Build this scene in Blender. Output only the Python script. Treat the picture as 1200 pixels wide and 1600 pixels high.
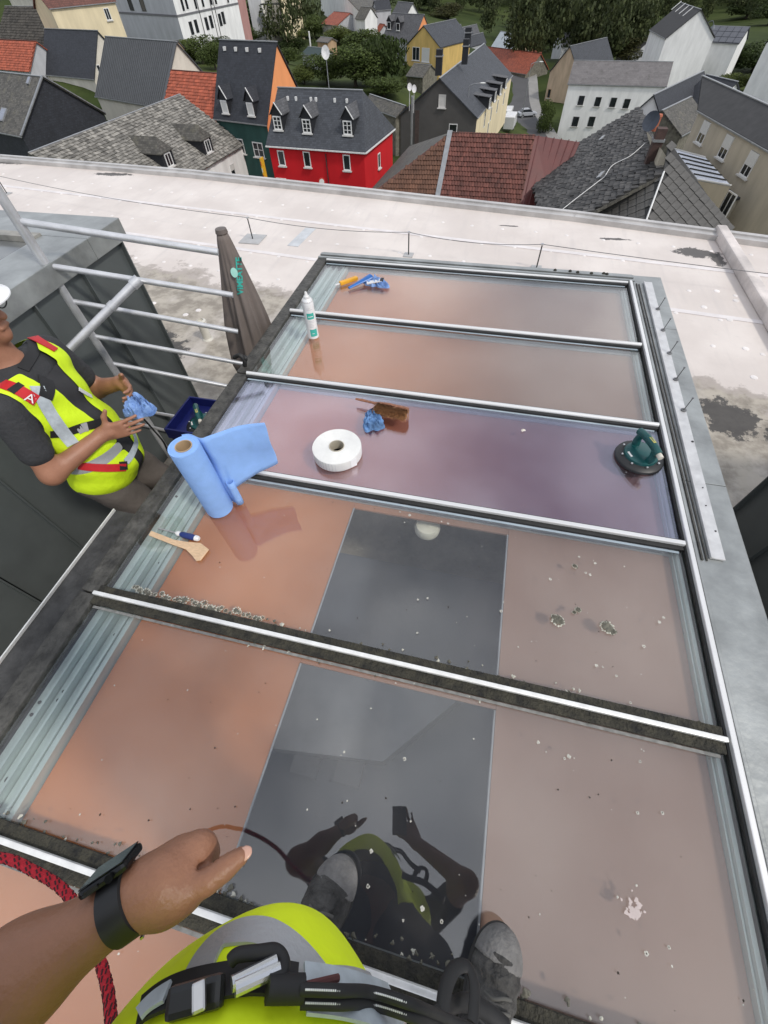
import bpy, bmesh, math, random
import numpy as np
from mathutils import Vector, Matrix
from mathutils.bvhtree import BVHTree
random.seed(7); np.random.seed(7)
scene = bpy.context.scene
for o in list(bpy.data.objects): bpy.data.objects.remove(o)
col = scene.collection

# ------------------------------------------------------------------ camera
H = 1.4                                     # phone height above the glass
FPX = 643.0                                 # focal length for a 1200 px wide picture
pitch, yaw, roll = (math.radians(a) for a in (54.25, -15.7, -2.95))
cp, sp = math.cos(pitch), math.sin(pitch)
CW = np.array([math.sin(yaw)*cp, math.cos(yaw)*cp, -sp])
r0 = np.array([math.cos(yaw), -math.sin(yaw), 0.0]); u0 = np.cross(r0, CW)
CR = r0*math.cos(roll) + u0*math.sin(roll)
CU = -r0*math.sin(roll) + u0*math.cos(roll)
CC = np.array([0, 0, H])
cam = bpy.data.cameras.new('camera'); camo = bpy.data.objects.new('camera', cam); col.objects.link(camo)
cam.sensor_fit = 'HORIZONTAL'; cam.sensor_width = 36; cam.lens = FPX/1200*36
cam.clip_start = 0.005; cam.clip_end = 6000
camo.matrix_world = Matrix([[CR[0], CU[0], -CW[0], 0], [CR[1], CU[1], -CW[1], 0], [CR[2], CU[2], -CW[2], H], [0, 0, 0, 1]])
scene.camera = camo
scene.render.resolution_x = 768; scene.render.resolution_y = 1024

# ------------------------------------------------------------------ sky, sun, exposure
SUN_EL, SUN_AZ = 48.0, 115.0                # azimuth clockwise from +Y: sun stands to the right and a little behind
world = bpy.data.worlds.new('World'); scene.world = world; world.use_nodes = True
nt = world.node_tree; nt.nodes.clear()
def N(nt, t, **kw):
    n = nt.nodes.new(t)
    for k, v in kw.items():
        if k.startswith('i_'): n.inputs[k[2:].replace('_', ' ')].default_value = v
        elif k.startswith('n_'): n.inputs[int(k[2:])].default_value = v
        else: setattr(n, k, v)
    return n
L = lambda nt, a, b: nt.links.new(a, b)
sky = N(nt, 'ShaderNodeTexSky', sky_type='NISHITA', sun_disc=False)
sky.sun_elevation = math.radians(SUN_EL); sky.sun_rotation = math.radians(SUN_AZ)
sky.air_density = 1.0; sky.dust_density = 2.0; sky.ozone_density = 1.5
tc = N(nt, 'ShaderNodeTexCoord')
mp = N(nt, 'ShaderNodeMapping'); mp.inputs['Scale'].default_value = (1, 1, 2.2)
n1 = N(nt, 'ShaderNodeTexNoise', i_Scale=1.6, i_Detail=4.0, i_Roughness=0.45)
rp = N(nt, 'ShaderNodeValToRGB'); rp.color_ramp.elements[0].position = 0.30; rp.color_ramp.elements[1].position = 0.62
n2 = N(nt, 'ShaderNodeTexNoise', i_Scale=3.0, i_Detail=3.0)
rp2 = N(nt, 'ShaderNodeValToRGB'); rp2.color_ramp.elements[0].position = 0.3; rp2.color_ramp.elements[1].position = 0.75
rp2.color_ramp.elements[0].color = (9.4, 9.8, 10.8, 1); rp2.color_ramp.elements[1].color = (13.6, 13.8, 14.4, 1)
mx = N(nt, 'ShaderNodeMix', data_type='RGBA')
bg = N(nt, 'ShaderNodeBackground'); bg.inputs['Strength'].default_value = 0.10
out = N(nt, 'ShaderNodeOutputWorld')
L(nt, tc.outputs['Generated'], mp.inputs['Vector']); L(nt, mp.outputs[0], n1.inputs['Vector']); L(nt, mp.outputs[0], n2.inputs['Vector'])
L(nt, n1.outputs['Fac'], rp.inputs[0]); L(nt, n2.outputs['Fac'], rp2.inputs[0])
L(nt, rp.outputs[0], mx.inputs['Factor']); L(nt, sky.outputs[0], mx.inputs[6]); L(nt, rp2.outputs[0], mx.inputs[7])
L(nt, mx.outputs[2], bg.inputs['Color']); L(nt, bg.outputs[0], out.inputs['Surface'])
sl = bpy.data.lights.new('sun', 'SUN'); sl.energy = 2.0; sl.angle = math.radians(6); sl.color = (1.0, 0.95, 0.87)
so = bpy.data.objects.new('sun', sl); col.objects.link(so)
e_, a_ = math.radians(SUN_EL), math.radians(SUN_AZ)
sd = Vector((math.sin(a_)*math.cos(e_), math.cos(a_)*math.cos(e_), math.sin(e_)))
so.rotation_euler = sd.to_track_quat('Z', 'Y').to_euler(); so.location = (20, -10, 40)
vs = scene.view_settings
vs.view_transform = 'Standard'; vs.look = 'None'; vs.exposure = 0.0; vs.gamma = 1.0; vs.use_curve_mapping = False
scene.render.engine = 'CYCLES'
scene.cycles.max_bounces = 8; scene.cycles.transparent_max_bounces = 16

# ------------------------------------------------------------------ pixels to positions
def ray(x, y):
    return (x-600)/FPX*CR + (800-y)/FPX*CU + CW
def P(x, y, z):
    d = ray(x, y); return CC + d*(z-H)/d[2]
def PX(x, y, X):
    d = ray(x, y); return CC + d*X/d[0]
def PY(x, y, Y):
    d = ray(x, y); return CC + d*Y/d[1]
def PD(x, y, depth): return CC + ray(x, y)*depth
def J(p):
    d = np.asarray(p, float)-CC; k = d@CW
    return np.array([600+FPX*(d@CR)/k, 800-FPX*(d@CU)/k])
def on_plane(x, y, o, n):
    d = ray(x, y); return CC + d*(((o-CC)@n)/(d@n))
A3 = lambda *a: np.array(a, float)
def unit(v):
    v = np.asarray(v, float); return v/np.linalg.norm(v)

# ------------------------------------------------------------------ materials
MATS = {}
def mat(name, c=(.5, .5, .5), rough=.6, metal=0.0, var=.18, scale=6.0, bump=0.0, bscale=60.0, c2=None, spec=.5, detail=5.0, island=0.0, stretch=(1, 1, 1)):
    if name in MATS: return MATS[name]
    m = bpy.data.materials.new(name); m.use_nodes = True; t = m.node_tree
    b = t.nodes['Principled BSDF']
    b.inputs['Roughness'].default_value = rough; b.inputs['Metallic'].default_value = metal
    b.inputs['Specular IOR Level'].default_value = spec
    tc = N(t, 'ShaderNodeTexCoord'); mp = N(t, 'ShaderNodeMapping'); mp.inputs['Scale'].default_value = stretch
    L(t, tc.outputs['Object'], mp.inputs['Vector'])
    n = N(t, 'ShaderNodeTexNoise', i_Scale=scale, i_Detail=detail, i_Roughness=.6); L(t, mp.outputs[0], n.inputs['Vector'])
    cr = N(t, 'ShaderNodeValToRGB'); cr.color_ramp.elements[0].position = .3; cr.color_ramp.elements[1].position = .7
    a = tuple(min(1, x*(1-var)) for x in c); d = tuple(min(1, x*(1+var)) for x in c)
    if c2: a, d = c, c2
    cr.color_ramp.elements[0].color = (*a, 1); cr.color_ramp.elements[1].color = (*d, 1)
    L(t, n.outputs['Fac'], cr.inputs[0]); src = cr.outputs[0]
    if island:
        g = N(t, 'ShaderNodeNewGeometry'); hv = N(t, 'ShaderNodeHueSaturation')
        mr = N(t, 'ShaderNodeMapRange'); mr.inputs[3].default_value = 1-island; mr.inputs[4].default_value = 1+island
        L(t, g.outputs['Random Per Island'], mr.inputs[0]); L(t, mr.outputs[0], hv.inputs['Value']); L(t, src, hv.inputs['Color']); src = hv.outputs[0]
    L(t, src, b.inputs['Base Color'])
    rr = N(t, 'ShaderNodeMapRange'); rr.inputs[3].default_value = max(.02, rough-.1); rr.inputs[4].default_value = min(1, rough+.1)
    L(t, n.outputs['Fac'], rr.inputs[0]); L(t, rr.outputs[0], b.inputs['Roughness'])
    if bump:
        nb = N(t, 'ShaderNodeTexNoise', i_Scale=bscale, i_Detail=4.0); L(t, mp.outputs[0], nb.inputs['Vector'])
        bn = N(t, 'ShaderNodeBump', i_Strength=bump, i_Distance=.02); L(t, nb.outputs['Fac'], bn.inputs['Height']); L(t, bn.outputs[0], b.inputs['Normal'])
    MATS[name] = m; return m

# ------------------------------------------------------------------ objects
def tag(o, label=None, cat=None, group=None, kind=None):
    if label: o['label'] = label
    if cat: o['category'] = cat
    if group: o['group'] = group
    if kind: o['kind'] = kind
    return o
def empty(name, loc, label=None, cat=None, group=None):
    o = bpy.data.objects.new(name, None); o.empty_display_size = .05; col.objects.link(o)
    o.location = tuple(float(v) for v in loc); tag(o, label, cat, group); return o
def wloc(o):
    v = Vector((0, 0, 0))
    while o is not None: v += o.location; o = o.parent
    return np.array(v)
class MB:
    def __init__(s): s.v = []; s.f = []; s.mi = []; s.uv = {}
    def add(s, vs, fs, mi=0, uvs=None):
        k = len(s.v); s.v += [tuple(map(float, p)) for p in vs]
        for i, f in enumerate(fs):
            if uvs is not None: s.uv[len(s.f)] = uvs[i]
            s.f.append([a+k for a in f]); s.mi.append(mi)
        return s
    def box(s, c, size, ax=None, mi=0):
        c = np.asarray(c, float); h = np.asarray(size, float)/2
        X, Y, Z = (np.eye(3) if ax is None else np.asarray(ax, float))
        vs = [c+X*h[0]*i+Y*h[1]*j+Z*h[2]*k for i in (-1, 1) for j in (-1, 1) for k in (-1, 1)]
        return s.add(vs, [(0, 1, 3, 2), (4, 6, 7, 5), (0, 4, 5, 1), (2, 3, 7, 6), (0, 2, 6, 4), (1, 5, 7, 3)], mi)
    def bx(s, x0, x1, y0, y1, z0, z1, mi=0): return s.box(((x0+x1)/2, (y0+y1)/2, (z0+z1)/2), (abs(x1-x0), abs(y1-y0), abs(z1-z0)), None, mi)
    def bar(s, p, q, w, h, up=(0, 0, 1), mi=0):
        p = np.asarray(p, float); q = np.asarray(q, float); d = unit(q-p); y = unit(np.cross(up, d)); z = np.cross(d, y)
        return s.box((p+q)/2, (np.linalg.norm(q-p), w, h), (d, y, z), mi)
    def tube(s, pts, r, seg=10, caps=True, mi=0, flat=1.0):
        pts = [np.asarray(p, float) for p in pts]; n = len(pts); rs = r if hasattr(r, '__len__') else [r]*n
        vs = []; fs = []; ref = None
        for i, p in enumerate(pts):
            d = unit(pts[min(i+1, n-1)]-pts[max(i-1, 0)])
            if ref is None: ref = unit(np.cross(d, (0, 0, 1) if abs(d[2]) < .9 else (1, 0, 0)))
            ref = unit(ref-d*(ref@d)); b = np.cross(d, ref)
            for k in range(seg):
                a = 2*math.pi*k/seg; vs.append(p+rs[i]*(ref*math.cos(a)+b*math.sin(a)*flat))
        for i in range(n-1):
            for k in range(seg): fs.append((i*seg+k, i*seg+(k+1) % seg, (i+1)*seg+(k+1) % seg, (i+1)*seg+k))
        if caps: fs += [tuple(range(seg))[::-1], tuple((n-1)*seg+k for k in range(seg))]
        return s.add(vs, fs, mi)
    def lathe(s, prof, c=(0, 0, 0), seg=24, ax=None, mi=0, wob=None):
        c = np.asarray(c, float); X, Y, Z = (np.eye(3) if ax is None else np.asarray(ax, float)); vs = []; fs = []
        for i, (r, z) in enumerate(prof):
            for k in range(seg):
                a = 2*math.pi*k/seg; rr = r if wob is None else r*wob(a, z)
                vs.append(c+X*rr*math.cos(a)+Y*rr*math.sin(a)+Z*z)
        n = len(prof)
        for i in range(n-1):
            for k in range(seg): fs.append((i*seg+k, i*seg+(k+1) % seg, (i+1)*seg+(k+1) % seg, (i+1)*seg+k))
        if prof[0][0] > 1e-6: fs.append(tuple(range(seg))[::-1])
        if prof[-1][0] > 1e-6: fs.append(tuple((n-1)*seg+k for k in range(seg)))
        return s.add(vs, fs, mi)
    def slab(s, poly, d, mi=0, uv=None):
        """polygon extruded by vector d"""
        poly = [np.asarray(p, float) for p in poly]; n = len(poly); d = np.asarray(d, float)
        vs = poly+[p+d for p in poly]
        fs = [tuple(range(n)), tuple(range(2*n-1, n-1, -1))]+[(i, n+i, n+(i+1) % n, (i+1) % n) for i in range(n)]
        uvs = None
        if uv is not None:
            e1, e2 = uv; L2 = [(float(p@e1), float(p@e2)) for p in vs]
            uvs = [[L2[i] for i in f] for f in fs]
        return s.add(vs, fs, mi, uvs)
    def build(s, name, m, parent=None, smooth=False, bevel=0, kind=None):
        o0 = wloc(parent) if parent is not None else np.zeros(3)
        me = bpy.data.meshes.new(name)
        me.from_pydata([tuple(np.array(p)-o0) for p in s.v], [], s.f)
        for mm in (m if isinstance(m, (list, tuple)) else [m]): me.materials.append(mm)
        me.polygons.foreach_set('material_index', s.mi)
        if s.uv:
            uvl = me.uv_layers.new(name='UVMap')
            for fi, uvs in s.uv.items():
                for li, c in zip(me.polygons[fi].loop_indices, uvs): uvl.data[li].uv = c
        me.update()
        bm = bmesh.new(); bm.from_mesh(me); bmesh.ops.recalc_face_normals(bm, faces=bm.faces)
        if bevel: 
            bmesh.ops.bevel(bm, geom=[e for e in bm.edges if e.is_manifold and e.calc_face_angle(0) > .5], offset=bevel, segments=2, affect='EDGES', profile=.6)
        bm.to_mesh(me); bm.free()
        if smooth: me.shade_smooth()
        o = bpy.data.objects.new(name, me); col.objects.link(o)
        if parent is not None: o.parent = parent
        if kind: o['kind'] = kind
        return o
def top(mb, name, m, loc, label, cat, group=None, smooth=False, bevel=0):
    """one-mesh thing with its origin at loc"""
    o = mb.build(name, m, None, smooth, bevel); loc = np.asarray(loc, float)
    me = o.data; co = np.empty(len(me.vertices)*3); me.vertices.foreach_get('co', co)
    me.vertices.foreach_set('co', (co.reshape(-1, 3)-loc).ravel()); o.location = tuple(loc)
    return tag(o, label, cat, group)
def smooth_angle(o, deg=40):
    me = o.data
    me.shade_smooth()
    try: me.set_sharp_from_angle(angle=math.radians(deg))
    except Exception: pass
    return o
def spline(pts, n=8):
    pts = [np.asarray(p, float) for p in pts]; out = []
    for i in range(len(pts)-1):
        p0 = pts[max(i-1, 0)]; p1 = pts[i]; p2 = pts[i+1]; p3 = pts[min(i+2, len(pts)-1)]
        for k in range(n):
            t = k/n; out.append(.5*((2*p1)+(-p0+p2)*t+(2*p0-5*p1+4*p2-p3)*t*t+(-p0+3*p1-3*p2+p3)*t**3))
    out.append(pts[-1]); return out

# ------------------------------------------------------------------ signed distance bodies
def s_cap(p, a, b, ra, rb=None):
    rb = ra if rb is None else rb; a = np.asarray(a, float); b = np.asarray(b, float); ba = b-a
    t = np.clip(((p-a)@ba)/max(1e-9, ba@ba), 0, 1); return np.linalg.norm(p-a-t[:, None]*ba, axis=1)-(ra+(rb-ra)*t)
def s_ell(p, c, r, ax=None):
    q = p-np.asarray(c, float)
    if ax is not None: q = q@np.asarray(ax, float).T
    r = np.asarray(r, float); k0 = np.linalg.norm(q/r, axis=1); k1 = np.linalg.norm(q/(r*r), axis=1)
    return k0*(k0-1)/np.maximum(k1, 1e-9)
def s_box(p, c, h, rad=.01, ax=None):
    q = p-np.asarray(c, float)
    if ax is not None: q = q@np.asarray(ax, float).T
    d = np.abs(q)-(np.asarray(h, float)-rad)
    return np.linalg.norm(np.maximum(d, 0), axis=1)+np.minimum(d.max(1), 0)-rad
def smin(k, *ds):
    o = ds[0]
    for d in ds[1:]:
        h = np.clip(.5+.5*(d-o)/k, 0, 1); o = d*(1-h)+o*h-k*h*(1-h)
    return o
def nets(fn, lo, hi, vox):
    lo = np.asarray(lo, float); hi = np.asarray(hi, float)
    n = np.ceil((hi-lo)/vox).astype(int)+1
    gx, gy, gz = (lo[i]+np.arange(n[i])*vox for i in range(3))
    pts = np.stack(np.meshgrid(gx, gy, gz, indexing='ij'), -1).reshape(-1, 3)
    val = np.empty(len(pts))
    for k in range(0, len(pts), 200000): val[k:k+200000] = fn(pts[k:k+200000])
    v = val.reshape(n); ins = v < 0
    cn = n-1
    acc = np.zeros((*cn, 3)); cnt = np.zeros(cn)
    corners = [(i, j, k) for i in (0, 1) for j in (0, 1) for k in (0, 1)]
    sl = lambda a, c: a[c[0]:c[0]+cn[0], c[1]:c[1]+cn[1], c[2]:c[2]+cn[2]]
    for a in range(8):
        for b in range(a+1, 8):
            ca, cb = corners[a], corners[b]
            if sum(abs(x-y) for x, y in zip(ca, cb)) != 1: continue
            va, vb = sl(v, ca), sl(v, cb); m = (va < 0) != (vb < 0)
            t = np.where(m, va/np.where(m, va-vb, 1), 0)
            for x in range(3): acc[..., x] += np.where(m, ca[x]+(cb[x]-ca[x])*t, 0)
            cnt += m
    act = cnt > 0; idx = -np.ones(cn, int); idx[act] = np.arange(act.sum())
    ii = np.argwhere(act); verts = lo+(ii+acc[act]/cnt[act][:, None])*vox
    faces = []
    for ax in range(3):
        o1, o2 = (ax+1) % 3, (ax+2) % 3
        a = np.moveaxis(ins, (ax, o1, o2), (0, 1, 2)); g = np.moveaxis(idx, (ax, o1, o2), (0, 1, 2))
        x0 = a[:-1, 1:-1, 1:-1]; x1 = a[1:, 1:-1, 1:-1]; m = x0 != x1
        i, j, k = np.nonzero(m); fl = x0[m]
        q = np.stack([g[i, j, k], g[i, j+1, k], g[i, j+1, k+1], g[i, j, k+1]], 1)
        q[~fl] = q[~fl][:, ::-1]; faces.append(q)
    f = np.concatenate(faces); f = f[(f >= 0).all(1)]
    return verts, f
def np_obj(name, verts, faces, m, parent=None, smooth=True, loc=None):
    o0 = wloc(parent) if parent is not None else (np.zeros(3) if loc is None else np.asarray(loc, float))
    used = np.unique(faces); rm = -np.ones(len(verts), int); rm[used] = np.arange(len(used))
    me = bpy.data.meshes.new(name); v = verts[used]-o0
    me.from_pydata(v.tolist(), [], rm[faces].tolist())
    for mm in (m if isinstance(m, (list, tuple)) else [m]): me.materials.append(mm)
    if smooth: me.shade_smooth()
    me.update(); o = bpy.data.objects.new(name, me); col.objects.link(o)
    if parent is not None: o.parent = parent
    elif loc is not None: o.location = tuple(o0)
    return o
# ================================================================== own roof
ZF = -1.0
def math_(t, op, a, b=None, clamp=False):
    n = N(t, 'ShaderNodeMath', operation=op, use_clamp=clamp)
    for i, v in enumerate((a, b)):
        if v is None: continue
        if isinstance(v, (int, float)): n.inputs[i].default_value = v
        else: L(t, v, n.inputs[i])
    return n.outputs[0]
def mixc(t, f, a, b):
    n = N(t, 'ShaderNodeMix', data_type='RGBA')
    for s, v in ((0, f), (6, a), (7, b)):
        if isinstance(v, (int, float)): n.inputs[s].default_value = v
        elif isinstance(v, tuple): n.inputs[s].default_value = (*v, 1)
        else: L(t, v, n.inputs[s])
    return n.outputs[2]
def ramp(t, src, lo, hi):
    n = N(t, 'ShaderNodeMapRange', interpolation_type='SMOOTHSTEP'); n.inputs[1].default_value = lo; n.inputs[2].default_value = hi
    L(t, src, n.inputs[0]); return n.outputs[0]
def noise(t, vec, scale, detail=5.0, rough=.6, stretch=None):
    if stretch:
        m = N(t, 'ShaderNodeMapping'); m.inputs['Scale'].default_value = stretch; L(t, vec, m.inputs[0]); vec = m.outputs[0]
    n = N(t, 'ShaderNodeTexNoise', i_Scale=scale, i_Detail=detail, i_Roughness=rough); L(t, vec, n.inputs['Vector']); return n.outputs['Fac']
def membrane_mat():
    m = bpy.data.materials.new('roof_membrane'); m.use_nodes = True; t = m.node_tree; b = t.nodes['Principled BSDF']
    tc = N(t, 'ShaderNodeTexCoord'); v = tc.outputs['Object']
    sx = N(t, 'ShaderNodeSeparateXYZ'); L(t, v, sx.inputs[0]); X, Y = sx.outputs[0], sx.outputs[1]
    big = noise(t, v, .9, 6); fine = noise(t, v, 9, 6); st = noise(t, v, 3, 5, .6, (3, .35, 1)); mud = noise(t, v, 2.2, 9, .7)
    c = mixc(t, ramp(t, big, .35, .7), (.60, .54, .50), (.71, .65, .605))
    c = mixc(t, math_(t, 'MULTIPLY', ramp(t, st, .5, .75), .35), c, (.50, .46, .44))
    c = mixc(t, math_(t, 'MULTIPLY', ramp(t, fine, .55, .8), .3), c, (.48, .45, .43))
    # silt left where the water stands beside the rooflights
    edge = math_(t, 'ADD', math_(t, 'MULTIPLY', X, -.19), math_(t, 'ADD', math_(t, 'MULTIPLY', mud, 2.0), 3.05))
    d = math_(t, 'SUBTRACT', edge, Y)
    dirt = ramp(t, d, -.02, .25)
    rim = math_(t, 'MULTIPLY', ramp(t, d, -.12, .02), math_(t, 'SUBTRACT', 1.0, ramp(t, d, .02, .30)))
    mudc = mixc(t, ramp(t, noise(t, v, 5, 8, .65), .38, .62), (.17, .145, .105), (.40, .36, .29))
    mudc = mixc(t, ramp(t, noise(t, v, 1.6, 6, .6, (1, .5, 1)), .55, .7), mudc, (.50, .46, .42))
    c = mixc(t, math_(t, 'MULTIPLY', dirt, .82), c, mudc)
    c = mixc(t, math_(t, 'MULTIPLY', rim, .55), c, (.24, .20, .17))
    # dark algae blotches, each with its own place on the membrane
    for (px, py, rx, ry, s0) in ((2.12, 3.2, .27, .30, .5), (2.58, 3.0, .30, .3, .5), (2.42, 6.36, .30, .16, .5), (2.65, 6.2, .10, .25, .45), (-7.2, 8.15, .5, .1, .45), (1.5, 6.62, .26, .05, .45), (-3.6, 3.2, .6, .3, .8), (-9.9, 8.6, .7, .18, .5), (.1, 6.85, .18, .03, .45)):
        a = math_(t, 'DIVIDE', math_(t, 'SUBTRACT', X, px), rx); bb = math_(t, 'DIVIDE', math_(t, 'SUBTRACT', Y, py), ry)
        r2 = math_(t, 'SQRT', math_(t, 'ADD', math_(t, 'MULTIPLY', a, a), math_(t, 'MULTIPLY', bb, bb)))
        e = math_(t, 'ADD', r2, math_(t, 'MULTIPLY', math_(t, 'SUBTRACT', noise(t, v, 7, 8, .75), .5), 2.4))
        k = math_(t, 'SUBTRACT', 1.0, ramp(t, e, s0+.2, s0+.36))
        c = mixc(t, math_(t, 'MULTIPLY', k, .9), c, (.035, .032, .03))
    L(t, c, b.inputs['Base Color']); b.inputs['Roughness'].default_value = .55
    bn = N(t, 'ShaderNodeBump', i_Strength=.25, i_Distance=.02); L(t, noise(t, v, 1.8, 5), bn.inputs['Height']); L(t, bn.outputs[0], b.inputs['Normal'])
    return m
M_mem = membrane_mat()
edge_px = [(-60, 238), (0, 243), (300, 267), (580, 297), (900, 332), (1200, 371), (1260, 379)]
edge = [P(x, y, -.93)[:2] for x, y in edge_px]
edge = [edge[0]+(edge[0]-edge[1])*1.5]+edge+[edge[-1]+(edge[-1]-edge[-2])*6]
poly = [A3(*e, ZF) for e in edge]
poly += [A3(poly[-1][0], -6, ZF), A3(poly[0][0], -6, ZF)]
mb = MB(); mb.slab(poly[::-1], (0, 0, -.35)); roof = tag(mb.build('flat_roof', M_mem), kind='structure')
mb = MB(); ins = [p+A3(0, -.12, 0)-A3(0, 0, .35) for p in poly]; mb.slab(ins[::-1], (0, 0, -15.5))
mb.build('wall', mat('own_wall', (.55, .53, .5), .8), roof)
M_cop = mat('coping_metal', (.50, .485, .47), .45, .3, .2, 3, .1, 20)
for a, b in zip(edge[:-1], edge[1:]):
    mb = MB(); n = unit(A3(a[1]-b[1], b[0]-a[0], 0))
    # upstand and metal coping, one length each
    mb.bar(A3(*a, -.975)-n*.05, A3(*b, -.975)-n*.05, .16, .07)
    mb.bar(A3(*a, -.935)+n*.01, A3(*b, -.935)+n*.01, .07, .03)
    mb.build('coping', M_cop, roof)
# membrane overlaps and fastener bumps
M_seam = mat('membrane_lap', (.70, .66, .65), .5, 0, .12, 4)
for y0 in (4.95, 6.05):
    mb = MB(); mb.bar((-13, y0+1.75, ZF+.003), (6, y0-.55, ZF+.003), .07, .006); mb.build('membrane_lap', M_seam, roof)
mb = MB()
for i in range(5):
    for k in range(40):
        x = -12+k*.43+(i % 2)*.2+random.uniform(-.02, .02); y = 4.75+i*.56-.12*(x+2)+random.uniform(-.02, .02)
        if abs(x) < 4.5 or y > 3: mb.lathe([(.026, 0), (.022, .004), (.010, .006), (0, .007)], (x, y, ZF), 8)
for (px, py) in ((1150, 470), (1165, 545), (1140, 500), (1100, 480), (1178, 590), (1120, 455), (290, 492), (240, 474), (310, 485)):
    p = P(px, py, ZF); mb.lathe([(.034, 0), (.03, .005), (.012, .008), (0, .009)], p, 8)
mb.build('membrane_fasteners', mat('fastener_plate', (.74, .70, .68), .4), roof, kind='stuff')
# membrane-covered kerb at the right
mb = MB(); mb.bar((2.78, 6.95, ZF+.06), (2.86, 2.5, ZF+.06), .12, .12); mb.build('kerb', mat('kerb_membrane', (.58, .53, .50), .6, 0, .3, 3), roof, bevel=.02)
# patch strip
mb = MB(); mb.bar((-2.66, 6.34, ZF+.003), (-2.71, 5.74, ZF+.003), .16, .006); mb.build('patch', mat('patch_grey', (.50, .52, .54), .4), roof)
# lifeline along the roof edge
M_st = mat('stainless', (.55, .55, .55), .3, 1.0, .1, 30)
M_gp = mat('grey_pad', (.40, .40, .40), .5, 0, .15, 8)
posts = [(-8.49, 6.95), (-3.35, 5.86), (-1.1, 5.72), (.51, 5.62), (6.5, 5.0)]
plab = ['thin lifeline post at the left end of the pale roof', 'thin lifeline post on a square grey pad behind the folded parasol', 'thin lifeline post directly behind the top left of the big skylight', 'thin lifeline post behind the middle of the big skylight', 'lifeline post at the right end of the pale roof']
for i, (x, y) in enumerate(posts):
    e = empty('lifeline_post', (x, y, ZF), plab[i], 'post', 'lifeline posts on the roof')
    mb = MB(); s = .15 if i == 1 else .06
    mb.box((x, y, ZF+.006), (s*2, s*2, .012)); mb.build('base_plate', M_gp, e)
    mb = MB(); mb.tube([(x, y, ZF), (x, y, ZF+.25)], .008, 8); mb.build('rod', mat('rod_dark', (.06, .06, .06), .4, .5), e)
    mb = MB(); mb.lathe([(.0, -.012), (.02, -.006), (.02, .006), (0, .012)], (x, y, ZF+.265), 10); mb.build('cable_eye', M_st, e)
mb = MB(); pts = []
for a, b in zip(posts[:-1], posts[1:]):
    for k in range(10):
        t = k/10; pts.append((a[0]+(b[0]-a[0])*t, a[1]+(b[1]-a[1])*t, ZF+.265-.05*4*t*(1-t)))
pts.append((*posts[-1], ZF+.265)); mb.tube(pts, .0035, 6)
top(mb, 'lifeline_cable', mat('cable_grey', (.16, .16, .16), .4, .6), (posts[0][0], posts[0][1], ZF), 'thin steel lifeline cable strung along the pale roof between posts', 'cable')
# small vent pipe
x, y = -2.8, 3.46
mb = MB(); mb.lathe([(.06, 0), (.058, .006), (.045, .02), (.042, .17), (.05, .175), (.05, .2), (.03, .21), (.03, .19), (0, .19)], (x, y, ZF), 20)
smooth_angle(top(mb, 'vent_pipe', mat('cream_plastic', (.62, .60, .54), .5), (x, y, ZF), 'short cream vent pipe standing on the stained roof behind the railing', 'pipe'))

# ================================================================== the skylight underfoot
M_zinc = mat('zinc_weathered', (.33, .345, .34), .42, .55, .28, 5, .12, 30)
M_zincd = mat('zinc_dark', (.060, .058, .052), .6, .1, .6, 18, .5, 60)
M_alu = mat('aluminium', (.74, .74, .735), .33, .35, .04, 3)
M_aluw = mat('aluminium_white', (.80, .80, .78), .4, .3, .12, 25)
M_rub = mat('black_rubber', (.018, .018, .018), .6, 0, .3, 20)
M_moss = mat('mossy_gasket', (.012, .012, .011), .85, 0, 0, 30, .8, 120, c2=(.065, .06, .042))
M_galv = mat('galvanised', (.47, .55, .545), .4, .25, .22, 10, .1, 40, stretch=(1, .2, 1))
M_clad = mat('dark_cladding', (.105, .118, .118), .45, .15, .18, 2.2, .05, 8)
def glass_mat(name, r0, tint, dust, gcol=(1, 1, 1), rough=.0):
    m = bpy.data.materials.new(name); m.use_nodes = True; t = m.node_tree; t.nodes.clear()
    o = N(t, 'ShaderNodeOutputMaterial'); lw = N(t, 'ShaderNodeLayerWeight'); lw.inputs['Blend'].default_value = .5
    f = math_(t, 'POWER', lw.outputs['Facing'], 4.0)
    f = math_(t, 'ADD', math_(t, 'MULTIPLY', f, 1-r0), r0)
    tr = N(t, 'ShaderNodeBsdfTransparent'); tr.inputs['Color'].default_value = (*tint, 1)
    gl = N(t, 'ShaderNodeBsdfGlossy'); gl.inputs['Color'].default_value = (*gcol, 1); gl.inputs['Roughness'].default_value = rough
    tc = N(t, 'ShaderNodeTexCoord'); v = tc.outputs['Object']
    ms = N(t, 'ShaderNodeMixShader'); L(t, f, ms.inputs[0]); L(t, tr.outputs[0], ms.inputs[1]); L(t, gl.outputs[0], ms.inputs[2])
    df = N(t, 'ShaderNodeBsdfDiffuse'); df.inputs['Color'].default_value = (.62, .56, .53, 1)
    a = noise(t, v, 1.1, 6, .6); b = noise(t, v, 90, 3, .6); c = noise(t, v, 5, 6, .65, (1, .25, 1))
    d = math_(t, 'MULTIPLY', math_(t, 'ADD', ramp(t, a, .3, .75), math_(t, 'MULTIPLY', ramp(t, c, .5, .8), .5)), dust)
    d = math_(t, 'ADD', d, math_(t, 'MULTIPLY', ramp(t, b, .66, .80), dust*.25), True)
    m2 = N(t, 'ShaderNodeMixShader'); L(t, d, m2.inputs[0]); L(t, ms.outputs[0], m2.inputs[1]); L(t, df.outputs[0], m2.inputs[2])
    L(t, m2.outputs[0], o.inputs['Surface']); return m
M_gl_old = glass_mat('dusty_glass', .07, (.95, .96, .95), .038)
M_gl_new = glass_mat('clean_glass', .165, (.94, .91, .97), .01, (.84, .90, 1.0))
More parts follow.
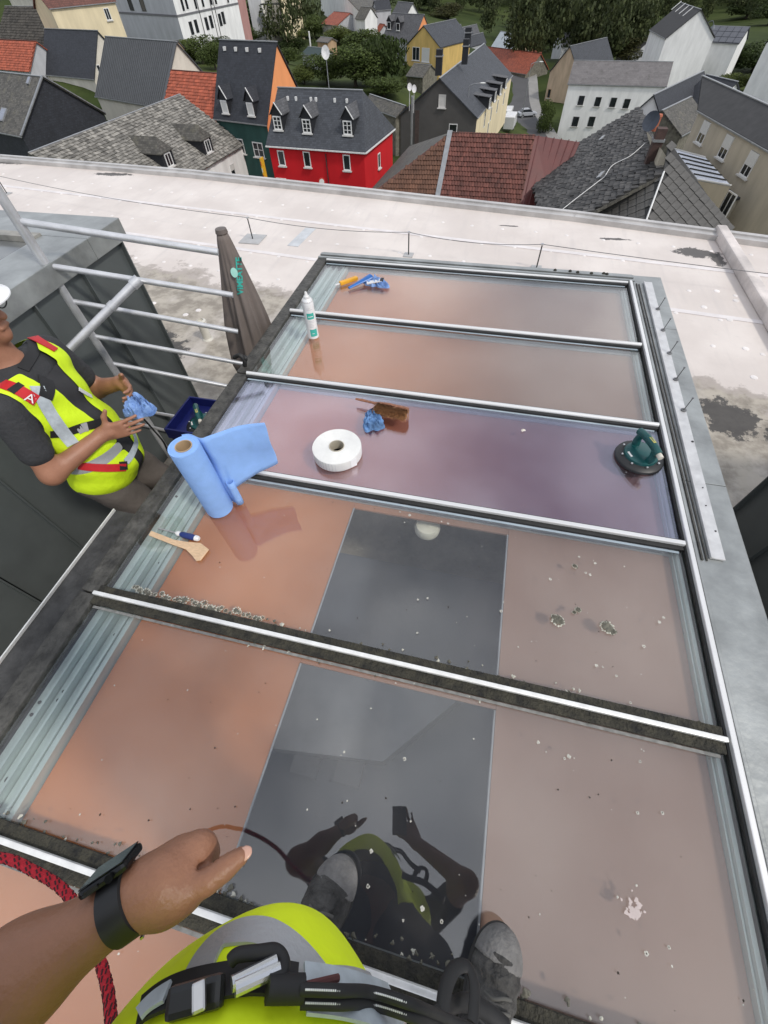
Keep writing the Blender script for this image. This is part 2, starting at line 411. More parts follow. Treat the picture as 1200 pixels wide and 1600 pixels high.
M_win = mat('window_glass', (.02, .024, .028), .08, 0, .4, 1.5)
sk = empty('skylight', (-.12, .6, ZF), 'large patent glazed skylight with pinkish blinds under the standing photographer', 'skylight')
# curb
for nm, bx in (('curb_wall', (-1.36, -1.30, -2.2, 3.28)), ('curb_wall', (1.05, 1.112, -2.2, 3.28))):
    mb = MB(); mb.bx(bx[0], bx[1], bx[2], bx[3], ZF, -.115); mb.build(nm, M_clad, sk)
mb = MB(); mb.bx(-1.30, 1.05, 3.20, 3.28, ZF, -.115); mb.build('curb_wall', M_clad, sk)
mb = MB(); mb.bx(-1.30, 1.05, -2.2, -2.12, ZF, -.115); mb.build('curb_wall', M_clad, sk)
# left edge: dark capping, ledge with bright trim
mb = MB()
for (ya, yb) in ((-2.2, .371), (.377, 1.722), (1.732, 3.2)): mb.bx(-1.304, -1.230, ya, yb, -.112, .012)
mb.build('edge_capping', M_zincd, sk, bevel=.006)
mb = MB(); mb.bx(-1.505, -1.306, -2.2, .79, -.14, -.10); mb.build('ledge', mat('ledge_board', (.04, .04, .04), .7, 0, .5, 18, .3, 60), sk)
mb = MB(); mb.bx(-1.512, -1.506, -2.2, .79, -.15, -.088); mb.build('ledge_trim', M_aluw, sk)
mb = MB(); mb.bx(-1.505, -1.364, 1.0, 3.2, -.32, -.28); mb.build('ledge', mat('ledge_board'), sk)
mb = MB(); mb.bx(-1.512, -1.506, 1.0, 3.2, -.33, -.27); mb.build('ledge_trim', M_aluw, sk)
# galvanised profile seen under the left edge of the glass
prof = [(-1.222, -1.196, -.03), (-1.193, -1.184, -.018), (-1.181, -1.150, -.045), (-1.147, -1.139, -.02), (-1.136, -1.095, -.05), (-1.092, -1.083, -.016), (-1.080, -1.072, -.022), (-1.069, -1.058, -.016)]
for a, b, z in prof:
    mb = MB(); mb.bx(a, b, -2.1, 3.12, -.085, z); mb.build('steel_profile', M_galv, sk)
prof = [(.864, .869, -.03), (.871, .883, -.018)]
for a, b, z in prof:
    mb = MB(); mb.bx(a, b, -2.1, 3.12, -.085, z); mb.build('steel_profile', M_galv, sk)
for k in range(30):
    x = random.choice([-1.209, -1.165, -1.115, -1.165]); y = random.uniform(-.5, 3.0); mb = MB(); mb.lathe([(.006, 0), (.0055, .003), (.002, .004), (0, .004)], (x, y, {-1.209: -.03, -1.165: -.045, -1.115: -.05}[x]), 8); mb.build('screw', mat('screw_dark', (.05, .05, .048), .6), sk)
# bars
YB = [3.135, 2.40, 1.727, 1.05, .373, -.314, -1.0, -1.7]
for i, y in enumerate(YB):
    dirty = i >= 4
    w = .014 if dirty else (.024 if i in (1, 2) else .018)
    x0 = -1.235 if i else -1.225
    mb = MB()
    if i in (0, 1, 2): mb.tube([(x0, y, .016), (.888, y, .016)], w/2-.001, 12)
    else: mb.bx(x0, .888, y-w/2, y+w/2, .014, .030)
    cap = mb.build('glazing_bar', M_alu if not dirty else M_aluw, sk, bevel=0 if i in (0, 1, 2) else .003)
    if i in (0, 1, 2): smooth_angle(cap, 50)
    mb = MB(); gw = .036 if dirty else .024
    mb.bx(x0, .886, y-gw*1.02, y+gw, .001, .0135); mb.build('gasket', M_moss if dirty else M_rub, cap, bevel=.002)
    mb = MB(); mb.bx(-1.05, .862, y-.022, y+.022, -.085, -.042); mb.build('rafter', mat('rafter_grey', (.42, .45, .47), .4, .3), cap)
    # raised edge of the pane below the bar
    mb = MB(); mb.bx(-1.22, .872, y-gw*1.02-.012, y-gw*1.02-.003, .001, .0035); mb.build('sealing_strip', mat('sealant_blue', (.36, .43, .48), .35) if not dirty else mat('sealant_grey', (.20, .20, .19), .6, 0, .4, 40), cap)
M_bolt = mat('bolt_dark', (.03, .03, .03), .5)
# panes
YP = list(zip(YB[1:], YB[:-1]))
for i, (y0, y1) in enumerate(YP):
    mb = MB(); tl = [.0009, -.0012, .0018, .0007, -.0006, .0011, 0][i]; tx = [.001, -.0008, .0012, -.0005, .0006, -.001, 0][i]
    o = [A3(-1.223, y0+.004, -.0005-tl-tx), A3(.884, y0+.004, -.0005-tl+tx), A3(.884, y1-.004, -.0005+tl+tx), A3(-1.223, y1-.004, -.0005+tl-tx)]
    mb.slab(o, (0, 0, -.008)); pane = mb.build('glass_pane', M_gl_new if i == 2 else M_gl_old, sk)
    if i == 2: pane['label'] = 'newly cleaned pane with bluish purple reflection'
# right side bar and flashing
mb = MB(); mb.bx(.889, .896, -2.1, 3.15, .001, .012); mb.build('gasket', M_rub, sk)
mb = MB(); mb.bx(.897, .914, -2.1, 3.15, .001, .026); mb.build('glazing_bar', M_alu, sk, bevel=.003)
mb = MB(); mb.bx(.915, .921, -2.1, 3.15, .001, .010); mb.build('gasket', M_rub, sk)
mb = MB(); mb.bx(.922, .934, -2.1, 3.15, .001, .016); mb.build('flashing_fold', M_zinc, sk, bevel=.002)
for (ya, yb) in ((-2.2, 1.40), (1.403, 2.62), (2.623, 3.275)):
    mb = MB(); mb.bx(.936, 1.118, ya, yb, -.11, .003); mb.build('flashing', M_zinc, sk, bevel=.003)
mb = MB(); mb.bx(.945, .952, 1.0, 3.15, .003, .009); mb.bx(.962, .967, 1.0, 3.15, .003, .008); mb.build('flashing_fold', M_zincd, sk)
for k, (ya, yb, zz) in enumerate(((3.155, 3.178, .022), (3.180, 3.205, .012), (3.207, 3.24, .02), (3.242, 3.28, .006))):
    mb = MB(); mb.bx(-1.30, .934, ya, yb, -.11, zz); mb.build('flashing', M_zinc if k != 1 else M_zincd, sk, bevel=.003)
mb = MB()
for x in (.42, .52, .57, .66, .74, .76):
    mb.lathe([(.012, 0), (.010, .006), (.005, .010), (0, .011)], (x, 3.225+random.uniform(-.01, .01), .02), 7)
mb.build('debris', M_moss, sk, kind='stuff')
# blinds below the glass
def fabric_mat():
    m = bpy.data.materials.new('blind_fabric'); m.use_nodes = True; t = m.node_tree; b = t.nodes['Principled BSDF']
    tc = N(t, 'ShaderNodeTexCoord'); v = tc.outputs['Object']
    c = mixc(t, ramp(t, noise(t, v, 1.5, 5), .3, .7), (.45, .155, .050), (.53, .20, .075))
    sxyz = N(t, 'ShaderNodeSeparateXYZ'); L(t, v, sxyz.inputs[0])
    c = mixc(t, ramp(t, sxyz.outputs[0], -.75, .55), c, (.275, .178, .145))  # greyer to the right: the sky's reflection painted into the fabric colour
    L(t, c, b.inputs['Base Color']); b.inputs['Roughness'].default_value = .75; b.inputs['Specular IOR Level'].default_value = .2
    bn = N(t, 'ShaderNodeBump', i_Strength=.15, i_Distance=.01); L(t, noise(t, v, 2.0, 3, .5, (3, .4, 1)), bn.inputs['Height']); L(t, bn.outputs[0], b.inputs['Normal'])
    return m
M_fab = fabric_mat()
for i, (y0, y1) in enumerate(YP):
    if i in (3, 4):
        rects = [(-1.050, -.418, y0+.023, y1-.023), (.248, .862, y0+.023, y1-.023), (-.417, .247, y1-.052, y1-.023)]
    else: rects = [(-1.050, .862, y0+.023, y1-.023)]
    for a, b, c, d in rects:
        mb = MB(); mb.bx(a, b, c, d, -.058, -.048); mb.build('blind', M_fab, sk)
    if i in (3, 4):
        for x in (-.414, .243):
            mb = MB(); mb.tube([(x, y0+.03, -.045), (x, y1-.056, -.045)], .0035, 6); mb.build('blind_edge', mat('edge_tape', (.28, .29, .32), .5), sk)
M_in = mat('interior_grey', (.11, .125, .165), .6, 0, .15, 1.2)
mb = MB(); mb.bx(-.9, .9, -.45, 1.2, -.90, -.86); mb.build('shaft_floor', M_in, sk)
q = [P(x, y, -.62) for x, y in ((462, 1020), (730, 1082), (598, 1190), (415, 1168))]
mb = MB(); mb.slab(q, (0, 0, -.23)); mb.build('shaft_ledge', mat('ledge_pale', (.165, .17, .195), .6), sk)
for (x, y) in ((478, 1192), (545, 1206)):
    p = P(x, y, -.8); mb = MB(); mb.box(p-A3(0, 0, .02), (.12, .10, .06)); mb.build('reflection_box', mat('ledge_pale'), sk)  # pale boxes imitating two window reflections in the glass
p = P(668, 822, -.13); mb = MB(); mb.lathe([(.055, -.03), (.058, -.005), (.05, .012), (.02, .02), (0, .02)], p, 28); smooth_angle(mb.build('smoke_detector', mat('detector_white', (.75, .72, .62), .4), sk))
# lichen, droppings and grit on the glass
def blob(mb, x, y, r, z=.0, irr=.35, h=.002):
    n = 9; a0 = random.random()*6; vs = [(x, y, z+h)]
    for k in range(n):
        a = a0+2*math.pi*k/n; rr = r*(1+random.uniform(-irr, irr)); vs.append((x+rr*math.cos(a), y+rr*math.sin(a), z+.0006))
    mb.add(vs, [(0, 1+k, 1+(k+1) % n) for k in range(n)])
mbw = MB(); mbd = MB()
def ring_spot(x, y, r):
    for k in range(7):
        a = k*.9+random.random(); blob(mbw, x+r*.62*math.cos(a), y+r*.62*math.sin(a), r*.42, 0, .4, .0014)
    blob(mbd if random.random() < .6 else mbw, x, y, r*.34, .0006, .4, .0016)
for (x, y) in ((653, 937), (515, 985), (652, 989), (783, 955), (632, 1186), (538, 1175), (668, 935), (932, 1040), (942, 1042), (882, 1185), (889, 1182), (841, 1160), (1035, 1270), (915, 895), (922, 898), (930, 880), (860, 905), (905, 870), (1006, 1010), (1037, 965), (1030, 972), (745, 810), (765, 812), (690, 815), (700, 818), (640, 805), (625, 800), (1000, 1190), (985, 1098), (963, 1056), (996, 1270), (1045, 1480), (1010, 1490), (660, 1420), (630, 1438), (690, 1440), (575, 1385), (580, 1330)):
    p = P(x, y, .0); ring_spot(p[0], p[1], random.uniform(.0032, .0058))
for k in range(150):
    i = random.choice([3, 3, 4, 4, 4, 5]); y0, y1 = YP[i]
    blob(random.choice([mbw, mbd]), random.uniform(-1.0, .85), random.uniform(y0+.05, y1-.05), random.choice([.0012, .0018, .0026]))
for k in range(16): blob(mbw, random.uniform(-1, .85), random.uniform(1.1, 3.1), .0022)
mbw.build('droppings', mat('chalk_white', (.52, .51, .46), .9, 0, .25, 80), sk, kind='stuff'); mbd.build('grit', mat('grit_dark', (.04, .032, .025), .9), sk, kind='stuff')
mbl = MB(); mbr = MB()
for (x, y, s) in ((872, 970, .026), (866, 964, .014), (948, 980, .028), (955, 986, .018), (898, 885, .012), (903, 953, .013), (897, 957, .009)):
    p = P(x, y, 0)
    for k in range(9):
        a = random.random()*6.3; d = s*.5*random.random(); blob(mbl, p[0]+d*math.cos(a), p[1]+d*math.sin(a), s*.42, .001, .5, .006)
    for k in range(16):
        a = k/16*6.28; blob(mbr, p[0]+s*.8*math.cos(a)*random.uniform(.85, 1.1), p[1]+s*.7*math.sin(a)*random.uniform(.85, 1.1), s*.14, .001, .5, .004)
for k in range(34):                       # rosettes along the fourth bar
    x = -1.12+.55*(k/34)+random.uniform(-.01, .01); s = random.uniform(.006, .017); y = .373+.040+random.uniform(0, .02)
    blob(mbl, x, y, s*.7, .001, .4, .004)
    for j in range(9):
        a = j/9*6.28; blob(mbr, x+s*math.cos(a), y+s*.9*math.sin(a), s*.24, .001, .4, .003)
for k in range(240):                      # moss crumbs along the dirty bars
    yb = random.choice([.373, -.314, -.314]); sgn = random.choice([1, 1, -1])
    blob(random.choice([mbl, mbl, mbr]), random.uniform(-1.2, .86), yb+sgn*(.036+abs(random.gauss(0, .011))), random.uniform(.002, .007), .001, .5, .004)
mbl.build('lichen', mat('lichen_dark', (.13, .125, .10), .9, 0, .4, 60), sk, kind='stuff'); mbr.build('lichen_rim', mat('lichen_pale', (.50, .49, .42), .9, 0, .3, 60), sk, kind='stuff')
p = P(993, 1435, 0); mbx = MB()
for k in range(26):
    a = random.gauss(0, .5)+1.9; d = abs(random.gauss(0, .02)); blob(mbx, p[0]+d*math.cos(a)+random.gauss(0, .006), p[1]+d*math.sin(a)*1.2, random.uniform(.002, .007), 0, .6, .0012)
mbx.build('dropping_smear', mat('smear_pale', (.55, .47, .45), .9), sk, kind='stuff')

# loose aluminium strip with standing bolts on the right flashing
e = empty('cover_strip', (1.0, 2.1, .004), 'long pale aluminium cover strip with standing bolts lying on the zinc flashing', 'metal strip')
pa, pb = A3(1.018, 3.17, .010), A3(1.000, 1.012, .010)
mb = MB(); mb.bar(pa, pb, .052, .008); mb.bar(pa+A3(-.022, 0, .005), pb+A3(-.022, 0, .005), .006, .006); mb.build('strip', mat('strip_alu', (.60, .60, .60), .45, .4, .15, 20), e, bevel=.001)
for (x, y) in ((1028, 483), (1036, 516), (1046, 552), (1056, 593), (1068, 641)):
    p = P(x, y, .015); mb = MB(); mb.lathe([(.013, 0), (.013, .004), (.006, .006), (.006, .010)], p, 14)
    q = p+A3(.014, .02, .06); mb.tube([p+A3(0, 0, .005), q], .0028, 8); mb.lathe([(.0, -.003), (.005, -.002), (.005, .002), (0, .003)], q, 8)
    mb.build('bolt', mat('bolt_steel', (.22, .22, .22), .35, .8), e)
for (x, y, s) in ((1082, 690, .006), (1118, 830, .004), (1103, 790, .003), (1098, 762, .003)):
    p = P(x, y, .0142); mb = MB(); mb.lathe([(s, 0), (s*.7, .003), (0, .004)], p, 8); mb.build('rivet', M_bolt, e)

# ================================================================== neighbouring roof lanterns
def lantern(name, x0, x1, y0, y1, zt, label, side, pw=.38):
    e = empty(name, ((x0+x1)/2, (y0+y1)/2, ZF), label, 'roof lantern', 'dark clad roof lanterns beside the skylight')
    mb = MB(); mb.bx(x0, x1, y0, y1, ZF, zt-.10); mb.build('core', mat('core_black', (.01, .01, .01), .8), e)
    def panels(fixed, a0, a1, axis, sgn):
        n = max(1, round((a1-a0)/pw)); st = (a1-a0)/n
        for k in range(n):
            mb = MB(); a, b = a1-(k+1)*st+.004, a1-k*st-.004; t = .012
            lo, hi = sorted((fixed, fixed+sgn*t))
            if axis == 'y': mb.bx(lo, hi, a, b, ZF+.002, zt-.11)
            else: mb.bx(a, b, lo, hi, ZF+.002, zt-.11)
            o = mb.build('cladding_panel', M_clad, e, bevel=.002)
            mb = MB(); lo2, hi2 = sorted((fixed+sgn*t, fixed+sgn*(t+.028)))
            if axis == 'y': mb.bx(lo2, hi2, b-.012, b-.003, ZF+.002, zt-.11)
            else: mb.bx(b-.012, b-.003, lo2, hi2, ZF+.002, zt-.11)
            mb.build('standing_seam', M_clad, o)
    panels(x1 if side > 0 else x0, y0, y1, 'y', side)
    panels(y1, x0, x1, 'x', 1)
    z = zt
    # zinc border, glass and glazing bars on top
    B = .26
    for (a, b, c, d) in ((x0-.04, x1+.045, y1-B, y1+.045), (x0-.04, x1+.045, y0-.04, y0+B), (x1-B, x1+.045, y0+B+.002, y1-B-.002), (x0-.04, x0+B, y0+B+.002, y1-B-.002)):
        mb = MB(); mb.bx(a, b, c, d, z-.11, z); mb.build('border_flashing', M_zinc, e, bevel=.004)
    mb = MB(); mb.bx(x0+B, x1-B, y0+B, y1-B, z-.05, z-.02); mb.build('glass_pane', mat('lantern_glass', (.16, .165, .16), .12, 0, .3, 1.5), e)
    y = y1-B-.55
    while y > y0+B:
        mb = MB(); mb.bx(x0+B, x1-B, y-.03, y+.03, z-.018, z+.015); mb.build('glazing_bar', mat('bar_weathered', (.30, .29, .26), .6, .2, .3, 12), e); y -= .62
    mb = MB(); mb.bx(x0+B, x1-B, y1-B-.06, y1-B, z-.018, z+.012); mb.build('glazing_bar', mat('bar_weathered'), e)
    return e
lantern('roof_lantern', -4.6, -2.32, -2.6, 2.42, .46, 'tall dark grey clad roof lantern beside the worker in the vest', 1)
lantern('roof_lantern', 1.90, 4.2, -2.6, 2.15, .46, 'dark clad roof lantern showing at the right edge beyond the zinc flashing', -1)

# ================================================================== aluminium guard railing
M_rail = mat('rail_alu', (.60, .61, .63), .38, .55, .12, 14)
e = empty('guard_railing', (-1.8, 1.88, ZF), 'silver tubular guard railing spanning the gap between lantern and skylight', 'railing')
YR = 1.88
lp = [(0, 318), (165, 600)]
pz = A3(-2.34, YR, 0)
mb = MB(); mb.tube([A3(-2.305, YR-.03, ZF), A3(-2.305, YR-.03, 1.15)], .024, 14); smooth_angle(mb.build('post', M_rail, e))
rails = [((24, 345), (341, 394), .021), ((62, 413), (364, 461), .019), ((98, 468), (372, 518), .018), ((140, 524), (379, 568), .017), ((166, 566), (388, 610), .017), ((215, 640), (300, 655), .015), ((240, 668), (300, 682), .015)]
for a, b, rr in rails:
    p, q = PY(*a, YR-.03), PY(*b, YR+.24)
    s = (-2.30-p[0])/(q[0]-p[0]); p = p+(q-p)*s

    mb = MB(); mb.tube([p, q], rr*.8, 12); smooth_angle(mb.build('rail', M_rail, e))
pj = PY(213, 440, YR+.06); pk = PY(70, 584, YR-.45)
mb = MB(); mb.tube([pj, pk], .021, 14); brace = smooth_angle(mb.build('brace', M_rail, e))
d_ = unit(pk-pj)
for c0_, c1_, cr_ in ((-.02, .03, .027), (.17, .20, .025)):
    mb = MB(); mb.tube([pj+d_*c0_, pj+d_*c1_], cr_, 14); smooth_angle(mb.build('coupler', M_rail, brace))
# velcro strap at the skylight corner
p = P(378, 572, .01); mb = MB(); mb.tube(spline([p+A3(-.03, .0, .05), p+A3(.01, .0, .07), p+A3(.03, 0, .04), p+A3(.02, .0, .006)], 5), .012, 8); mb.tube([p+A3(.03, 0, .055), p+A3(.045, .01, .05)], .014, 8)
top(mb, 'tie_strap', M_rub, p, 'small black strap tied at the skylight corner where the rail ends', 'strap', smooth=True)
# ================================================================== ground of the town
CTRL = [(-15, 48, -16.8), (-30, 49, -16), (-33, 62, -16), (-62, 105, -11.5), (-68, 91, -9.5), (-50, 55, -15), (-6, 82, -18.5), (14, 122, -25.5), (14, 112, -25), (1, 143, -24.2), (36, 158, -20.5), (22, 60, -16), (0, 22, -16.5), (-25, 22, -16), (25, 28, -16.5),
        (-18, 157, -20.5), (-10, 110, -20.5), (-7, 239, -29), (30, 330, -28), (0, 620, 6), (320, 520, 4), (-320, 420, 8), (-150, 160, -3), (110, 110, -12), (60, 90, -14), (-40, 180, -17), (-30, 110, -15), (-60, -60, -16), (60, -60, -16), (-110, 90, -7), (60, 230, -22), (-90, 240, -14)]
def gz(x, y):
    w = np.array([1/(((x-a)**2+(y-b)**2)+60)**1.7 for a, b, c in CTRL]); return float((w*np.array([c for a, b, c in CTRL])).sum()/w.sum())
def ground_mat():
    m = bpy.data.materials.new('meadow_ground'); m.use_nodes = True; t = m.node_tree; b = t.nodes['Principled BSDF']
    tc = N(t, 'ShaderNodeTexCoord'); v = tc.outputs['Object']
    c = mixc(t, ramp(t, noise(t, v, .03, 6), .35, .65), (.032, .048, .014), (.062, .08, .024))
    c = mixc(t, ramp(t, noise(t, v, .25, 7, .7), .5, .75), c, (.024, .034, .012))
    c = mixc(t, ramp(t, noise(t, v, 1.5, 5, .7), .6, .85), c, (.085, .078, .04))
    L(t, c, b.inputs['Base Color']); b.inputs['Roughness'].default_value = .95; b.inputs['Specular IOR Level'].default_value = .1
    return m
gx = np.concatenate([np.linspace(-2500, -200, 12), np.linspace(-180, 180, 61), np.linspace(200, 2500, 12)])
gy = np.concatenate([np.linspace(-1500, -60, 8), np.linspace(-40, 420, 78), np.linspace(450, 900, 12), np.linspace(1000, 3500, 8)])
vv = []; ff = []
for y in gy:
    for x in gx: vv.append((x, y, gz(x, y)))
nx = len(gx)
for j in range(len(gy)-1):
    for i in range(nx-1): ff.append((j*nx+i, j*nx+i+1, (j+1)*nx+i+1, (j+1)*nx+i))
np_obj('ground', np.array(vv), np.array(ff), ground_mat())['kind'] = 'structure'

# ------------------------------------------------------------------ wall and roof finishes
def render_wall(name, c, var=.07): return mat(name, c, .85, 0, var*1.7, .9, .25, 8, spec=.2, stretch=(1, 1, .3), detail=8.0)
M_white = render_wall('render_white', (.80, .80, .79)); M_cream = render_wall('render_cream', (.72, .62, .42)); M_creamp = render_wall('render_pale_cream', (.66, .62, .54))
M_red = render_wall('render_red', (.55, .016, .022), .05); M_green = render_wall('render_green', (.035, .085, .075), .12); M_orange = render_wall('render_orange', (.80, .33, .14), .05)
M_beige = render_wall('render_beige', (.48, .43, .34)); M_tan = render_wall('render_tan', (.42, .29, .18), .15); M_yel = render_wall('render_yellow', (.60, .42, .15), .1); M_pink = render_wall('render_pink', (.42, .24, .22)); M_blueg = render_wall('render_bluegrey', (.26, .29, .33)); M_greyw = render_wall('render_grey', (.46, .47, .49)); M_ybrick = render_wall('render_sand', (.55, .42, .30), .12)
M_stone = mat('rubble_stone', (.16, .15, .12), .9, 0, .45, 2.5, .5, 6)
def rows_mat(name, c, var, rw, rh, mortar=.012, dark=.5, bump=.5, rough=.7, moss=None):
    if name in MATS: return MATS[name]
    m = bpy.data.materials.new(name); m.use_nodes = True; t = m.node_tree; b = t.nodes['Principled BSDF']
    uv = N(t, 'ShaderNodeUVMap')
    br = N(t, 'ShaderNodeTexBrick'); br.inputs['Scale'].default_value = 1.0; br.inputs['Brick Width'].default_value = rw; br.inputs['Row Height'].default_value = rh
    br.inputs['Mortar Size'].default_value = mortar; br.inputs['Mortar Smooth'].default_value = .3; br.inputs['Bias'].default_value = 0
    br.inputs['Color1'].default_value = (*[x*(1-var) for x in c], 1); br.inputs['Color2'].default_value = (*[min(1, x*(1+var)) for x in c], 1); br.inputs['Mortar'].default_value = (*[x*dark for x in c], 1)
    L(t, uv.outputs[0], br.inputs['Vector'])
    tc = N(t, 'ShaderNodeTexCoord'); v = tc.outputs['Object']
    hv = N(t, 'ShaderNodeHueSaturation'); L(t, br.outputs['Color'], hv.inputs['Color'])
    mr = N(t, 'ShaderNodeMapRange'); mr.inputs[3].default_value = .7; mr.inputs[4].default_value = 1.3; L(t, noise(t, v, .7, 6, .65), mr.inputs[0]); L(t, mr.outputs[0], hv.inputs['Value'])
    c_ = hv.outputs[0]
    if moss: c_ = mixc(t, math_(t, 'MULTIPLY', ramp(t, noise(t, v, 1.1, 8, .7), .5, .72), .8), c_, moss)
    L(t, c_, b.inputs['Base Color']); b.inputs['Roughness'].default_value = rough
    bn = N(t, 'ShaderNodeBump', i_Strength=bump, i_Distance=.03); L(t, br.outputs['Fac'], bn.inputs['Height']); bn.invert = True; L(t, bn.outputs[0], b.inputs['Normal'])
    MATS[name] = m; return m
R_slate = rows_mat('slate_blue_grey', (.048, .053, .063), .22, .28, .2)
R_slated = rows_mat('slate_dark', (.026, .029, .037), .2, .28, .2)
R_slateg = rows_mat('slate_grey', (.085, .086, .092), .22, .3, .22)
R_old = rows_mat('slate_old_brown', (.085, .08, .07), .35, .3, .2, moss=(.15, .14, .10))
R_fib = rows_mat('fibre_cement', (.15, .14, .14), .12, .6, .4, moss=(.08, .075, .07))
R_red = rows_mat('clay_red', (.30, .075, .04), .25, .25, .34, .03, .35)
R_brown = rows_mat('clay_brown', (.14, .055, .04), .25, .25, .34, .03, .4)
R_tar = mat('bitumen_roof', (.045, .045, .046), .85, 0, .25, 1.5, .2, 12)
R_metal = mat('profiled_metal', (.085, .09, .095), .45, .2, .1, .8)
R_hung = rows_mat('hung_slate_wall', (.14, .135, .13), .3, .9, .3, .015, .6, .4)
M_fr = mat('window_frame_white', (.75, .75, .74), .5, 0, .04); M_frd = mat('window_frame_dark', (.03, .03, .03), .5)
M_sill = mat('stone_sill', (.60, .59, .57), .7, 0, .08); M_gut = mat('zinc_gutter', (.30, .31, .32), .45, .5, .15, 3); M_gutw = mat('white_gutter', (.70, .70, .69), .5)
M_shut = mat('roller_shutter', (.62, .62, .60), .5, 0, .05)
UPZ = A3(0, 0, 1)

DBG = []
class House: pass
def face_uv(a, b, q):
    e1 = unit(b-a); n = np.cross(e1, q-a); e2 = unit(np.cross(n, e1)); return (e1, e2)
def build_house(name, label, c, q1, q2, base, wall, roofm, hip1=False, hip2=False, cat='house', inset=.22, gut=M_gut, group=None, endwall=None, thick=.16, rname='roof'):
    """c: four eave corners, front left, front right, back right, back left; q1 ridge end over c3-c0, q2 over c1-c2"""
    h = House(); c = [np.asarray(x, float) for x in c]; cen = sum(c)/4
    e = empty(name, (cen[0], cen[1], base), label, cat, group); h.e = e; h.base = base
    ci = [x+(unit(A3(*(cen-x)[:2], 0)))*inset*1.3 for x in c]; h.c = c; h.ci = ci; ze = c[0][2]
    mb = MB(); zt = ze-.14
    n = 4
    vs = [A3(*x[:2], base) for x in ci]+[A3(*x[:2], zt) for x in ci]
    fs = [(i, (i+1) % 4, 4+(i+1) % 4, 4+i) for i in range(4)]
    uvs = []
    for f in fs:
        a, b = vs[f[0]], vs[f[1]]; d = unit(b-a); uvs.append([(float(vs[k]@d), float(vs[k][2])) for k in f])
    mb.add(vs, fs, 0, uvs)
    mi_end = 0
    wm = [wall]
    mb2 = MB()
    for (a, b, q, hip) in ((ci[3], ci[0], q1, hip1), (ci[1], ci[2], q2, hip2)):
        if hip: continue
        m_ = (a+b)/2; top_ = A3(m_[0], m_[1], q[2]-.14); d = unit(b-a); tri = [A3(*a[:2], zt), A3(*b[:2], zt), top_]
        (mb2 if endwall else mb).add(tri, [(0, 1, 2)], 0, [[(float(p@d), float(p[2])) for p in tri]])
    mb.build('wall', wall, e)
    if endwall and mb2.v:
        # coloured gable: a rendered skin 3 cm proud of the end wall
        mb3 = MB()
        for (a, b, q, hip) in ((ci[3], ci[0], q1, hip1), (ci[1], ci[2], q2, hip2)):
            if hip: continue
            m_ = (a+b)/2; o_ = unit(np.cross(UPZ, b-a)); o_ = o_*(1 if o_@(m_-cen) > 0 else -1)
            mb3 = MB(); pl = [A3(*a[:2], base), A3(*b[:2], base), A3(*b[:2], zt), A3(m_[0], m_[1], q[2]-.16), A3(*a[:2], zt)]
            mb3.slab([p+o_*.004 for p in pl], o_*.03); mb3.build('gable_wall', endwall, e)
    mb = MB(); dn = A3(0, 0, -thick)
    mb.slab([c[0], c[1], q2, q1], dn, 0, face_uv(c[0], c[1], q1)); mb.slab([c[2], c[3], q1, q2], dn, 0, face_uv(c[2], c[3], q1))
    if hip1: mb.slab([c[3], c[0], q1], dn, 0, face_uv(c[3], c[0], q1))
    if hip2: mb.slab([c[1], c[2], q2], dn, 0, face_uv(c[1], c[2], q2))
    h.roof = mb.build(rname, roofm, e); h.q1, h.q2 = q1, q2
    d = unit(q2-q1); mb = MB(); mb.bar(q1-d*.05, q2+d*.05, .22, .07); mb.build('ridge', M_gut if roofm not in (R_red, R_brown) else roofm, h.roof)
    mb = MB(); d = unit(c[1]-c[0]); o = unit(A3(*((c[0]-c[3])[:2]), 0)); mb.bar(c[0]+o*.05-A3(0, 0, .08), c[1]+o*.05-A3(0, 0, .08), .11, .1); mb.build('gutter', gut, h.roof)
    if hip2:
        o = unit(A3(*((c[1]-c[0])[:2]), 0)); mb = MB(); mb.bar(c[1]+o*.05-A3(0, 0, .08), c[2]+o*.05-A3(0, 0, .08), .11, .1); mb.build('gutter', gut, h.roof)
    return h
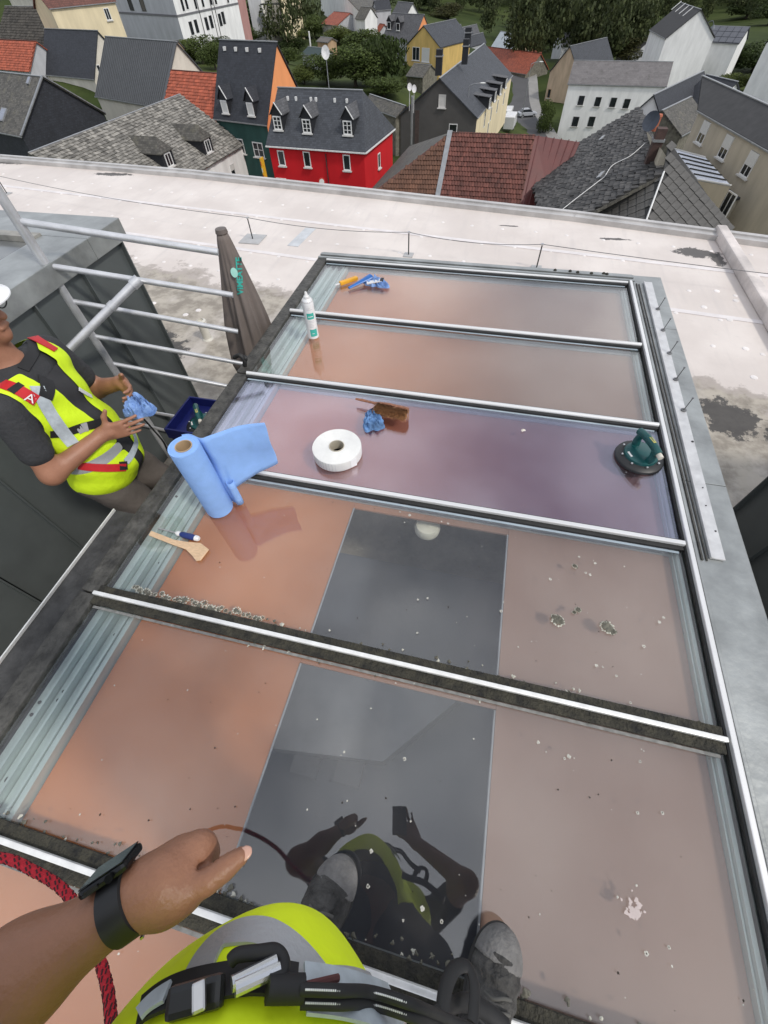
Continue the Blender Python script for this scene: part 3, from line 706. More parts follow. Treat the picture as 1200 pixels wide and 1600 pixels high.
def house_eave(name, label, a, b, ze, m1, m2, pitchdeg, wall, roofm, hip1=False, hip2=False, depth=None, drop=None, snap=1.6, **kw):
    """front eave from pixel a to pixel b at height ze; ridge passes through pixels m1 (left), m2 (right); roof pitch given"""
    Aq, Bq = P(*a, ze), P(*b, ze); d = unit(Bq-Aq); n = unit(np.cross(UPZ, d)); 
    if n@(Aq-CC) < 0: n = -n
    tp = math.tan(math.radians(pitchdeg)); best = None
    for hd in np.linspace(.8, 14, 331):
        o = Aq+n*hd+UPZ*hd*tp; x0, x1 = J(o), J(o+d*5); t = x1-x0; t /= np.linalg.norm(t); s = abs((m1[0]-x0[0])*t[1]-(m1[1]-x0[1])*t[0])
        if best is None or s < best[0]: best = (s, hd)
    hd = best[1]; o = Aq+n*hd+UPZ*hd*tp
    def along(m):
        ts = np.linspace(-8, 40, 1600); k = np.array([np.hypot(*(J(o+d*t)-np.array(m))) for t in ts]); return float(ts[k.argmin()])
    t1, t2 = along(m1), along(m2); Lw = float((Bq-Aq)@d)
    if not hip1: t1 = 0 if abs(t1) < snap else t1
    if not hip2: t2 = Lw if abs(t2-Lw) < snap else t2
    if not hip1 and not hip2 and (t1 != 0 or t2 != Lw):
        # gable house: let the eave follow the ridge ends
        Aq2, Bq2 = Aq+d*t1, Aq+d*t2
        Aq, Bq = Aq2, Bq2; t2 -= t1; t1 = 0; o = Aq+n*hd+UPZ*hd*tp
    q1, q2 = o+d*t1, o+d*t2
    c = [Aq, Bq, Bq+n*2*hd, Aq+n*2*hd]; cen = sum(c)/4
    base = min(gz(*p[:2]) for p in c)-.5
    print('HOUSE', name, 'w %.1f hd %.1f ze %.1f wallh %.1f dist %.0f' % (Lw, hd, ze, ze-base, np.hypot(*cen[:2])), 't', round(t1, 1), round(t2, 1))
    h = build_house(name, label, c, q1, q2, base, wall, roofm, hip1, hip2, **kw); h.n = n; h.d = d; h.hd = hd; return h
def house_gable(name, label, a, b, ze, apex, length, wall, roofm, **kw):
    """gable end towards us between pixels a and b, apex pixel"""
    Aq, Bq = P(*a, ze), P(*b, ze); d = unit(Bq-Aq); n = unit(np.cross(UPZ, d))
    if n@(Aq-CC) < 0: n = -n
    m = (Aq+Bq)/2; zs = np.linspace(.3, 9, 400); k = [np.hypot(*(J(m+UPZ*z)-np.array(apex))) for z in zs]; rise = zs[int(np.argmin(k))]
    # corners: left side is the 'front' eave
    c = [Aq+n*length, Aq, Bq, Bq+n*length]; q2 = m+UPZ*rise; q1 = q2+n*length
    base = min(gz(*p[:2]) for p in c)-.5
    print('GABLE', name, 'w %.1f rise %.1f off %.0fpx ze %.1f wallh %.1f dist %.0f' % (np.linalg.norm(Bq-Aq), rise, min(k), ze, ze-base, np.hypot(*m[:2])))
    h = build_house(name, label, c, q1, q2, base, wall, roofm, **kw); h.n = n; h.d = d; return h
def wplane(h, i, out=.0):
    a, b = h.ci[i], h.ci[(i+1) % 4]; d = unit(A3(*(b-a)[:2], 0)); o = unit(np.cross(d, UPZ)); cen = sum(h.ci)/4
    if o@(a-cen) < 0: o = -o
    return a, d, o
def window(parent, p, d, o, w, hgt, frame=M_fr, mull=1, bars=0, sill=True, shutter=0.0, pane=None, name='window'):
    """p centre on the wall, d along the wall, o outwards"""
    t = .07; fw = min(.09, w*.13); mb = MB(); ax = (d, o, UPZ)
    mb.box(p+UPZ*(hgt/2-fw/2)+o*.02, (w, t, fw), ax); mb.box(p-UPZ*(hgt/2-fw/2)+o*.02, (w, t, fw), ax)
    mb.box(p+d*(w/2-fw/2)+o*.02, (fw, t, hgt-2*fw), ax); mb.box(p-d*(w/2-fw/2)+o*.02, (fw, t, hgt-2*fw), ax)
    for k in range(mull):
        x = (k+1)/(mull+1)-.5; mb.box(p+d*w*x+o*.018, (fw*.8, t*.8, hgt-2*fw), ax)
    for k in range(bars):
        z = (k+1)/(bars+1)-.5; mb.box(p+UPZ*hgt*z+o*.016, (w-2*fw, t*.7, fw*.5), ax)
    f = mb.build(name, frame, parent)
    mb = MB(); mb.box(p+o*.008, (w-fw, .02, hgt-fw), ax); mb.build('pane', pane or M_win, f)
    if sill: mb = MB(); mb.box(p-UPZ*(hgt/2+.06)+o*.08, (w*1.25, .2, .1), ax); mb.build('sill', M_sill, f)
    if shutter: mb = MB(); mb.box(p+UPZ*(hgt*(1-shutter)/2)+o*.05, (w*.96, .07, hgt*shutter), ax); mb.build('shutter', M_shut, f)
    return f
def wins(h, i, pxs, w, hgt, **kw):
    a, d, o = wplane(h, i)
    for (x, y) in pxs:
        p = on_plane(x, y, a, o); window(h.e, p, d, o, w, hgt, **kw)
def dormer(h, px, w, hw, hr, mroof, mcheek, depth=None, hipd=False, frame=M_fr, mull=1, bars=1, flat=False, pane=None, wscale=.78, verge=None, front=True):
    """px: foot of the dormer front on the front slope (pixels)"""
    a = h.c[0]; d = unit(h.c[1]-h.c[0]); nrm = unit(np.cross(d, h.q1-a)); p = on_plane(*px, a, nrm)
    o = unit(A3(*np.cross(d, UPZ)[:2], 0)); o = o if o@(h.c[0]-h.c[3]) > 0 else -o
    up = unit(h.q1-a-d*((h.q1-a)@d)); tp = up[2]/np.linalg.norm(up[:2])
    D = (hw+hr)/tp+.1; Dw = hw/tp
    fl, fr = p-d*w/2, p+d*w/2
    mb = MB()
    vs = [fl, fr, fr+UPZ*hw, fl+UPZ*hw, fl-o*Dw+UPZ*hw, fr-o*Dw+UPZ*hw]
    fs = [(0, 1, 2, 3), (0, 3, 4), (1, 5, 2)]
    if not hipd and not flat: vs.append(p+UPZ*(hw+hr)); fs.append((3, 2, 6))
    mb.add(vs, fs); dm = mb.build('dormer', mcheek, h.e)
    ov = .14; mb = MB(); th = A3(0, 0, -.07)
    if flat:
        q = [fl+UPZ*(hw+.08)+o*ov-d*ov, fr+UPZ*(hw+.08)+o*ov+d*ov, fr+UPZ*(hw+.08+hr)-o*((hw+hr)/tp+.2)+d*ov, fl+UPZ*(hw+.08+hr)-o*((hw+hr)/tp+.2)-d*ov]
        mb.slab(q, th, 0, face_uv(q[0], q[1], q[3]))
    else:
        rf = p+UPZ*(hw+hr+.08)+o*(ov if not hipd else -hr*.55); rb = p+UPZ*(hw+hr+.08)-o*D
        el, er = fl+UPZ*(hw+.0)-d*ov+o*ov, fr+UPZ*(hw+.0)+d*ov+o*ov; bl, br_ = fl+UPZ*hw-d*ov-o*(Dw+.1), fr+UPZ*hw+d*ov-o*(Dw+.1)
        mb.slab([el, rf, rb, bl], th, 0, face_uv(el, bl, rf)); mb.slab([rf, er, br_, rb], th, 0, face_uv(er, br_, rf))
        if hipd: mb.slab([el, er, rf], th, 0, face_uv(el, er, rf))
    rr = mb.build('dormer_roof', mroof, dm)
    if verge is not None:
        mb = MB(); mb.bar(rf+A3(0, 0, .02), er+A3(0, 0, .02), .09, .06); mb.bar(rf+A3(0, 0, .02), el+A3(0, 0, .02), .09, .06) if verge == 2 else None
        # bright lead verge
        if verge: mb.build('verge', M_gutw, dm)
    if front:
        window(dm, p+UPZ*hw*.5+o*.01, d, o, w*wscale, hw*.82, frame=frame, mull=mull, bars=bars, sill=True, pane=pane)
    return dm
def chimney(h, px, z, w, l, hgt, m, cap=M_gut, pots=0, name='chimney'):
    p = P(*px, z); mb = MB(); mb.box(p+UPZ*(-1.0+hgt)/2-UPZ*0, (w, l, hgt+1.0)); ch = mb.build(name, m, h.e)
    mb = MB(); mb.box(p+UPZ*(hgt/2+.0)+UPZ*(-.5+.56), (w*1.2, l*1.2, .12)); mb.build('chimney_cap', cap, ch); return ch
def tiles(parent, name, o, e1, e2, poly, tw, th, m, thick=.03, jit=.02, lift=.02, gap=.94, individual=False, limit=300, curve=0.0, tilt=.05, diamond=False):
    """pieces laid on the roof plane o + u*e1 + v*e2, kept where their centre is inside poly (list of uv)"""
    nrm = unit(np.cross(e1, e2)); nrm = nrm if nrm[2] > 0 else -nrm
    poly = np.array(poly)
    def inside(u, v):
        c = False; j = len(poly)-1
        for i in range(len(poly)):
            if (poly[i][1] > v) != (poly[j][1] > v) and u < (poly[j][0]-poly[i][0])*(v-poly[i][1])/(poly[j][1]-poly[i][1])+poly[i][0]: c = not c
            j = i
        return c
    lo, hi = poly.min(0), poly.max(0); cells = []
    r = 0; v = lo[1]
    while v < hi[1]:
        u = lo[0]+(tw/2 if r % 2 else 0)
        while u < hi[0]:
            if inside(u, v+th*.3): cells.append((u, v))
            u += tw
        v += th; r += 1
    mbj = MB()
    def piece(mb, u, v, ju=0, jz=0):
        c = o+e1*u+e2*v+nrm*(lift+jz)
        if diamond:
            a = tw*.5*gap; b = th*1.02*gap; vs = [c-e2*b*.95+nrm*tilt, c+e1*a+nrm*tilt*.5, c+e2*b*.95, c-e1*a+nrm*tilt*.5]
            vs += [x-nrm*thick for x in vs]
            mb.add(vs, [(0, 1, 2, 3), (0, 4, 5, 1), (1, 5, 6, 2), (2, 6, 7, 3), (3, 7, 4, 0)]); return
        w = tw*gap/2; a = c-e2*th*.55+nrm*tilt; b = c+e2*th*.5
        if curve: vs = [a-e1*w, a-e1*w*.3+nrm*curve, a+e1*w*.5+nrm*curve*.5, a+e1*w, b-e1*w, b-e1*w*.3+nrm*curve, b+e1*w*.5+nrm*curve*.5, b+e1*w]; vs += [x-nrm*(thick+tilt*.8) for x in vs[:4]]; fs = [(0, 1, 5, 4), (1, 2, 6, 5), (2, 3, 7, 6), (8, 9, 1, 0), (9, 10, 2, 1), (10, 11, 3, 2)]
        else: vs = [a-e1*w, a+e1*w, b+e1*w, b-e1*w]; vs += [x-nrm*(thick+(tilt if i < 2 else 0)) for i, x in enumerate(vs)]; fs = [(0, 1, 2, 3), (0, 4, 5, 1), (1, 5, 6, 2), (3, 7, 4, 0)]
        mb.add(vs, fs)
    if individual:
        cells.sort(key=lambda q: np.linalg.norm(o+e1*q[0]+e2*q[1]-CC))
        first = None; o0 = wloc(parent)
        for k, (u, v) in enumerate(cells[:limit]):
            if first is None:
                mb = MB(); piece(mb, u, v); first = mb.build(name, m, parent); base_c = e1*u+e2*v
            else:
                q = first.copy(); col.objects.link(q); q.parent = parent; q.location = Vector(tuple(e1*u+e2*v-base_c+nrm*random.uniform(-.006, .006)))
        cells = cells[limit:]
    for (u, v) in cells: piece(mbj, u+random.uniform(-jit, jit), v+random.uniform(-jit, jit), 0, random.uniform(0, thick*.6))
    if mbj.v: mbj.build(name if not individual else name+'s', m, parent, kind='stuff')
    print('TILES', name, len(cells))
def uvpoly(o, e1, e2, pts): return [((p-o)@e1, (p-o)@e2) for p in pts]
# ================================================================== the houses
# --- red house
h = house_eave('red_house', 'bright red rendered house with slate hip roof and three dormers', (415, 227), (571, 238), -10.6, (435, 136), (566, 145), 39, M_red, R_slate, hip2=True, gut=M_gutw)
red = h
wins(h, 0, [(440, 247), (480, 249), (542, 254)], .78, 1.25, frame=M_fr, mull=0)
wins(h, 1, [(592, 251)], .7, 1.25, mull=0)
wins(h, 0, [(441, 287)], 1.2, 1.0, mull=0)
for x, y in ((436, 205), (481, 210), (544, 213)): dormer(h, (x, y), 1.15, 1.25, .8, R_slateg, R_slated, verge=1, bars=2)
ridge = lambda h, t: h.q1+(h.q2-h.q1)*t
p = ridge(h, .62); mb = MB(); mb.tube([p, p+UPZ*2.0], .04, 8); mast = mb.build('dish_mast', M_gut, h.e)
tod = unit(CC-p-A3(0, 0, 0)); ax_ = unit(A3(.2, -.9, .25)); X_ = unit(np.cross(UPZ, ax_)); Y_ = np.cross(ax_, X_)
mb = MB(); mb.lathe([(0, 0), (.19, .03), (.34, .09), (.38, .11), (.34, .10), (.19, .04), (0, .015)], p+UPZ*2.4, 22, (X_, Y_*1.25, ax_)); smooth_angle(mb.build('dish', mat('dish_white', (.62, .62, .62), .5), mast))
mb = MB(); a_, d_, o_ = wplane(h, 0); pp = on_plane(509, 240, a_, o_); mb.tube([pp+o_*.08, pp+o_*.08-UPZ*6], .05, 8); mb.build('downpipe', M_frd, h.e)
for i, t in enumerate((.16, .26, .44, .5, .72, .86)):
    p = ridge(h, t)-UPZ*.75+A3(0, 0, 0); fr = unit(h.c[0]-h.c[3]); p = p+fr*.75/math.tan(math.radians(39)); mb = MB(); mb.box(p+UPZ*.12, (.2, .2, .3)); mb.build('roof_vent', M_gutw, h.roof)
# shop sign and traffic signs in front of the red house
a_, d_, o_ = wplane(h, 0); p = on_plane(417, 268, a_, o_)+o_*.5
e = empty('shop_sign', tuple(p-UPZ*1.6), 'narrow yellow and red vertical shop sign at the left corner of the red house', 'sign')
mb = MB(); mb.box(p, (.12, .6, 2.6), (d_, o_, UPZ)); mb.build('board', mat('sign_yellow', (.70, .42, .03), .5), e)
for k, z in enumerate((.85, .3, -.25, -.8)):
    mb = MB(); mb.box(p-d_*.062+UPZ*z, (.01, .34, .36), (d_, o_, UPZ)); mb.box(p+o_*.302+UPZ*z, (.08, .01, .36), (d_, o_, UPZ)); mb.build('sign_mark', mat('sign_red', (.5, .03, .02), .5) if k % 2 == 0 else mat('sign_white', (.7, .7, .68), .5), e, kind='stuff')
mb = MB(); mb.box(p-o_*.35+UPZ*1.0, (.06, .3, .06), (d_, o_, UPZ)); mb.build('bracket', M_frd, e)
p = on_plane(511, 284, a_, o_)+o_*1.2; g_ = gz(p[0], p[1])
e = empty('traffic_sign', (p[0], p[1], g_), 'pole with round no parking signs in front of the red house', 'traffic sign')
mb = MB(); mb.tube([A3(p[0], p[1], g_), p+UPZ*.6], .05, 8); mb.build('pole', M_gut, e)
cd = unit(A3(*(CC-p)[:2], 0)); X_ = np.cross(UPZ, cd)
for z, m1_, m2_ in ((.35, mat('sign_red'), mat('sign_white')), (-.5, mat('sign_red'), mat('sign_blue', (.02, .06, .35), .5))):
    mb = MB(); mb.lathe([(.36, -.02), (.36, .02), (0, .025)], p+UPZ*z+cd*.08, 20, (X_, UPZ, cd)); s1 = mb.build('sign_disc', m1_, e)
    mb = MB(); mb.lathe([(.25, .02), (.25, .035), (0, .036)], p+UPZ*z+cd*.08, 20, (X_, UPZ, cd)); mb.build('sign_face', m2_, s1)
# --- green house with orange gable
h = house_eave('green_house', 'dark green house with steep slate roof and orange right gable', (333, 185), (417, 195), -10.2, (341, 62), (438, 69), 55, M_green, R_slated, endwall=M_orange)
for x, y in ((354, 179), (394, 183)): dormer(h, (x, y), 1.15, 1.3, .95, R_slated, R_slated, verge=1, mull=0, bars=0, pane=M_shut)
wins(h, 0, [(404, 234), (374, 228)], 1.5, 1.35, mull=1, bars=1)
for t in (.12, .32, .52, .74): 
    p = ridge(h, t)+unit(h.c[0]-h.c[3])*.5-UPZ*.6; mb = MB(); mb.box(p, (.28, .28, .3)); mb.build('roof_vent', M_gutw, h.roof)
# --- weathered stone slate house
zr = -8.2; R1, R2 = P(281, 147, zr), P(46, 238, zr); dd = unit(R1-R2); nn = unit(np.cross(dd, UPZ)); nn = nn if nn[0] > 0 else -nn
best = None
for hd in np.linspace(2, 9, 71):
    for rs in np.linspace(1, 8, 71):
        s = np.hypot(*(J(R1+nn*hd-UPZ*rs)-np.array([380, 225])))
        if best is None or s < best[0]: best = (s, hd, rs)
s, hd, rs = best; print('STONE', best, np.linalg.norm(R1-R2))
ze = zr-rs; cB, cA = R1+nn*hd-UPZ*rs, R2+nn*hd-UPZ*rs
c = [cA, cB, cB-nn*2*hd, cA-nn*2*hd]; base = min(gz(*p[:2]) for p in c)-.5
h = build_house('stone_slate_house', 'white house with weathered mossy stone slate roof and two hipped dormers', c, R2, R1, base, M_white, R_old)
h.n = -nn; h.d = dd
M_sslate = mat('stone_slate', (.20, .19, .17), .85, 0, .35, 1.2, .4, 10, island=.45)
e1 = dd; e2 = unit(R2-cA); o = cA
tiles(h.roof, 'stone_slates', o, e1, e2, [(0, 0), (np.linalg.norm(R1-R2), 0), (np.linalg.norm(R1-R2), np.linalg.norm(R2-cA)), (0, np.linalg.norm(R2-cA))], .36, .30, M_sslate, .035, .03, .02, .95, tilt=.05)
for x, y in ((328, 240), (268, 262)): dormer(h, (x, y), 1.8, 1.3, 1.0, R_old, R_slated, hipd=True, bars=0, wscale=.55)
wins(h, 0, [(364, 268)], .9, 1.3, mull=0, shutter=.4)
# --- dark slate house front left, gable towards us
h = house_gable('dark_slate_house', 'house with black slate-hung gable and worn grey roof at the left edge', (33, 213), (165, 177), -10.3, (76, 115), 16, R_slated, R_old)
sl_a = h.c[1]; nrm = unit(np.cross(h.c[0]-h.c[1], h.q2-h.c[1]))
for (x, y, w, l, nm) in ((5, 180, 1.1, 1.5, 'roof_window'), (46, 127, .5, .8, 'roof_vent')):
    p = on_plane(x, y, sl_a, nrm); e1 = unit(h.c[0]-h.c[1]); e2 = unit(np.cross(nrm, e1)); e3 = np.cross(e1, e2); e3 = e3 if e3[2] > 0 else -e3
    mb = MB(); mb.box(p+e3*.06, (w, l, .16), (e1, e2, e3)); f = mb.build(nm, M_gut, h.roof)
    mb = MB(); mb.box(p+e3*.13, (w*.8, l*.8, .04), (e1, e2, e3)); mb.build('pane', mat('skyglass', (.25, .27, .32), .15), f)
for (c0, c1) in ((h.c[1], h.q2), (h.c[2], h.q2)):
    mb = MB(); mb.bar(c0+A3(0, 0, .05), c1+A3(0, 0, .05), .28, .1); mb.build('verge', M_gut, h.roof)
# --- slate house with cream gable behind it
h = house_eave('cream_gable_house', 'house with plain dark slate roof and tall cream right gable', (47, 114), (131, 122), -9.6, (69, 44), (152, 50), 50, M_creamp, R_slated)
wins(h, 1, [(154, 107)], .6, .8, mull=0, sill=False)
# --- house with dark profiled metal roof
h = house_eave('metal_roof_house', 'cream house under a wide dark grey ribbed metal roof', (148, 150), (254, 168), -10.6, (172, 57), (268, 66), 46, M_creamp, R_metal)
e1 = unit(h.c[1]-h.c[0]); e2 = unit(h.q1-h.c[0]); Lr = np.linalg.norm(h.q1-h.c[0]); Wd = np.linalg.norm(h.c[1]-h.c[0]); n3 = unit(np.cross(e1, e2)); n3 = n3 if n3[2] > 0 else -n3
for k in range(int(Wd/.42)):
    p = h.c[0]+e1*(.2+k*.42); mb = MB(); mb.bar(p+n3*.03, p+e2*Lr+n3*.03, .07, .06, n3); mb.build('rib', R_metal, h.roof)
# --- small roofs on the left
h = house_eave('orange_tile_house', 'small house with orange red clay tile roof at the left edge', (-40, 104), (46, 111), -8.9, (-30, 60), (53, 68), 40, M_greyw, R_red)
e1, e2 = unit(h.c[1]-h.c[0]), unit(h.q1-h.c[0])
M_ct = mat('clay_tiles_orange', (.34, .085, .045), .8, 0, .2, 1.5, island=.22)
tiles(h.roof, 'clay_tiles', h.c[0], e1, e2, uvpoly(h.c[0], e1, e2, [h.c[0], h.c[1], h.q2, h.q1]), .3, .36, M_ct, .03, .01, .02, .97, curve=.03)
h = house_eave('red_tile_annex', 'low red clay tile roof squeezed between metal roof and green house', (250, 186), (331, 196), -11.2, (266, 109), (336, 113), 42, M_white, R_red)
e1, e2 = unit(h.c[1]-h.c[0]), unit(h.q1-h.c[0])
tiles(h.roof, 'clay_tiles', h.c[0], e1, e2, uvpoly(h.c[0], e1, e2, [h.c[0], h.c[1], h.q2, h.q1]), .3, .36, M_ct, .03, .01, .02, .97, curve=.03)
h = house_eave('old_tile_barn', 'old barn with sagging blackish tile roof in the top left corner', (6, 66), (72, 70), -7.2, (8, 9), (92, 14), 38, M_tan, R_old)
e1, e2 = unit(h.c[1]-h.c[0]), unit(h.q1-h.c[0]); M_bt = mat('black_tiles', (.055, .05, .042), .9, 0, .4, 1.0, island=.3)
tiles(h.roof, 'old_tiles', h.c[0], e1, e2, uvpoly(h.c[0], e1, e2, [h.c[0], h.c[1], h.q2, h.q1]), .4, .45, M_bt, .03, .03, .02, .97, curve=.04)
h = house_eave('cream_house', 'cream house with brown tile roof beyond the old barn', (76, 13), (182, 2), -3.2, (60, -22), (170, -34), 35, M_cream, R_brown)
wins(h, 0, [(168, 22)], .9, 1.3, mull=1)
h = house_eave('yellow_barn', 'pale yellow barn with dark roof at the very top left', (18, -6), (66, -4), -3.4, (20, -30), (66, -28), 35, M_creamp, R_brown)
h = house_gable('brown_shed', 'small brown timber shed with grey metal roof behind the red annex', (270, 106), (306, 93), -11.0, (266, 66), 5, M_tan, R_slateg)
h = house_eave('garage_shed', 'small shed with pale flat grey roof near the cream house', (170, 55), (216, 58), -9.8, (158, 40), (205, 36), 12, M_greyw, mat('pale_felt', (.36, .36, .36), .8))
# --- white apartment block (flat roof, reaches above the picture)
zb = -6.3; K = P(277, 25, zb); Wl = P(160, 18, zb); Rr = P(372, 5, zb)
def flat_block(name, label, K, Wl, Rr, base, ztop, wall, wallr, group=None, cat='apartment block'):
    Bk = Wl+Rr-K; cen = (K+Wl+Rr+Bk)/4; e = empty(name, (cen[0], cen[1], base), label, cat, group); h = House(); h.e = e
    h.ci = [A3(*q[:2], ztop) for q in (Wl, K, Rr, Bk)]; mb = MB()
    v = [A3(*q[:2], z) for z in (base, ztop) for q in (Wl, K, Rr, Bk)]
    mb.add(v, [(0, 1, 5, 4), (2, 3, 7, 6), (3, 0, 4, 7)], 0); mb.add(v, [(1, 2, 6, 5)], 1); mb.build('wall', [wall, wallr], e)
    mb = MB(); mb.slab([A3(*q[:2], ztop)+unit(A3(*(q-cen)[:2], 0))*.35 for q in (Wl, K, Rr, Bk)], A3(0, 0, .3)); mb.build('roof', R_tar, e); return h
ap = flat_block('apartment_block', 'white modern apartment block with left side coloured as shaded, dark windows at the top left', K, Wl, Rr, gz(*K[:2])-2, 3.0, M_greyw, M_white)  # left face of the white block greyed to imitate its shade
h = ap
for i in (0, 1):
    a, d, o = wplane(h, i); l = np.linalg.norm((h.ci[i+1]-h.ci[i])[:2]); mb = MB(); q = A3(*h.ci[i][:2], zb); mb.bar(q+o*.03, q+d*l+o*.03, .12, .28); mb.build('band', mat('band_grey', (.16, .16, .17), .7), h.e)
wins(h, 0, [(203, 4), (222, 5)], 1.7, 2.2, frame=M_frd, mull=0, sill=False)
wins(h, 1, [(285, 8), (291, 5), (305, 5), (316, 2), (329, -1), (336, -2), (355, -4)], 1.05, 1.7, frame=M_fr, mull=0, sill=False)
wins(h, 1, [(299, 44), (307, 41), (323, 37), (330, 34), (344, 31), (349, 28)], 1.15, 1.8, frame=M_frd, mull=0, sill=False)
a, d, o = wplane(h, 1)
for x in (314, 334, 339):
    p = on_plane(x, 30, a, o); mb = MB(); mb.tube([p+o*.08+UPZ*6, p+o*.08-UPZ*5], .07, 8); mb.build('downpipe', M_frd, h.e)
zb = -8.5
blk = flat_block('pink_block', 'pink rendered building right of the white apartment block', P(374, 32, zb-1), P(362, 34, zb-1), P(389, 30, zb-1), gz(*P(374, 32, zb)[:2])-4, 1.0, M_pink, M_pink, cat='building')
wins(blk, 1, [(382, 24)], 1.2, 2.2, frame=M_fr, mull=1, sill=False)
blk = flat_block('balcony_house', 'white house with dark balcony posts at the top', P(410, 14, zb-1), P(390, 16, zb-1), P(442, 8, zb-1), gz(*P(410, 14, zb)[:2])-4, .5, M_greyw, M_white, cat='building')
q0 = P(408, 14, zb-1); 
for k, (x, y) in enumerate(((410, 18), (424, 16), (438, 13))):
    p = P(x, y, zb-1.5); mb = MB(); mb.box(p-UPZ*2, (.25, .25, 7)); mb.build('balcony_post', M_frd, blk.e)
p = P(424, 6, zb); mb = MB(); mb.box(p, (6, 2.4, .25)); mb.build('balcony', M_frd, blk.e)
blk = flat_block('yellow_balcony_house', 'pale yellow house with rounded balcony at the top edge', P(452, 12, zb-1), P(440, 14, zb-1), P(470, 6, zb-1), gz(*P(452, 12, zb)[:2])-4, 0, M_cream, M_cream, cat='building')
p = P(461, 12, zb-.5); mb = MB(); mb.box(p, (3.2, 1.6, 1.0)); mb.build('balcony', M_cream, blk.e)
# --- long slate house beyond the red one: hung-slate gable, cream front with dormers
zg = -13.6
Aq, Bq = P(622, 190, zg), P(746, 186, zg)
ze = -13.2; g0, g1 = P(632, 172, ze), P(746, 184, ze); dirn = unit(P(801, 117, ze)-g1)
ln = np.linalg.norm(P(801, 117, ze)-g1); dg = unit(g0-g1); Wg = np.linalg.norm(g0-g1); nl = unit(np.cross(UPZ, dirn)); nl = nl if nl@dg > 0 else -nl
Wg = float((g0-g1)@nl); mid = g1+nl*Wg/2
zs = np.linspace(1, 9, 300); kk = [abs(J(mid+UPZ*z)[1]-122) for z in zs]; rise = float(zs[int(np.argmin(kk))]); print('LONG', ln, Wg, rise, gz(*g1[:2]))
c = [g1, g1+dirn*ln, g1+dirn*ln+nl*Wg, g1+nl*Wg]; q1 = mid+UPZ*rise; q2 = q1+dirn*ln
h = build_house('long_slate_house', 'long slate roofed house with grey slate-hung gable and cream front', c, q1, q2, gz(*g1[:2])-1, M_cream, R_slate, endwall=R_hung)
for k in range(4):
    x, y = (764+k*8.5, 170-k*10.5); 
    try: dormer(h, (x, y), 1.3, 1.25, .25, R_slateg, R_slated, flat=True, bars=0)
    except Exception as ex: print('dormer', ex)
chimney(h, (686, 100), -8.2, .8, .8, 1.3, R_slated); chimney(h, (727, 84), -8.4, .8, .8, 1.4, R_slated); chimney(h, (731, 60), -8.6, 1.0, .8, 1.2, R_slated)
wins(h, 0, [(757, 188), (767, 178), (777, 166), (787, 154), (762, 202)], .8, 1.6, frame=M_fr, mull=0, sill=False)
a, d, o = wplane(h, 3); window(h.e, on_plane(691, 158, a, o)+o*.04, d, o, 1.0, 1.3, frame=M_sill, mull=0, pane=M_sill); window(h.e, on_plane(708, 200, a, o)+o*.04, d, o, 1.2, .9, frame=M_fr, mull=0)
p = P(654, 190, -14.0); mb = MB(); mb.box(p-UPZ*1.0, (.9, .8, 4.5)); ch = mb.build('chimney', mat('brick_dark', (.07, .05, .045), .9, 0, .3, 4), h.e)
mb = MB(); mb.tube([P(644, 150, -11.0), P(644, 150, -11.0)-UPZ*5], .16, 10); mb.build('flue_pipe', M_gut, h.e)
for x, y in ((640, 136), (647, 139)):
    p = P(x, y, -9.6); ax_ = unit(A3(.3, -.85, .3)); X_ = unit(np.cross(UPZ, ax_)); Y_ = np.cross(ax_, X_); mb = MB(); mb.lathe([(0, 0), (.17, .02), (.27, .065), (.29, .08), (.17, .035), (0, .015)], p, 18, (X_, Y_*1.3, ax_)); mb.tube([p, p-UPZ*2.2], .04, 6); mb.build('dish', mat('dish_white'), h.e)
# --- red pantile house in front
zr = -8.6; ze = -12.4
h = house_eave('red_pantile_house', 'house with big red clay pantile roof right behind the roof edge', (681, 322), (852, 334), -12.6, (690, 206), (836, 214), 40, M_white, R_brown, hip1=False)
e1, e2 = unit(h.c[1]-h.c[0]), unit(h.q1-h.c[0])
M_pt = mat('pantiles_red', (.115, .041, .031), .8, 0, .3, .8, island=.3); M_ptb = mat('pantiles_brown', (.115, .055, .034), .85, 0, .25, .8, island=.2)
tiles(h.roof, 'pantiles', h.c[0], e1, e2, uvpoly(h.c[0], e1, e2, [h.c[0], h.c[1], h.q2, h.q1]), .25, .40, M_pt, .035, .01, .02, .97, curve=.035, tilt=.06)
pant = h
# left hip wing with brown pantiles
c0 = P(560, 318, -12.9); tri = [c0, h.c[0], h.q1]; mb = MB(); mb.slab(tri, A3(0, 0, -.15), 0, face_uv(tri[0], tri[1], tri[2])); wing = mb.build('roof_wing', R_brown, h.e)
e1, e2 = face_uv(*tri); tiles(wing, 'pantiles', tri[0], e1, e2, uvpoly(tri[0], e1, e2, tri), .25, .40, M_ptb, .035, .01, .02, .97, curve=.035, tilt=.06)
bk = P(640, 228, -12.0); mb = MB(); mb.slab([c0, h.q1, bk], A3(0, 0, -.15), 0, face_uv(c0, h.q1, bk)); mb.build('roof_wing', R_old, h.e)
mb = MB(); mb.slab([A3(*c0[:2], h.c[0][2]-5), A3(*h.c[0][:2], h.c[0][2]-5), h.c[0]-A3(0, 0, .15), c0-A3(0, 0, .15)], A3(.0, .25, 0)); mb.build('wing_wall', M_white, h.e)
mb = MB(); mb.bar(h.c[0]+e2*.0+A3(0, 0, .13), h.q1+A3(0, 0, .13), .42, .07); mb.build('lead_valley', M_gut, h.e)
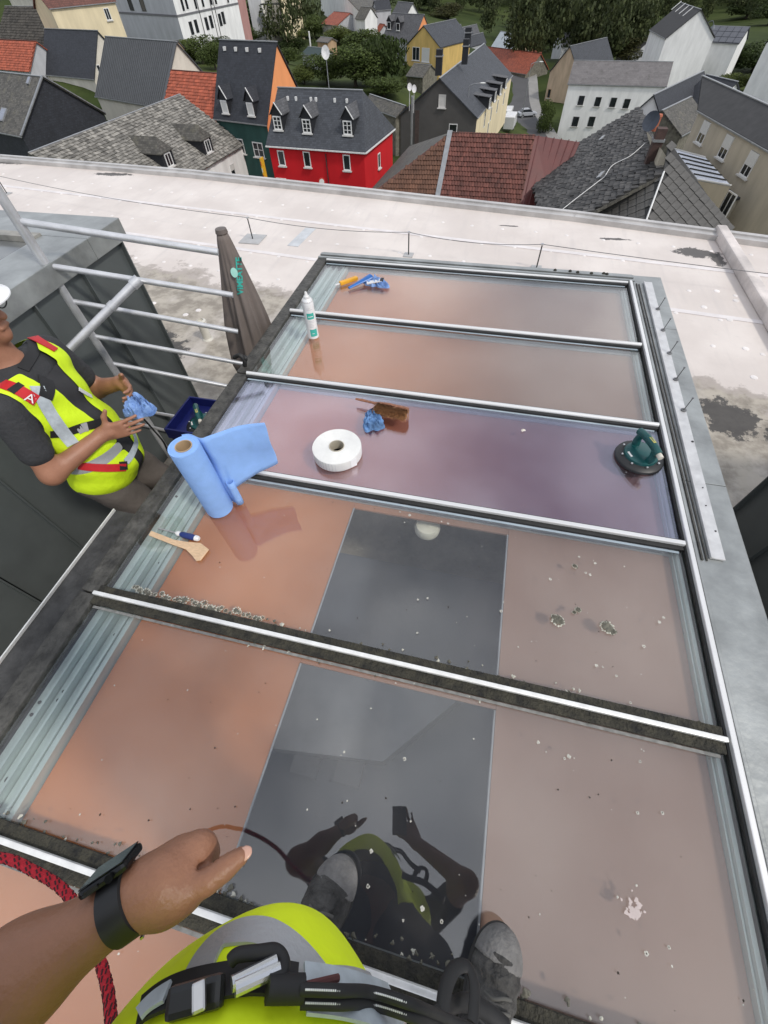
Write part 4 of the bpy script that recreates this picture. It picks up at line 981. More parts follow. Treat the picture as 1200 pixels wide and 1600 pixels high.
# right end: red sheet metal slope
q3 = [h.q2, h.c[1], P(862, 325, -12.6), P(906, 222, -9.4)]; mb = MB(); mb.slab(q3, A3(0, 0, -.12)); sh = mb.build('sheet_roof', mat('red_sheet', (.105, .027, .024), .5, .1, .15, 1.0), h.e)
for k in range(6):
    t = (k+.5)/6; a = q3[0]*(1-t)+q3[3]*t; b = q3[1]*(1-t)+q3[2]*t; mb = MB(); mb.bar(a+A3(0, 0, .04), b+A3(0, 0, .04), .07, .08); mb.build('rib', mat('red_sheet'), sh)
# --- black slate house with diamond slates
zr = -7.0; R2 = P(1036, 272, zr); T = P(1043, 222, zr); E0 = P(848, 333, -10.2)
n1_ = unit(np.cross(T-R2, E0-R2)); black = [(1036, 272), (1034, 240), (1010, 186), (1000, 167), (935, 206), (868, 246), (838, 292), (848, 340), (900, 346)]
pts = [on_plane(x, y, R2, n1_) for x, y in black]
cen = P(960, 290, -12); e = empty('black_slate_house', (cen[0], cen[1], gz(*cen[:2])-.5), 'old house with rough black slate roof and large diamond slates near the roof edge', 'house'); bs = House(); bs.e = e
mb = MB(); mb.slab(pts, A3(0, 0, -.2), 0, face_uv(pts[7], pts[8], pts[0])); rf = mb.build('roof', R_old, e)
e2 = unit(np.cross(n1_, unit(T-R2))); e2 = e2 if e2[2] > 0 else -e2; e1 = unit(T-R2)
M_bs = mat('black_slates', (.040, .038, .036), .7, 0, .4, 1.0, .3, 10, island=.85)
tiles(rf, 'black_slates', R2, e1, e2, uvpoly(R2, e1, e2, pts), .42, .36, M_bs, .05, .05, .03, .95, tilt=.10)
# hip end and right slope with diamond slates
hipE = P(905, 345, -9.7); S0 = P(1000, 370, -9.3); tri = [R2, hipE, S0]
M_ds = mat('diamond_slate', (.10, .097, .092), .8, 0, .3, 2.5, .25, 12, island=.2)
def diamond_plane(poly, nm, lim, s=.62):
    mb = MB(); mb.slab(poly, A3(0, 0, -.15), 0, face_uv(poly[0], poly[1], poly[2])); r = mb.build(nm, mat('slate_under', (.05, .05, .05), .9), e)
    nrm = unit(np.cross(poly[1]-poly[0], poly[2]-poly[0])); nrm = nrm if nrm[2] > 0 else -nrm
    e1 = unit(np.cross(UPZ, nrm)); e2 = np.cross(nrm, e1); e2 = e2 if e2[2] > 0 else -e2
    a = math.radians(18); 
    tiles(r, 'slate', poly[0], e1, e2, uvpoly(poly[0], e1, e2, poly), s, s*.5, M_ds, .03, 0, .02, .99, individual=True, limit=lim, diamond=True, tilt=.06)
diamond_plane(tri, 'hip_roof', 140)
E1 = P(1142, 356, -9.0); n2_ = unit(np.cross(S0-R2, E1-R2))
T2 = on_plane(1046, 221, R2, n2_); X2 = on_plane(1090, 392, R2, n2_)
diamond_plane([R2, S0, X2, E1, T2], 'side_roof', 160)
mb = MB(); mb.tube([R2+UPZ*.12, S0+UPZ*.12], .05, 8); mb.build('hip_wire', M_gutw, e)
zb_ = gz(*cen[:2])-.5
wp = [hipE, S0, E1, T2, pts[3], pts[6]]
cw = sum(wp)/len(wp); wq = [A3(*(x+(cw-x)*.10)[:2], x[2]-.5) for x in wp]; n = len(wq)
mb = MB(); v = [A3(*x[:2], zb_) for x in wq]+[x for x in wq]; mb.add(v, [(i, (i+1) % n, n+(i+1) % n, n+i) for i in range(n)]); mb.build('wall', M_beige, e)
chimney(bs, (1020, 240), -6.9, .55, .55, 1.2, mat('brick_brown', (.07, .042, .036), .9, 0, .3, 4))
p = P(1028, 186, -6.3); mb = MB(); mb.lathe([(.2, -.6), (.2, .1), (.24, .12), (.2, .25), (0, .25)], p, 12); mb.build('chimney_pot', mat('terracotta', (.36, .11, .06), .8), e)
p = P(1018, 190, -6.2); ax_ = unit(A3(-.5, -.75, .3)); X_ = unit(np.cross(UPZ, ax_)); Y_ = np.cross(ax_, X_)
mb = MB(); mb.lathe([(0, 0), (.3, .03), (.5, .1), (.52, .12), (.3, .05), (0, .02)], p, 20, (X_, Y_, ax_)); smooth_angle(mb.build('dish', mat('dish_dark', (.045, .055, .075), .4), e))
for (x, y, L1) in ((938, 222, .9), (935, 282, 1.0)):
    p = on_plane(x, y, R2, n1_); mb = MB(); dv = e2 if L1 > 1.5 else (e1+e2*.2); mb.bar(p+n1_*(.15 if n1_[2] > 0 else -.15), p+dv*L1+n1_*(.15 if n1_[2] > 0 else -.15), .28, .1, n1_); mb.build('roof_light' if L1 < 1.5 else 'verge_board', M_gut, e)
s_ = .16 if n1_[2] > 0 else -.16
mb = MB(); mb.tube(spline([on_plane(x, y, R2, n1_)+n1_*s_ for x, y in ((875, 335), (900, 315), (935, 288), (945, 280), (958, 262), (985, 248), (1008, 228))], 5), .025, 6); mb.build('cable', M_gutw, e)
# --- beige house on the right with roller shutters
h = house_eave('beige_house', 'beige house with three white roller shutters under a dark low roof', (1090, 172), (1290, 285), -9.3, (1098, 118), (1240, 150), 30, M_beige, R_tar, hip1=True)
wins(h, 0, [(1099, 207), (1134, 230), (1171, 257)], 1.35, 1.6, shutter=.55, mull=1)
be = h
a, d, o = wplane(h, 0)
def attach(name, label, px, z, sz, wall, roofm=R_tar, rot=None, cat='house'):
    pass
# glazed lean-to and extension in front of the beige house
q = [P(1054, 233, -12.0), P(1102, 246, -11.2), P(1142, 290, -11.2), P(1091, 281, -12.0)]
e = empty('glass_lean_to', tuple(A3(*(sum(q)/4)[:2], gz(*(sum(q)/4)[:2]))), 'white metal glazed lean-to roof between black slate and beige houses', 'lean-to')
mb = MB(); mb.slab(q, A3(0, 0, -.06)); mb.build('glass_roof', mat('polycarbonate', (.50, .53, .60), .25), e)
for k in range(7):
    t = k/6; a1 = q[0]*(1-t)+q[3]*t; b1 = q[1]*(1-t)+q[2]*t; mb = MB(); mb.bar(a1+UPZ*.03, b1+UPZ*.03, .07, .08); mb.build('rafter', M_frd if k % 6 else M_fr, e)
mb = MB(); v = [x-UPZ*.07 for x in q]; v2 = [A3(*x[:2], -17) for x in q]; mb.add(v+v2, [(i, (i+1) % 4, 4+(i+1) % 4, 4+i) for i in range(4)]); mb.build('wall', M_beige, e)
ze = -12.6
h = house_eave('beige_extension', 'narrow beige extension with one white framed window beside the diamond slates', (1108, 310), (1150, 340), -12.8, (1146, 288), (1172, 308), 8, M_beige, R_tar)
wins(h, 0, [(1136, 320)], 1.3, 1.7, mull=1, sill=False)
h = house_eave('blue_grey_house', 'blue grey house at the lower right corner of the town', (1146, 312), (1260, 372), -13.4, (1180, 300), (1290, 352), 14, M_blueg, R_tar)
wins(h, 0, [(1170, 348), (1193, 366)], .9, 1.5, frame=M_frd, mull=1)
# --- dark slate roofs behind
h = house_eave('dark_ridge_house', 'dark blue slate roof stretching behind the black slate house', (1020, 200), (1095, 158), -12.6, (1022, 148), (1103, 116), 46, M_white, R_slated)
h = house_eave('brown_tile_outbuilding', 'low brown tile roof between black slate and beige houses', (1030, 232), (1078, 205), -13.0, (1035, 172), (1085, 160), 30, M_stone, R_old)
h = house_eave('dark_slate_annex', 'dark slate annex roof under the garden hedge', (1100, 172), (1160, 190), -12.6, (1104, 116), (1148, 150), 40, M_white, R_slated)
# --- white house with two rows of windows
h = house_eave('white_house', 'white house with two rows of dark windows and grey fibre roof', (893, 131), (1004, 134), -16.4, (897, 94), (1052, 106), 30, M_white, R_fib, snap=.5)
wins(h, 0, [(908, 157), (934, 159), (958, 160), (979, 162)], 1.1, 1.35, frame=M_frd, mull=0); wins(h, 0, [(899, 190), (924, 190)], 1.2, 1.5, frame=M_frd, mull=0)
# --- tall white gable house with double lamp in front
h = house_gable('tall_white_house', 'tall white gabled house with dark roof and roof lights at the top right', (1040, 60), (1118, 58), -12.6, (1094, 14), 14, M_white, R_tar)
for k in range(4):
    a = h.c[1]; nrm = unit(np.cross(h.c[0]-h.c[1], h.q2-h.c[1])); p = on_plane(1057+k*6, 9+k*3.2, a, nrm); e1 = unit(h.c[0]-h.c[1]); e2 = unit(np.cross(nrm, e1)); nrm = nrm if nrm[2] > 0 else -nrm
    mb = MB(); mb.box(p+nrm*.06, (.22, 1.9, .1), (e1, e2, nrm)); mb.build('roof_light', M_gutw, h.roof)
h = house_eave('solar_garage', 'garage carrying grey solar panels right of the tall white house', (1112, 66), (1169, 69), -14.2, (1116, 40), (1172, 43), 28, M_white, R_slated)
e1, e2 = unit(h.c[1]-h.c[0]), unit(h.q1-h.c[0]); W_ = np.linalg.norm(h.c[1]-h.c[0]); L_ = np.linalg.norm(h.q1-h.c[0]); n3 = unit(np.cross(e1, e2)); n3 = n3 if n3[2] > 0 else -n3
for i in range(5):
    for j in range(3):
        p = h.c[0]+e1*W_*(i+.5)/5+e2*L_*(j+.5)/3.1; mb = MB(); mb.box(p+n3*.08, (W_/5*.92, L_/3.1*.92, .05), (e1, e2, n3)); f = mb.build('solar_panel', mat('pv_cell', (.10, .105, .12), .3), h.roof)
h = house_gable('white_corner_house', 'white house cut by the right edge near the solar panels', (1196, 66), (1290, 74), -12.5, (1250, -10), 10, M_white, R_tar)
h = house_eave('grey_shed', 'small grey shed left of the tall white house', (986, 92), (1004, 96), -19.5, (990, 62), (1012, 64), 30, M_greyw, R_tar)
# --- street row beyond: tan, brown and red roofs
h = house_gable('tan_house', 'tan rendered house with slate roof beside the street', (858, 112), (905, 118), -18.6, (918, 78), 16, M_ybrick, R_slate)
wins(h, 2, [], 1, 1)
a, d, o = wplane(h, 1); window(h.e, on_plane(858, 146, a, o), d, o, .9, 1.6, frame=M_tan, mull=0)
h = house_gable('stone_barn', 'dark stone barn with red tile roof along the street', (822, 116), (858, 108), -20.6, (850, 84), 22, M_stone, R_red)
h = house_gable('pale_gable_house', 'lone pale tan gable house with zinc roof at the meadow edge', (795, 88), (828, 84), -24.0, (818, 55), 14, M_ybrick, mat('zinc_pale', (.42, .46, .48), .4, .3, .1, 1))
h = house_eave('small_red_roof', 'small bright red roof attached to the pale gable house', (826, 90), (845, 90), -24.6, (828, 76), (848, 75), 35, M_tan, R_red)
h = house_eave('far_grey_house', 'grey slate house far beyond the stone barn', (878, 72), (896, 70), -24, (876, 52), (893, 46), 45, M_greyw, R_slateg)
h = house_eave('far_violet_house', 'violet grey slate house beyond the tan house', (897, 72), (918, 68), -24, (896, 50), (916, 46), 45, M_greyw, R_slateg)
h = house_eave('far_low_house', 'low dark slate house behind the white house roof', (915, 86), (938, 84), -22.5, (914, 76), (936, 74), 35, M_tan, R_slate)
# --- houses beyond the gardens, top centre
h = house_gable('yellow_house', 'yellow house with french window and grey slate roof', (634, 70), (688, 74), -14.2, (668, 40), 14, M_yel, R_slate)
a, d, o = wplane(h, 1); window(h.e, on_plane(650, 84, a, o), d, o, 2.2, 2.3, mull=1); window(h.e, on_plane(665, 86, a, o), d, o, 2.3, 2.4, mull=0, pane=M_shut)
h = house_eave('dormer_house', 'blue grey slate house with two dormers and orange gable', (605, 62), (655, 66), -14.6, (612, 20), (663, 23), 46, M_greyw, R_slateg, endwall=M_orange)
for x, y in ((608, 47), (622, 49)): dormer(h, (x, y), 1.5, 1.6, .9, R_slateg, R_slated, bars=0, mull=0)
h = house_eave('far_slate_house', 'pale slate roofed house behind the dormer house', (604, 22), (634, 26), -12.0, (622, 2), (648, 6), 45, M_white, R_slateg)
h = house_eave('far_dark_house', 'small dark house at the top edge left of the slate roofs', (588, 16), (612, 14), -11.0, (590, 0), (610, -4), 40, M_greyw, R_slated)
h = house_gable('white_gable_house', 'white gabled house at the top edge above the gardens', (500, 0), (562, 18), -11.0, (520, -20), 10, M_white, R_old)
h = house_gable('red_roof_house', 'pale house with dark red roof beyond the gardens', (526, 40), (570, 34), -13.8, (548, 20), 9, M_greyw, R_red)
h = house_eave('red_low_roof', 'long low red roof right of the pale red roofed house', (560, 46), (598, 52), -15.2, (566, 33), (601, 36), 35, M_greyw, R_red)
h = house_eave('white_annex', 'white flat annex beside dark roofs at the top', (568, 30), (590, 32), -12.2, (564, 10), (580, 8), 40, M_white, R_old)
for k, (x, y) in enumerate(((676, 50), (690, 54), (703, 50), (712, 44), (722, 58), (688, 44))):
    lab = ['first narrow slate gable behind the yellow house', 'second narrow slate gable behind the yellow house', 'narrow slate gable in the middle of the far row', 'white fronted gable of the far row', 'slate gable beside the far chimney', 'rear slate gable at the back of the far row'][k]
    house_gable('row_house', lab, (x-6, y+16), (x+8, y+17), -18.5-k*.3, (x+1, y), 12, M_white if k == 3 else M_greyw, R_slateg if k % 2 else R_slate, group='far row of slate gables')
h = house_eave('dark_yard_house', 'dark wall and low roof in front of the yellow house', (634, 118), (676, 122), -15.6, (638, 98), (674, 100), 25, M_stone, R_old)
h = house_eave('old_slate_lean_to', 'brown old slate lean-to right of the red house roof', (590, 172), (640, 190), -13.4, (578, 147), (638, 153), 30, M_stone, R_old)
# --- streets
M_asph = mat('asphalt', (.075, .075, .078), .9, 0, .12, .5, .2, 30); M_pave = mat('pavement', (.25, .245, .235), .85, 0, .12, .8)
def ribbon(name, m, pts, w, dz):
    mb = MB(); P3 = [A3(x, y, gz(x, y)+dz) for x, y in pts]; L0 = []; R0 = []
    for i, p in enumerate(P3):
        d = unit(A3(*(P3[min(i+1, len(P3)-1)]-P3[max(i-1, 0)])[:2], 0)); n = A3(-d[1], d[0], 0); L0.append(p+n*w/2); R0.append(p-n*w/2)
    for i in range(len(P3)-1): mb.add([L0[i], R0[i], R0[i+1], L0[i+1]], [(0, 1, 2, 3)])
    o = mb.build(name, m); o['kind'] = 'structure'; return o
s_pts = [P(x, y, z)[:2] for x, y, z in ((848, 205, -20.6), (822, 172, -21.6), (808, 150, -22.5), (800, 128, -23.4))]
s_pts = [s_pts[0]+(s_pts[0]-s_pts[1])*2.5, s_pts[0]+(s_pts[0]-s_pts[1])]+s_pts+[s_pts[-1]+(s_pts[-1]-s_pts[-2])*2]
s_pts = [tuple(q[:2]) for q in spline([A3(*q, 0) for q in s_pts], 5)]
ribbon('pavement', M_pave, s_pts, 11.5, .12); ribbon('road', M_asph, s_pts, 6.6, .2)
ribbon('street', M_asph, [(-40, 24), (-20, 27), (0, 29), (20, 28), (45, 30)], 9, .1)
def lamp(px, z, hgt, lab, arm):
    p = P(*px, z); e = empty('street_lamp', tuple(p), lab, 'street lamp')
    mb = MB(); mb.tube([p, p+UPZ*hgt], [.09, .05], 8); mb.build('pole', M_gut, e)
    if arm == 1:
        q = p+UPZ*hgt; mb = MB(); mb.tube([q, q+A3(.7, -.1, .25), q+A3(1.5, -.2, .3)], .05, 8); mb.build('arm', M_gut, e)
        mb = MB(); mb.lathe([(0, -.06), (.16, -.03), (.2, .04), (.1, .1), (0, .11)], q+A3(1.8, -.25, .3), 12, (A3(2.2, 0, 0), A3(0, 1, 0), UPZ)); mb.build('lamp_head', mat('lamp_head', (.62, .62, .6), .5), e)
    else:
        q = p+UPZ*hgt
        for s in (-1, 1):
            mb = MB(); mb.tube(spline([q, q+A3(.35*s, 0, .9), q+A3(1.1*s, 0, 1.1), q+A3(1.6*s, 0, .5)], 5), .06, 8); mb.build('arm', mat('lamp_blue_grey', (.10, .115, .13), .5), e)
            mb = MB(); mb.lathe([(.05, .2), (.2, .05), (.55, -.35), (.5, -.35), (0, -.1)], q+A3(1.6*s, 0, .4), 14); mb.build('lamp_shade', mat('lamp_blue_grey'), e)
lamp((815, 186), -21.8, 8.0, 'grey street lamp with pale curved head beside the street', 1)
lamp((727, 200), -15.0, 4.3, 'small street lamp in front of the slate-hung gable', 1)
lamp((1072, 118), -19.5, 7.2, 'double armed street lamp in front of the tall white house', 2)
def car(px, z, ang, lab, c, van=False):
    p = P(*px, z); gzv = gz(p[0], p[1])+.2; p = A3(p[0], p[1], gzv); e = empty('parked_van' if van else 'parked_car', tuple(p), lab, 'van' if van else 'car')
    d = A3(math.cos(ang), math.sin(ang), 0); n = A3(-d[1], d[0], 0); Lc, Wc = (5.2, 2.0) if van else (4.3, 1.75)
    def ext(name, prof, w, m, par, bev=.08):
        mb = MB(); mb.slab([p-n*w/2+d*x+UPZ*z for x, z in prof], n*w); return mb.build(name, m, par, bevel=bev)
    body = mat('paint_'+lab[:6], c, .3, .1, .03)
    if van: ext('body', [(-2.5, .35), (-2.5, 2.1), (-2.2, 2.3), (1.1, 2.3), (1.7, 1.35), (2.5, 1.15), (2.6, .4)], Wc, body, e); ext('windscreen', [(1.16, 2.15), (1.2, 1.4), (1.72, 1.4)], Wc*1.01, M_win, e, 0)
    else:
        ext('body', [(-2.1, .35), (-2.15, .85), (-1.9, 1.0), (1.0, .95), (2.0, .8), (2.15, .4)], Wc, body, e); ext('cabin', [(-1.85, .98), (-1.3, 1.42), (.2, 1.45), (1.05, .95)], Wc*.86, M_win, e); ext('car_roof', [(-1.3, 1.41), (-1.25, 1.47), (.15, 1.5), (.25, 1.43)], Wc*.84, body, e, .03)
    for sx in (-1.3, 1.3):
        for sy in (-1, 1):
            mb = MB(); c_ = p+d*sx+n*sy*(Wc/2-.1)+UPZ*.32; mb.tube([c_-n*.11, c_+n*.11], .32, 16); w = mb.build('wheel', M_rub, e)
            mb = MB(); mb.tube([c_+n*sy*.111, c_+n*sy*.125], .19, 12); mb.build('rim', M_gut, w)
car((826, 167), -22, .35, 'silver car parked at the street side below the lamp', (.45, .47, .50))
car((797, 192), -20.5, 1.5, 'white van parked nearest in front of the cream fronted house', (.72, .72, .72), True)
car((793, 176), -21, 1.5, 'white van parked behind the first one on the street', (.68, .68, .69), True)
# --- garden sheds
h = house_eave('garden_shed', 'small garden shed with dark green roof among the bushes', (470, 84), (497, 87), -13.6, (478, 72), (503, 76), 20, M_greyw, mat('green_felt', (.03, .05, .05), .8))
h = house_eave('brown_garden_shed', 'small brown garden shed left of the big round trees', (494, 64), (512, 66), -13.2, (498, 57), (514, 59), 20, M_tan, mat('shed_roof', (.12, .11, .10), .8))
p = P(484, 62, -13.0); mb = MB(); mb.lathe([(.2, -2.5), (.18, 1.2), (.22, 1.25), (.2, 1.4), (0, 1.4)], p, 12); top(mb, 'garden_flue', M_gutw, p-UPZ*2.5, 'white round flue standing in the gardens', 'flue')
# ================================================================== trees and bushes
def leaf_mat(name, c, c2):
    if name in MATS: return MATS[name]
    m = mat(name, c, .75, 0, 0, .35, c2=c2, island=.45, spec=.25); t = m.node_tree; b = t.nodes['Principled BSDF']; o = t.nodes['Material Output']
    tr = N(t, 'ShaderNodeBsdfTranslucent'); src = b.inputs['Base Color'].links[0].from_socket; L(t, src, tr.inputs['Color'])
    ms = N(t, 'ShaderNodeMixShader'); ms.inputs[0].default_value = .25; L(t, b.outputs[0], ms.inputs[1]); L(t, tr.outputs[0], ms.inputs[2]); L(t, ms.outputs[0], o.inputs['Surface']); return m
LM = [leaf_mat('leaf_dark', (.026, .044, .012), (.062, .085, .024)), leaf_mat('leaf_mid', (.045, .07, .017), (.10, .128, .036)), leaf_mat('leaf_light', (.06, .085, .018), (.13, .15, .04)), leaf_mat('leaf_olive', (.035, .04, .012), (.085, .08, .03))]
M_bark = mat('bark', (.06, .048, .036), .95, 0, .3, 4, .5, 15)
rng = np.random.default_rng(5)
def crown_arrays(n, lobes, leaf, weep=False):
    """leaf faces spread over lumpy lobes in a unit crown (height 1, centre at .55)"""
    cs = []; ns = []
    lob = []
    for k in range(lobes):
        a = rng.uniform(0, 6.28); r = rng.uniform(.1, .32); z = rng.uniform(.28, .82); s = rng.uniform(.14, .24)*(1.15-abs(z-.5))
        lob.append((np.array([r*math.cos(a), r*math.sin(a), z]), s))
    lob.append((np.array([0, 0, .52]), .30)); lob.append((np.array([0, 0, .75]), .2))
    w = np.array([s**2 for _, s in lob]); w /= w.sum()
    pick = rng.choice(len(lob), n, p=w)
    d = rng.normal(size=(n, 3)); d /= np.linalg.norm(d, axis=1)[:, None]
    c0 = np.array([lob[i][0] for i in pick]); s0 = np.array([lob[i][1] for i in pick])
    rad = s0*(rng.uniform(.55, 1.08, n)**.6)
    c = c0+d*rad[:, None]*np.array([1, 1, .9]); 
    nn_ = d+rng.normal(size=(n, 3))*.55; nn_ /= np.linalg.norm(nn_, axis=1)[:, None]
    t = np.cross(nn_, rng.normal(size=(n, 3))); t /= np.linalg.norm(t, axis=1)[:, None]; b = np.cross(nn_, t)
    if weep: b = np.array([0, 0, 1.0])*.8+b*.4
    l = leaf*rng.uniform(.6, 1.4, n)[:, None]
    asp = 2.2 if weep else 1.2
    v = np.stack([c-b*l*asp*.5, c+t*l*.45, c+b*l*asp*.5+nn_*l*.15, c-t*l*.45], 1)
    return v
def crown_mesh(name, n, lobes, leaf, m, weep=False):
    v = crown_arrays(n, lobes, leaf, weep).reshape(-1, 3); f = np.arange(len(v)).reshape(-1, 4)
    me = bpy.data.meshes.new(name); me.from_pydata(v.tolist(), [], f.tolist()); me.materials.append(m); return me
def trunk_mesh(name):
    mb = MB(); mb.tube([(0, 0, -.05), (.01, 0, .2), (-.01, .01, .45), (0, 0, .7)], [.032, .024, .016, .006], 8)
    for k in range(6):
        a = k*1.1+.3; z = .2+.07*k; mb.tube([(0, 0, z), (.12*math.cos(a), .12*math.sin(a), z+.1), (.26*math.cos(a), .26*math.sin(a), z+.17)], [.012, .008, .003], 6)
    o = mb.build(name, M_bark); me = o.data; bpy.data.objects.remove(o); return me
TRUNK = trunk_mesh('trunk')
CROWNS = [[crown_mesh('crown', 5000, 10+3*k, .033, LM[j], False) for k in range(2)] for j in range(4)]
WEEP = crown_mesh('crown', 5200, 14, .036, LM[0], True)
def ghit(x, y):
    d = ray(x, y); t = 10.0
    for _ in range(4000):
        p = CC+d*t
        if p[2] < gz(p[0], p[1]): return p
        t *= 1.004
    return p
def tree(px, py, top_y, wpx, kind, label, nm='tree', dist=None, weep=False, group='trees among the houses'):
    if dist: 
        d = ray(px, py); s = dist/np.hypot(d[0], d[1]); p = CC+d*s; g = gz(p[0], p[1]); base = A3(p[0], p[1], min(g, p[2]))
    else: base = ghit(px, py)
    zs = np.linspace(.5, 30, 300); k = [abs(J(base+UPZ*z)[1]-top_y) for z in zs]; hh = float(zs[int(np.argmin(k))])
    dep = (base+UPZ*hh*.5-CC)@CW; ww = wpx*dep/FPX
    e = empty(nm, tuple(base), label, 'tree' if nm != 'bush' else 'bush', group)
    s = (ww/.78, ww/.78, hh)
    for part, me in (('trunk', TRUNK), ('crown', WEEP if weep else CROWNS[kind][random.randint(0, 1)])):
        o = bpy.data.objects.new(part, me); col.objects.link(o); o.parent = e; o.scale = s; o.rotation_euler = (0, 0, random.uniform(0, 6.28))
    return e
tree(602, 132, 48, 78, 0, 'dark drooping willow-like tree in front of the dormer house', weep=True)
tree(556, 136, 62, 80, 1, 'broad round tree directly behind the satellite dish')
tree(512, 134, 78, 66, 1, 'bushy tree right of the orange gable', 'tree')
tree(566, 84, 42, 56, 1, 'leafy tree below the red roofed house beyond the gardens')
tree(530, 70, 36, 44, 2, 'light green tree in the gardens left of the red roofed house')
tree(476, 132, 96, 40, 2, 'light shrub just right of the orange gable peak', 'bush')
tree(492, 60, 20, 44, 1, 'tall garden tree left of the white gable house')
tree(478, 40, 2, 40, 0, 'dark tree beside the yellow balcony house')
tree(455, 60, 38, 50, 1, 'wide bush below the yellow balcony house', 'bush')
tree(430, 62, 30, 50, 0, 'dark bush below the balcony posts', 'bush')
tree(408, 58, 16, 34, 0, 'dark conifer left of the balcony posts')
tree(385, 66, 40, 46, 1, 'green hedge bush right behind the green house roof', 'bush')
tree(352, 70, 40, 40, 1, 'green bush left behind the green house roof', 'bush')
tree(318, 100, 52, 60, 1, 'leafy tree in front of the white apartment block')
tree(295, 92, 58, 40, 2, 'small light tree beside the brown shed', 'tree')
tree(338, 110, 62, 40, 1, 'bush squeezed against the left edge of the green house', 'bush')
tree(228, 62, 36, 40, 2, 'light green bush below the shaded side of the apartment block', 'bush')
tree(105, 46, 16, 50, 2, 'yellowish bush between the old barn and the cream house', 'bush')
tree(1130, 118, 62, 60, 0, 'dark hedge tree below the solar panels')
tree(1175, 112, 58, 80, 0, 'dark hedge mass right of the solar garage')
tree(1108, 108, 74, 34, 0, 'dark bush at the foot of the double lamp', 'bush')
tree(1190, 150, 118, 60, 2, 'light green bushes in the garden above the beige roof', 'bush')
tree(1140, 146, 112, 50, 2, 'yellow green bush left in the garden above the beige roof', 'bush')
tree(1165, 30, 0, 60, 0, 'dark tree behind the solar panels')
tree(1200, 40, -10, 60, 0, 'dark tree at the top right edge')
tree(846, 216, 150, 26, 1, 'ivy covered bush against the tan house', 'bush')
tree(968, 100, 52, 66, 3, 'olive bushy tree left of the tall white house')
tree(940, 86, 40, 50, 3, 'olive tree behind the white house roof')
tree(1000, 70, 20, 50, 1, 'green tree close left of the tall white house')
tree(600, 150, 118, 60, 1, 'low scrub behind the red house ridge', 'bush')
tree(648, 140, 112, 40, 2, 'scrub with dry branches left of the slate-hung gable', 'bush')
for k, (x, y, t_, w_, kd, lb) in enumerate((
    (640, 132, 100, 30, 1, 'small bush beside the slate-hung gable flue'), (536, 100, 74, 40, 0, 'dark round bush below the light garden tree'), (506, 96, 70, 40, 1, 'bush beside the green roofed shed'),
    (450, 100, 72, 40, 1, 'hedge bush right of the green house ridge'), (455, 84, 54, 44, 0, 'dark hedge behind the green house ridge'), (520, 52, 22, 40, 0, 'dark garden tree under the white gable house'),
    (545, 66, 44, 30, 2, 'pale green bush in front of the red roofed house'), (586, 74, 50, 36, 1, 'green bush below the low red roof'), (700, 30, 2, 50, 3, 'olive tree above the far row of gables'), (655, 16, -14, 50, 0, 'dark tree above the far slate house'),
    (470, 66, 44, 36, 2, 'light shrub in the middle of the gardens'), (340, 84, 56, 40, 0, 'dark shrub at the foot of the apartment block'), (370, 76, 52, 40, 2, 'light hedge behind the green house ridge vents'), (262, 76, 56, 30, 1, 'small bush right of the ribbed metal roof'),
    (200, 48, 30, 30, 1, 'small bush beside the flat grey shed'), (1060, 136, 112, 40, 0, 'dark bush at the foot of the tall white house'))):
    tree(x, y, t_, w_, kd, lb, 'bush')
# the wood on the far slope, one mass
vs_ = []
k = 0
while k < 260:
    px_, py_ = random.uniform(640, 1215), random.uniform(-30, 112)
    if px_ < 735 and py_ > 30: continue
    if 735 < px_ < 800 and py_ > 62: continue
    if 925 < px_ < 990 and -20 < py_ < 26: continue
    if 650 < px_ < 790 and 26 < py_ < 60: continue
    if px_ > 1000 and py_ > 40: continue
    d_ = ray(px_, py_); p_ = ghit(px_, max(py_, -20)); dist = np.hypot(p_[0], p_[1])
    if dist < 175: continue
    x, y = p_[0], p_[1]+random.uniform(-4, 4); k += 1
    hh = random.uniform(10, 18)*min(1, 300/dist+.2); ww = random.uniform(8, 13)
    vs_.append(crown_arrays(900, 10, .055)*np.array([ww, ww, hh])+np.array([x, y, gz(x, y)-.5]))
for k in range(60):
    x, y = random.uniform(-260, -60), random.uniform(150, 330); hh = random.uniform(8, 15); ww = random.uniform(8, 12)
    vs_.append(crown_arrays(500, 9, .06)*np.array([ww, ww, hh])+np.array([x, y, gz(x, y)-.5]))
v = np.concatenate(vs_).reshape(-1, 3); f = np.arange(len(v)).reshape(-1, 4)
me = bpy.data.meshes.new('far_wood'); me.vertices.add(len(v)); me.vertices.foreach_set('co', v.ravel()); me.loops.add(f.size); me.loops.foreach_set('vertex_index', f.ravel().astype(np.int32)); me.polygons.add(len(f)); me.polygons.foreach_set('loop_start', (np.arange(len(f))*4).astype(np.int32)); me.update(calc_edges=True); me.materials.append(leaf_mat('leaf_wood', (.034, .048, .020), (.085, .10, .038)))
o = bpy.data.objects.new('far_wood', me); col.objects.link(o); tag(o, 'dark mixed wood covering the slope beyond the town', 'wood', kind='stuff')
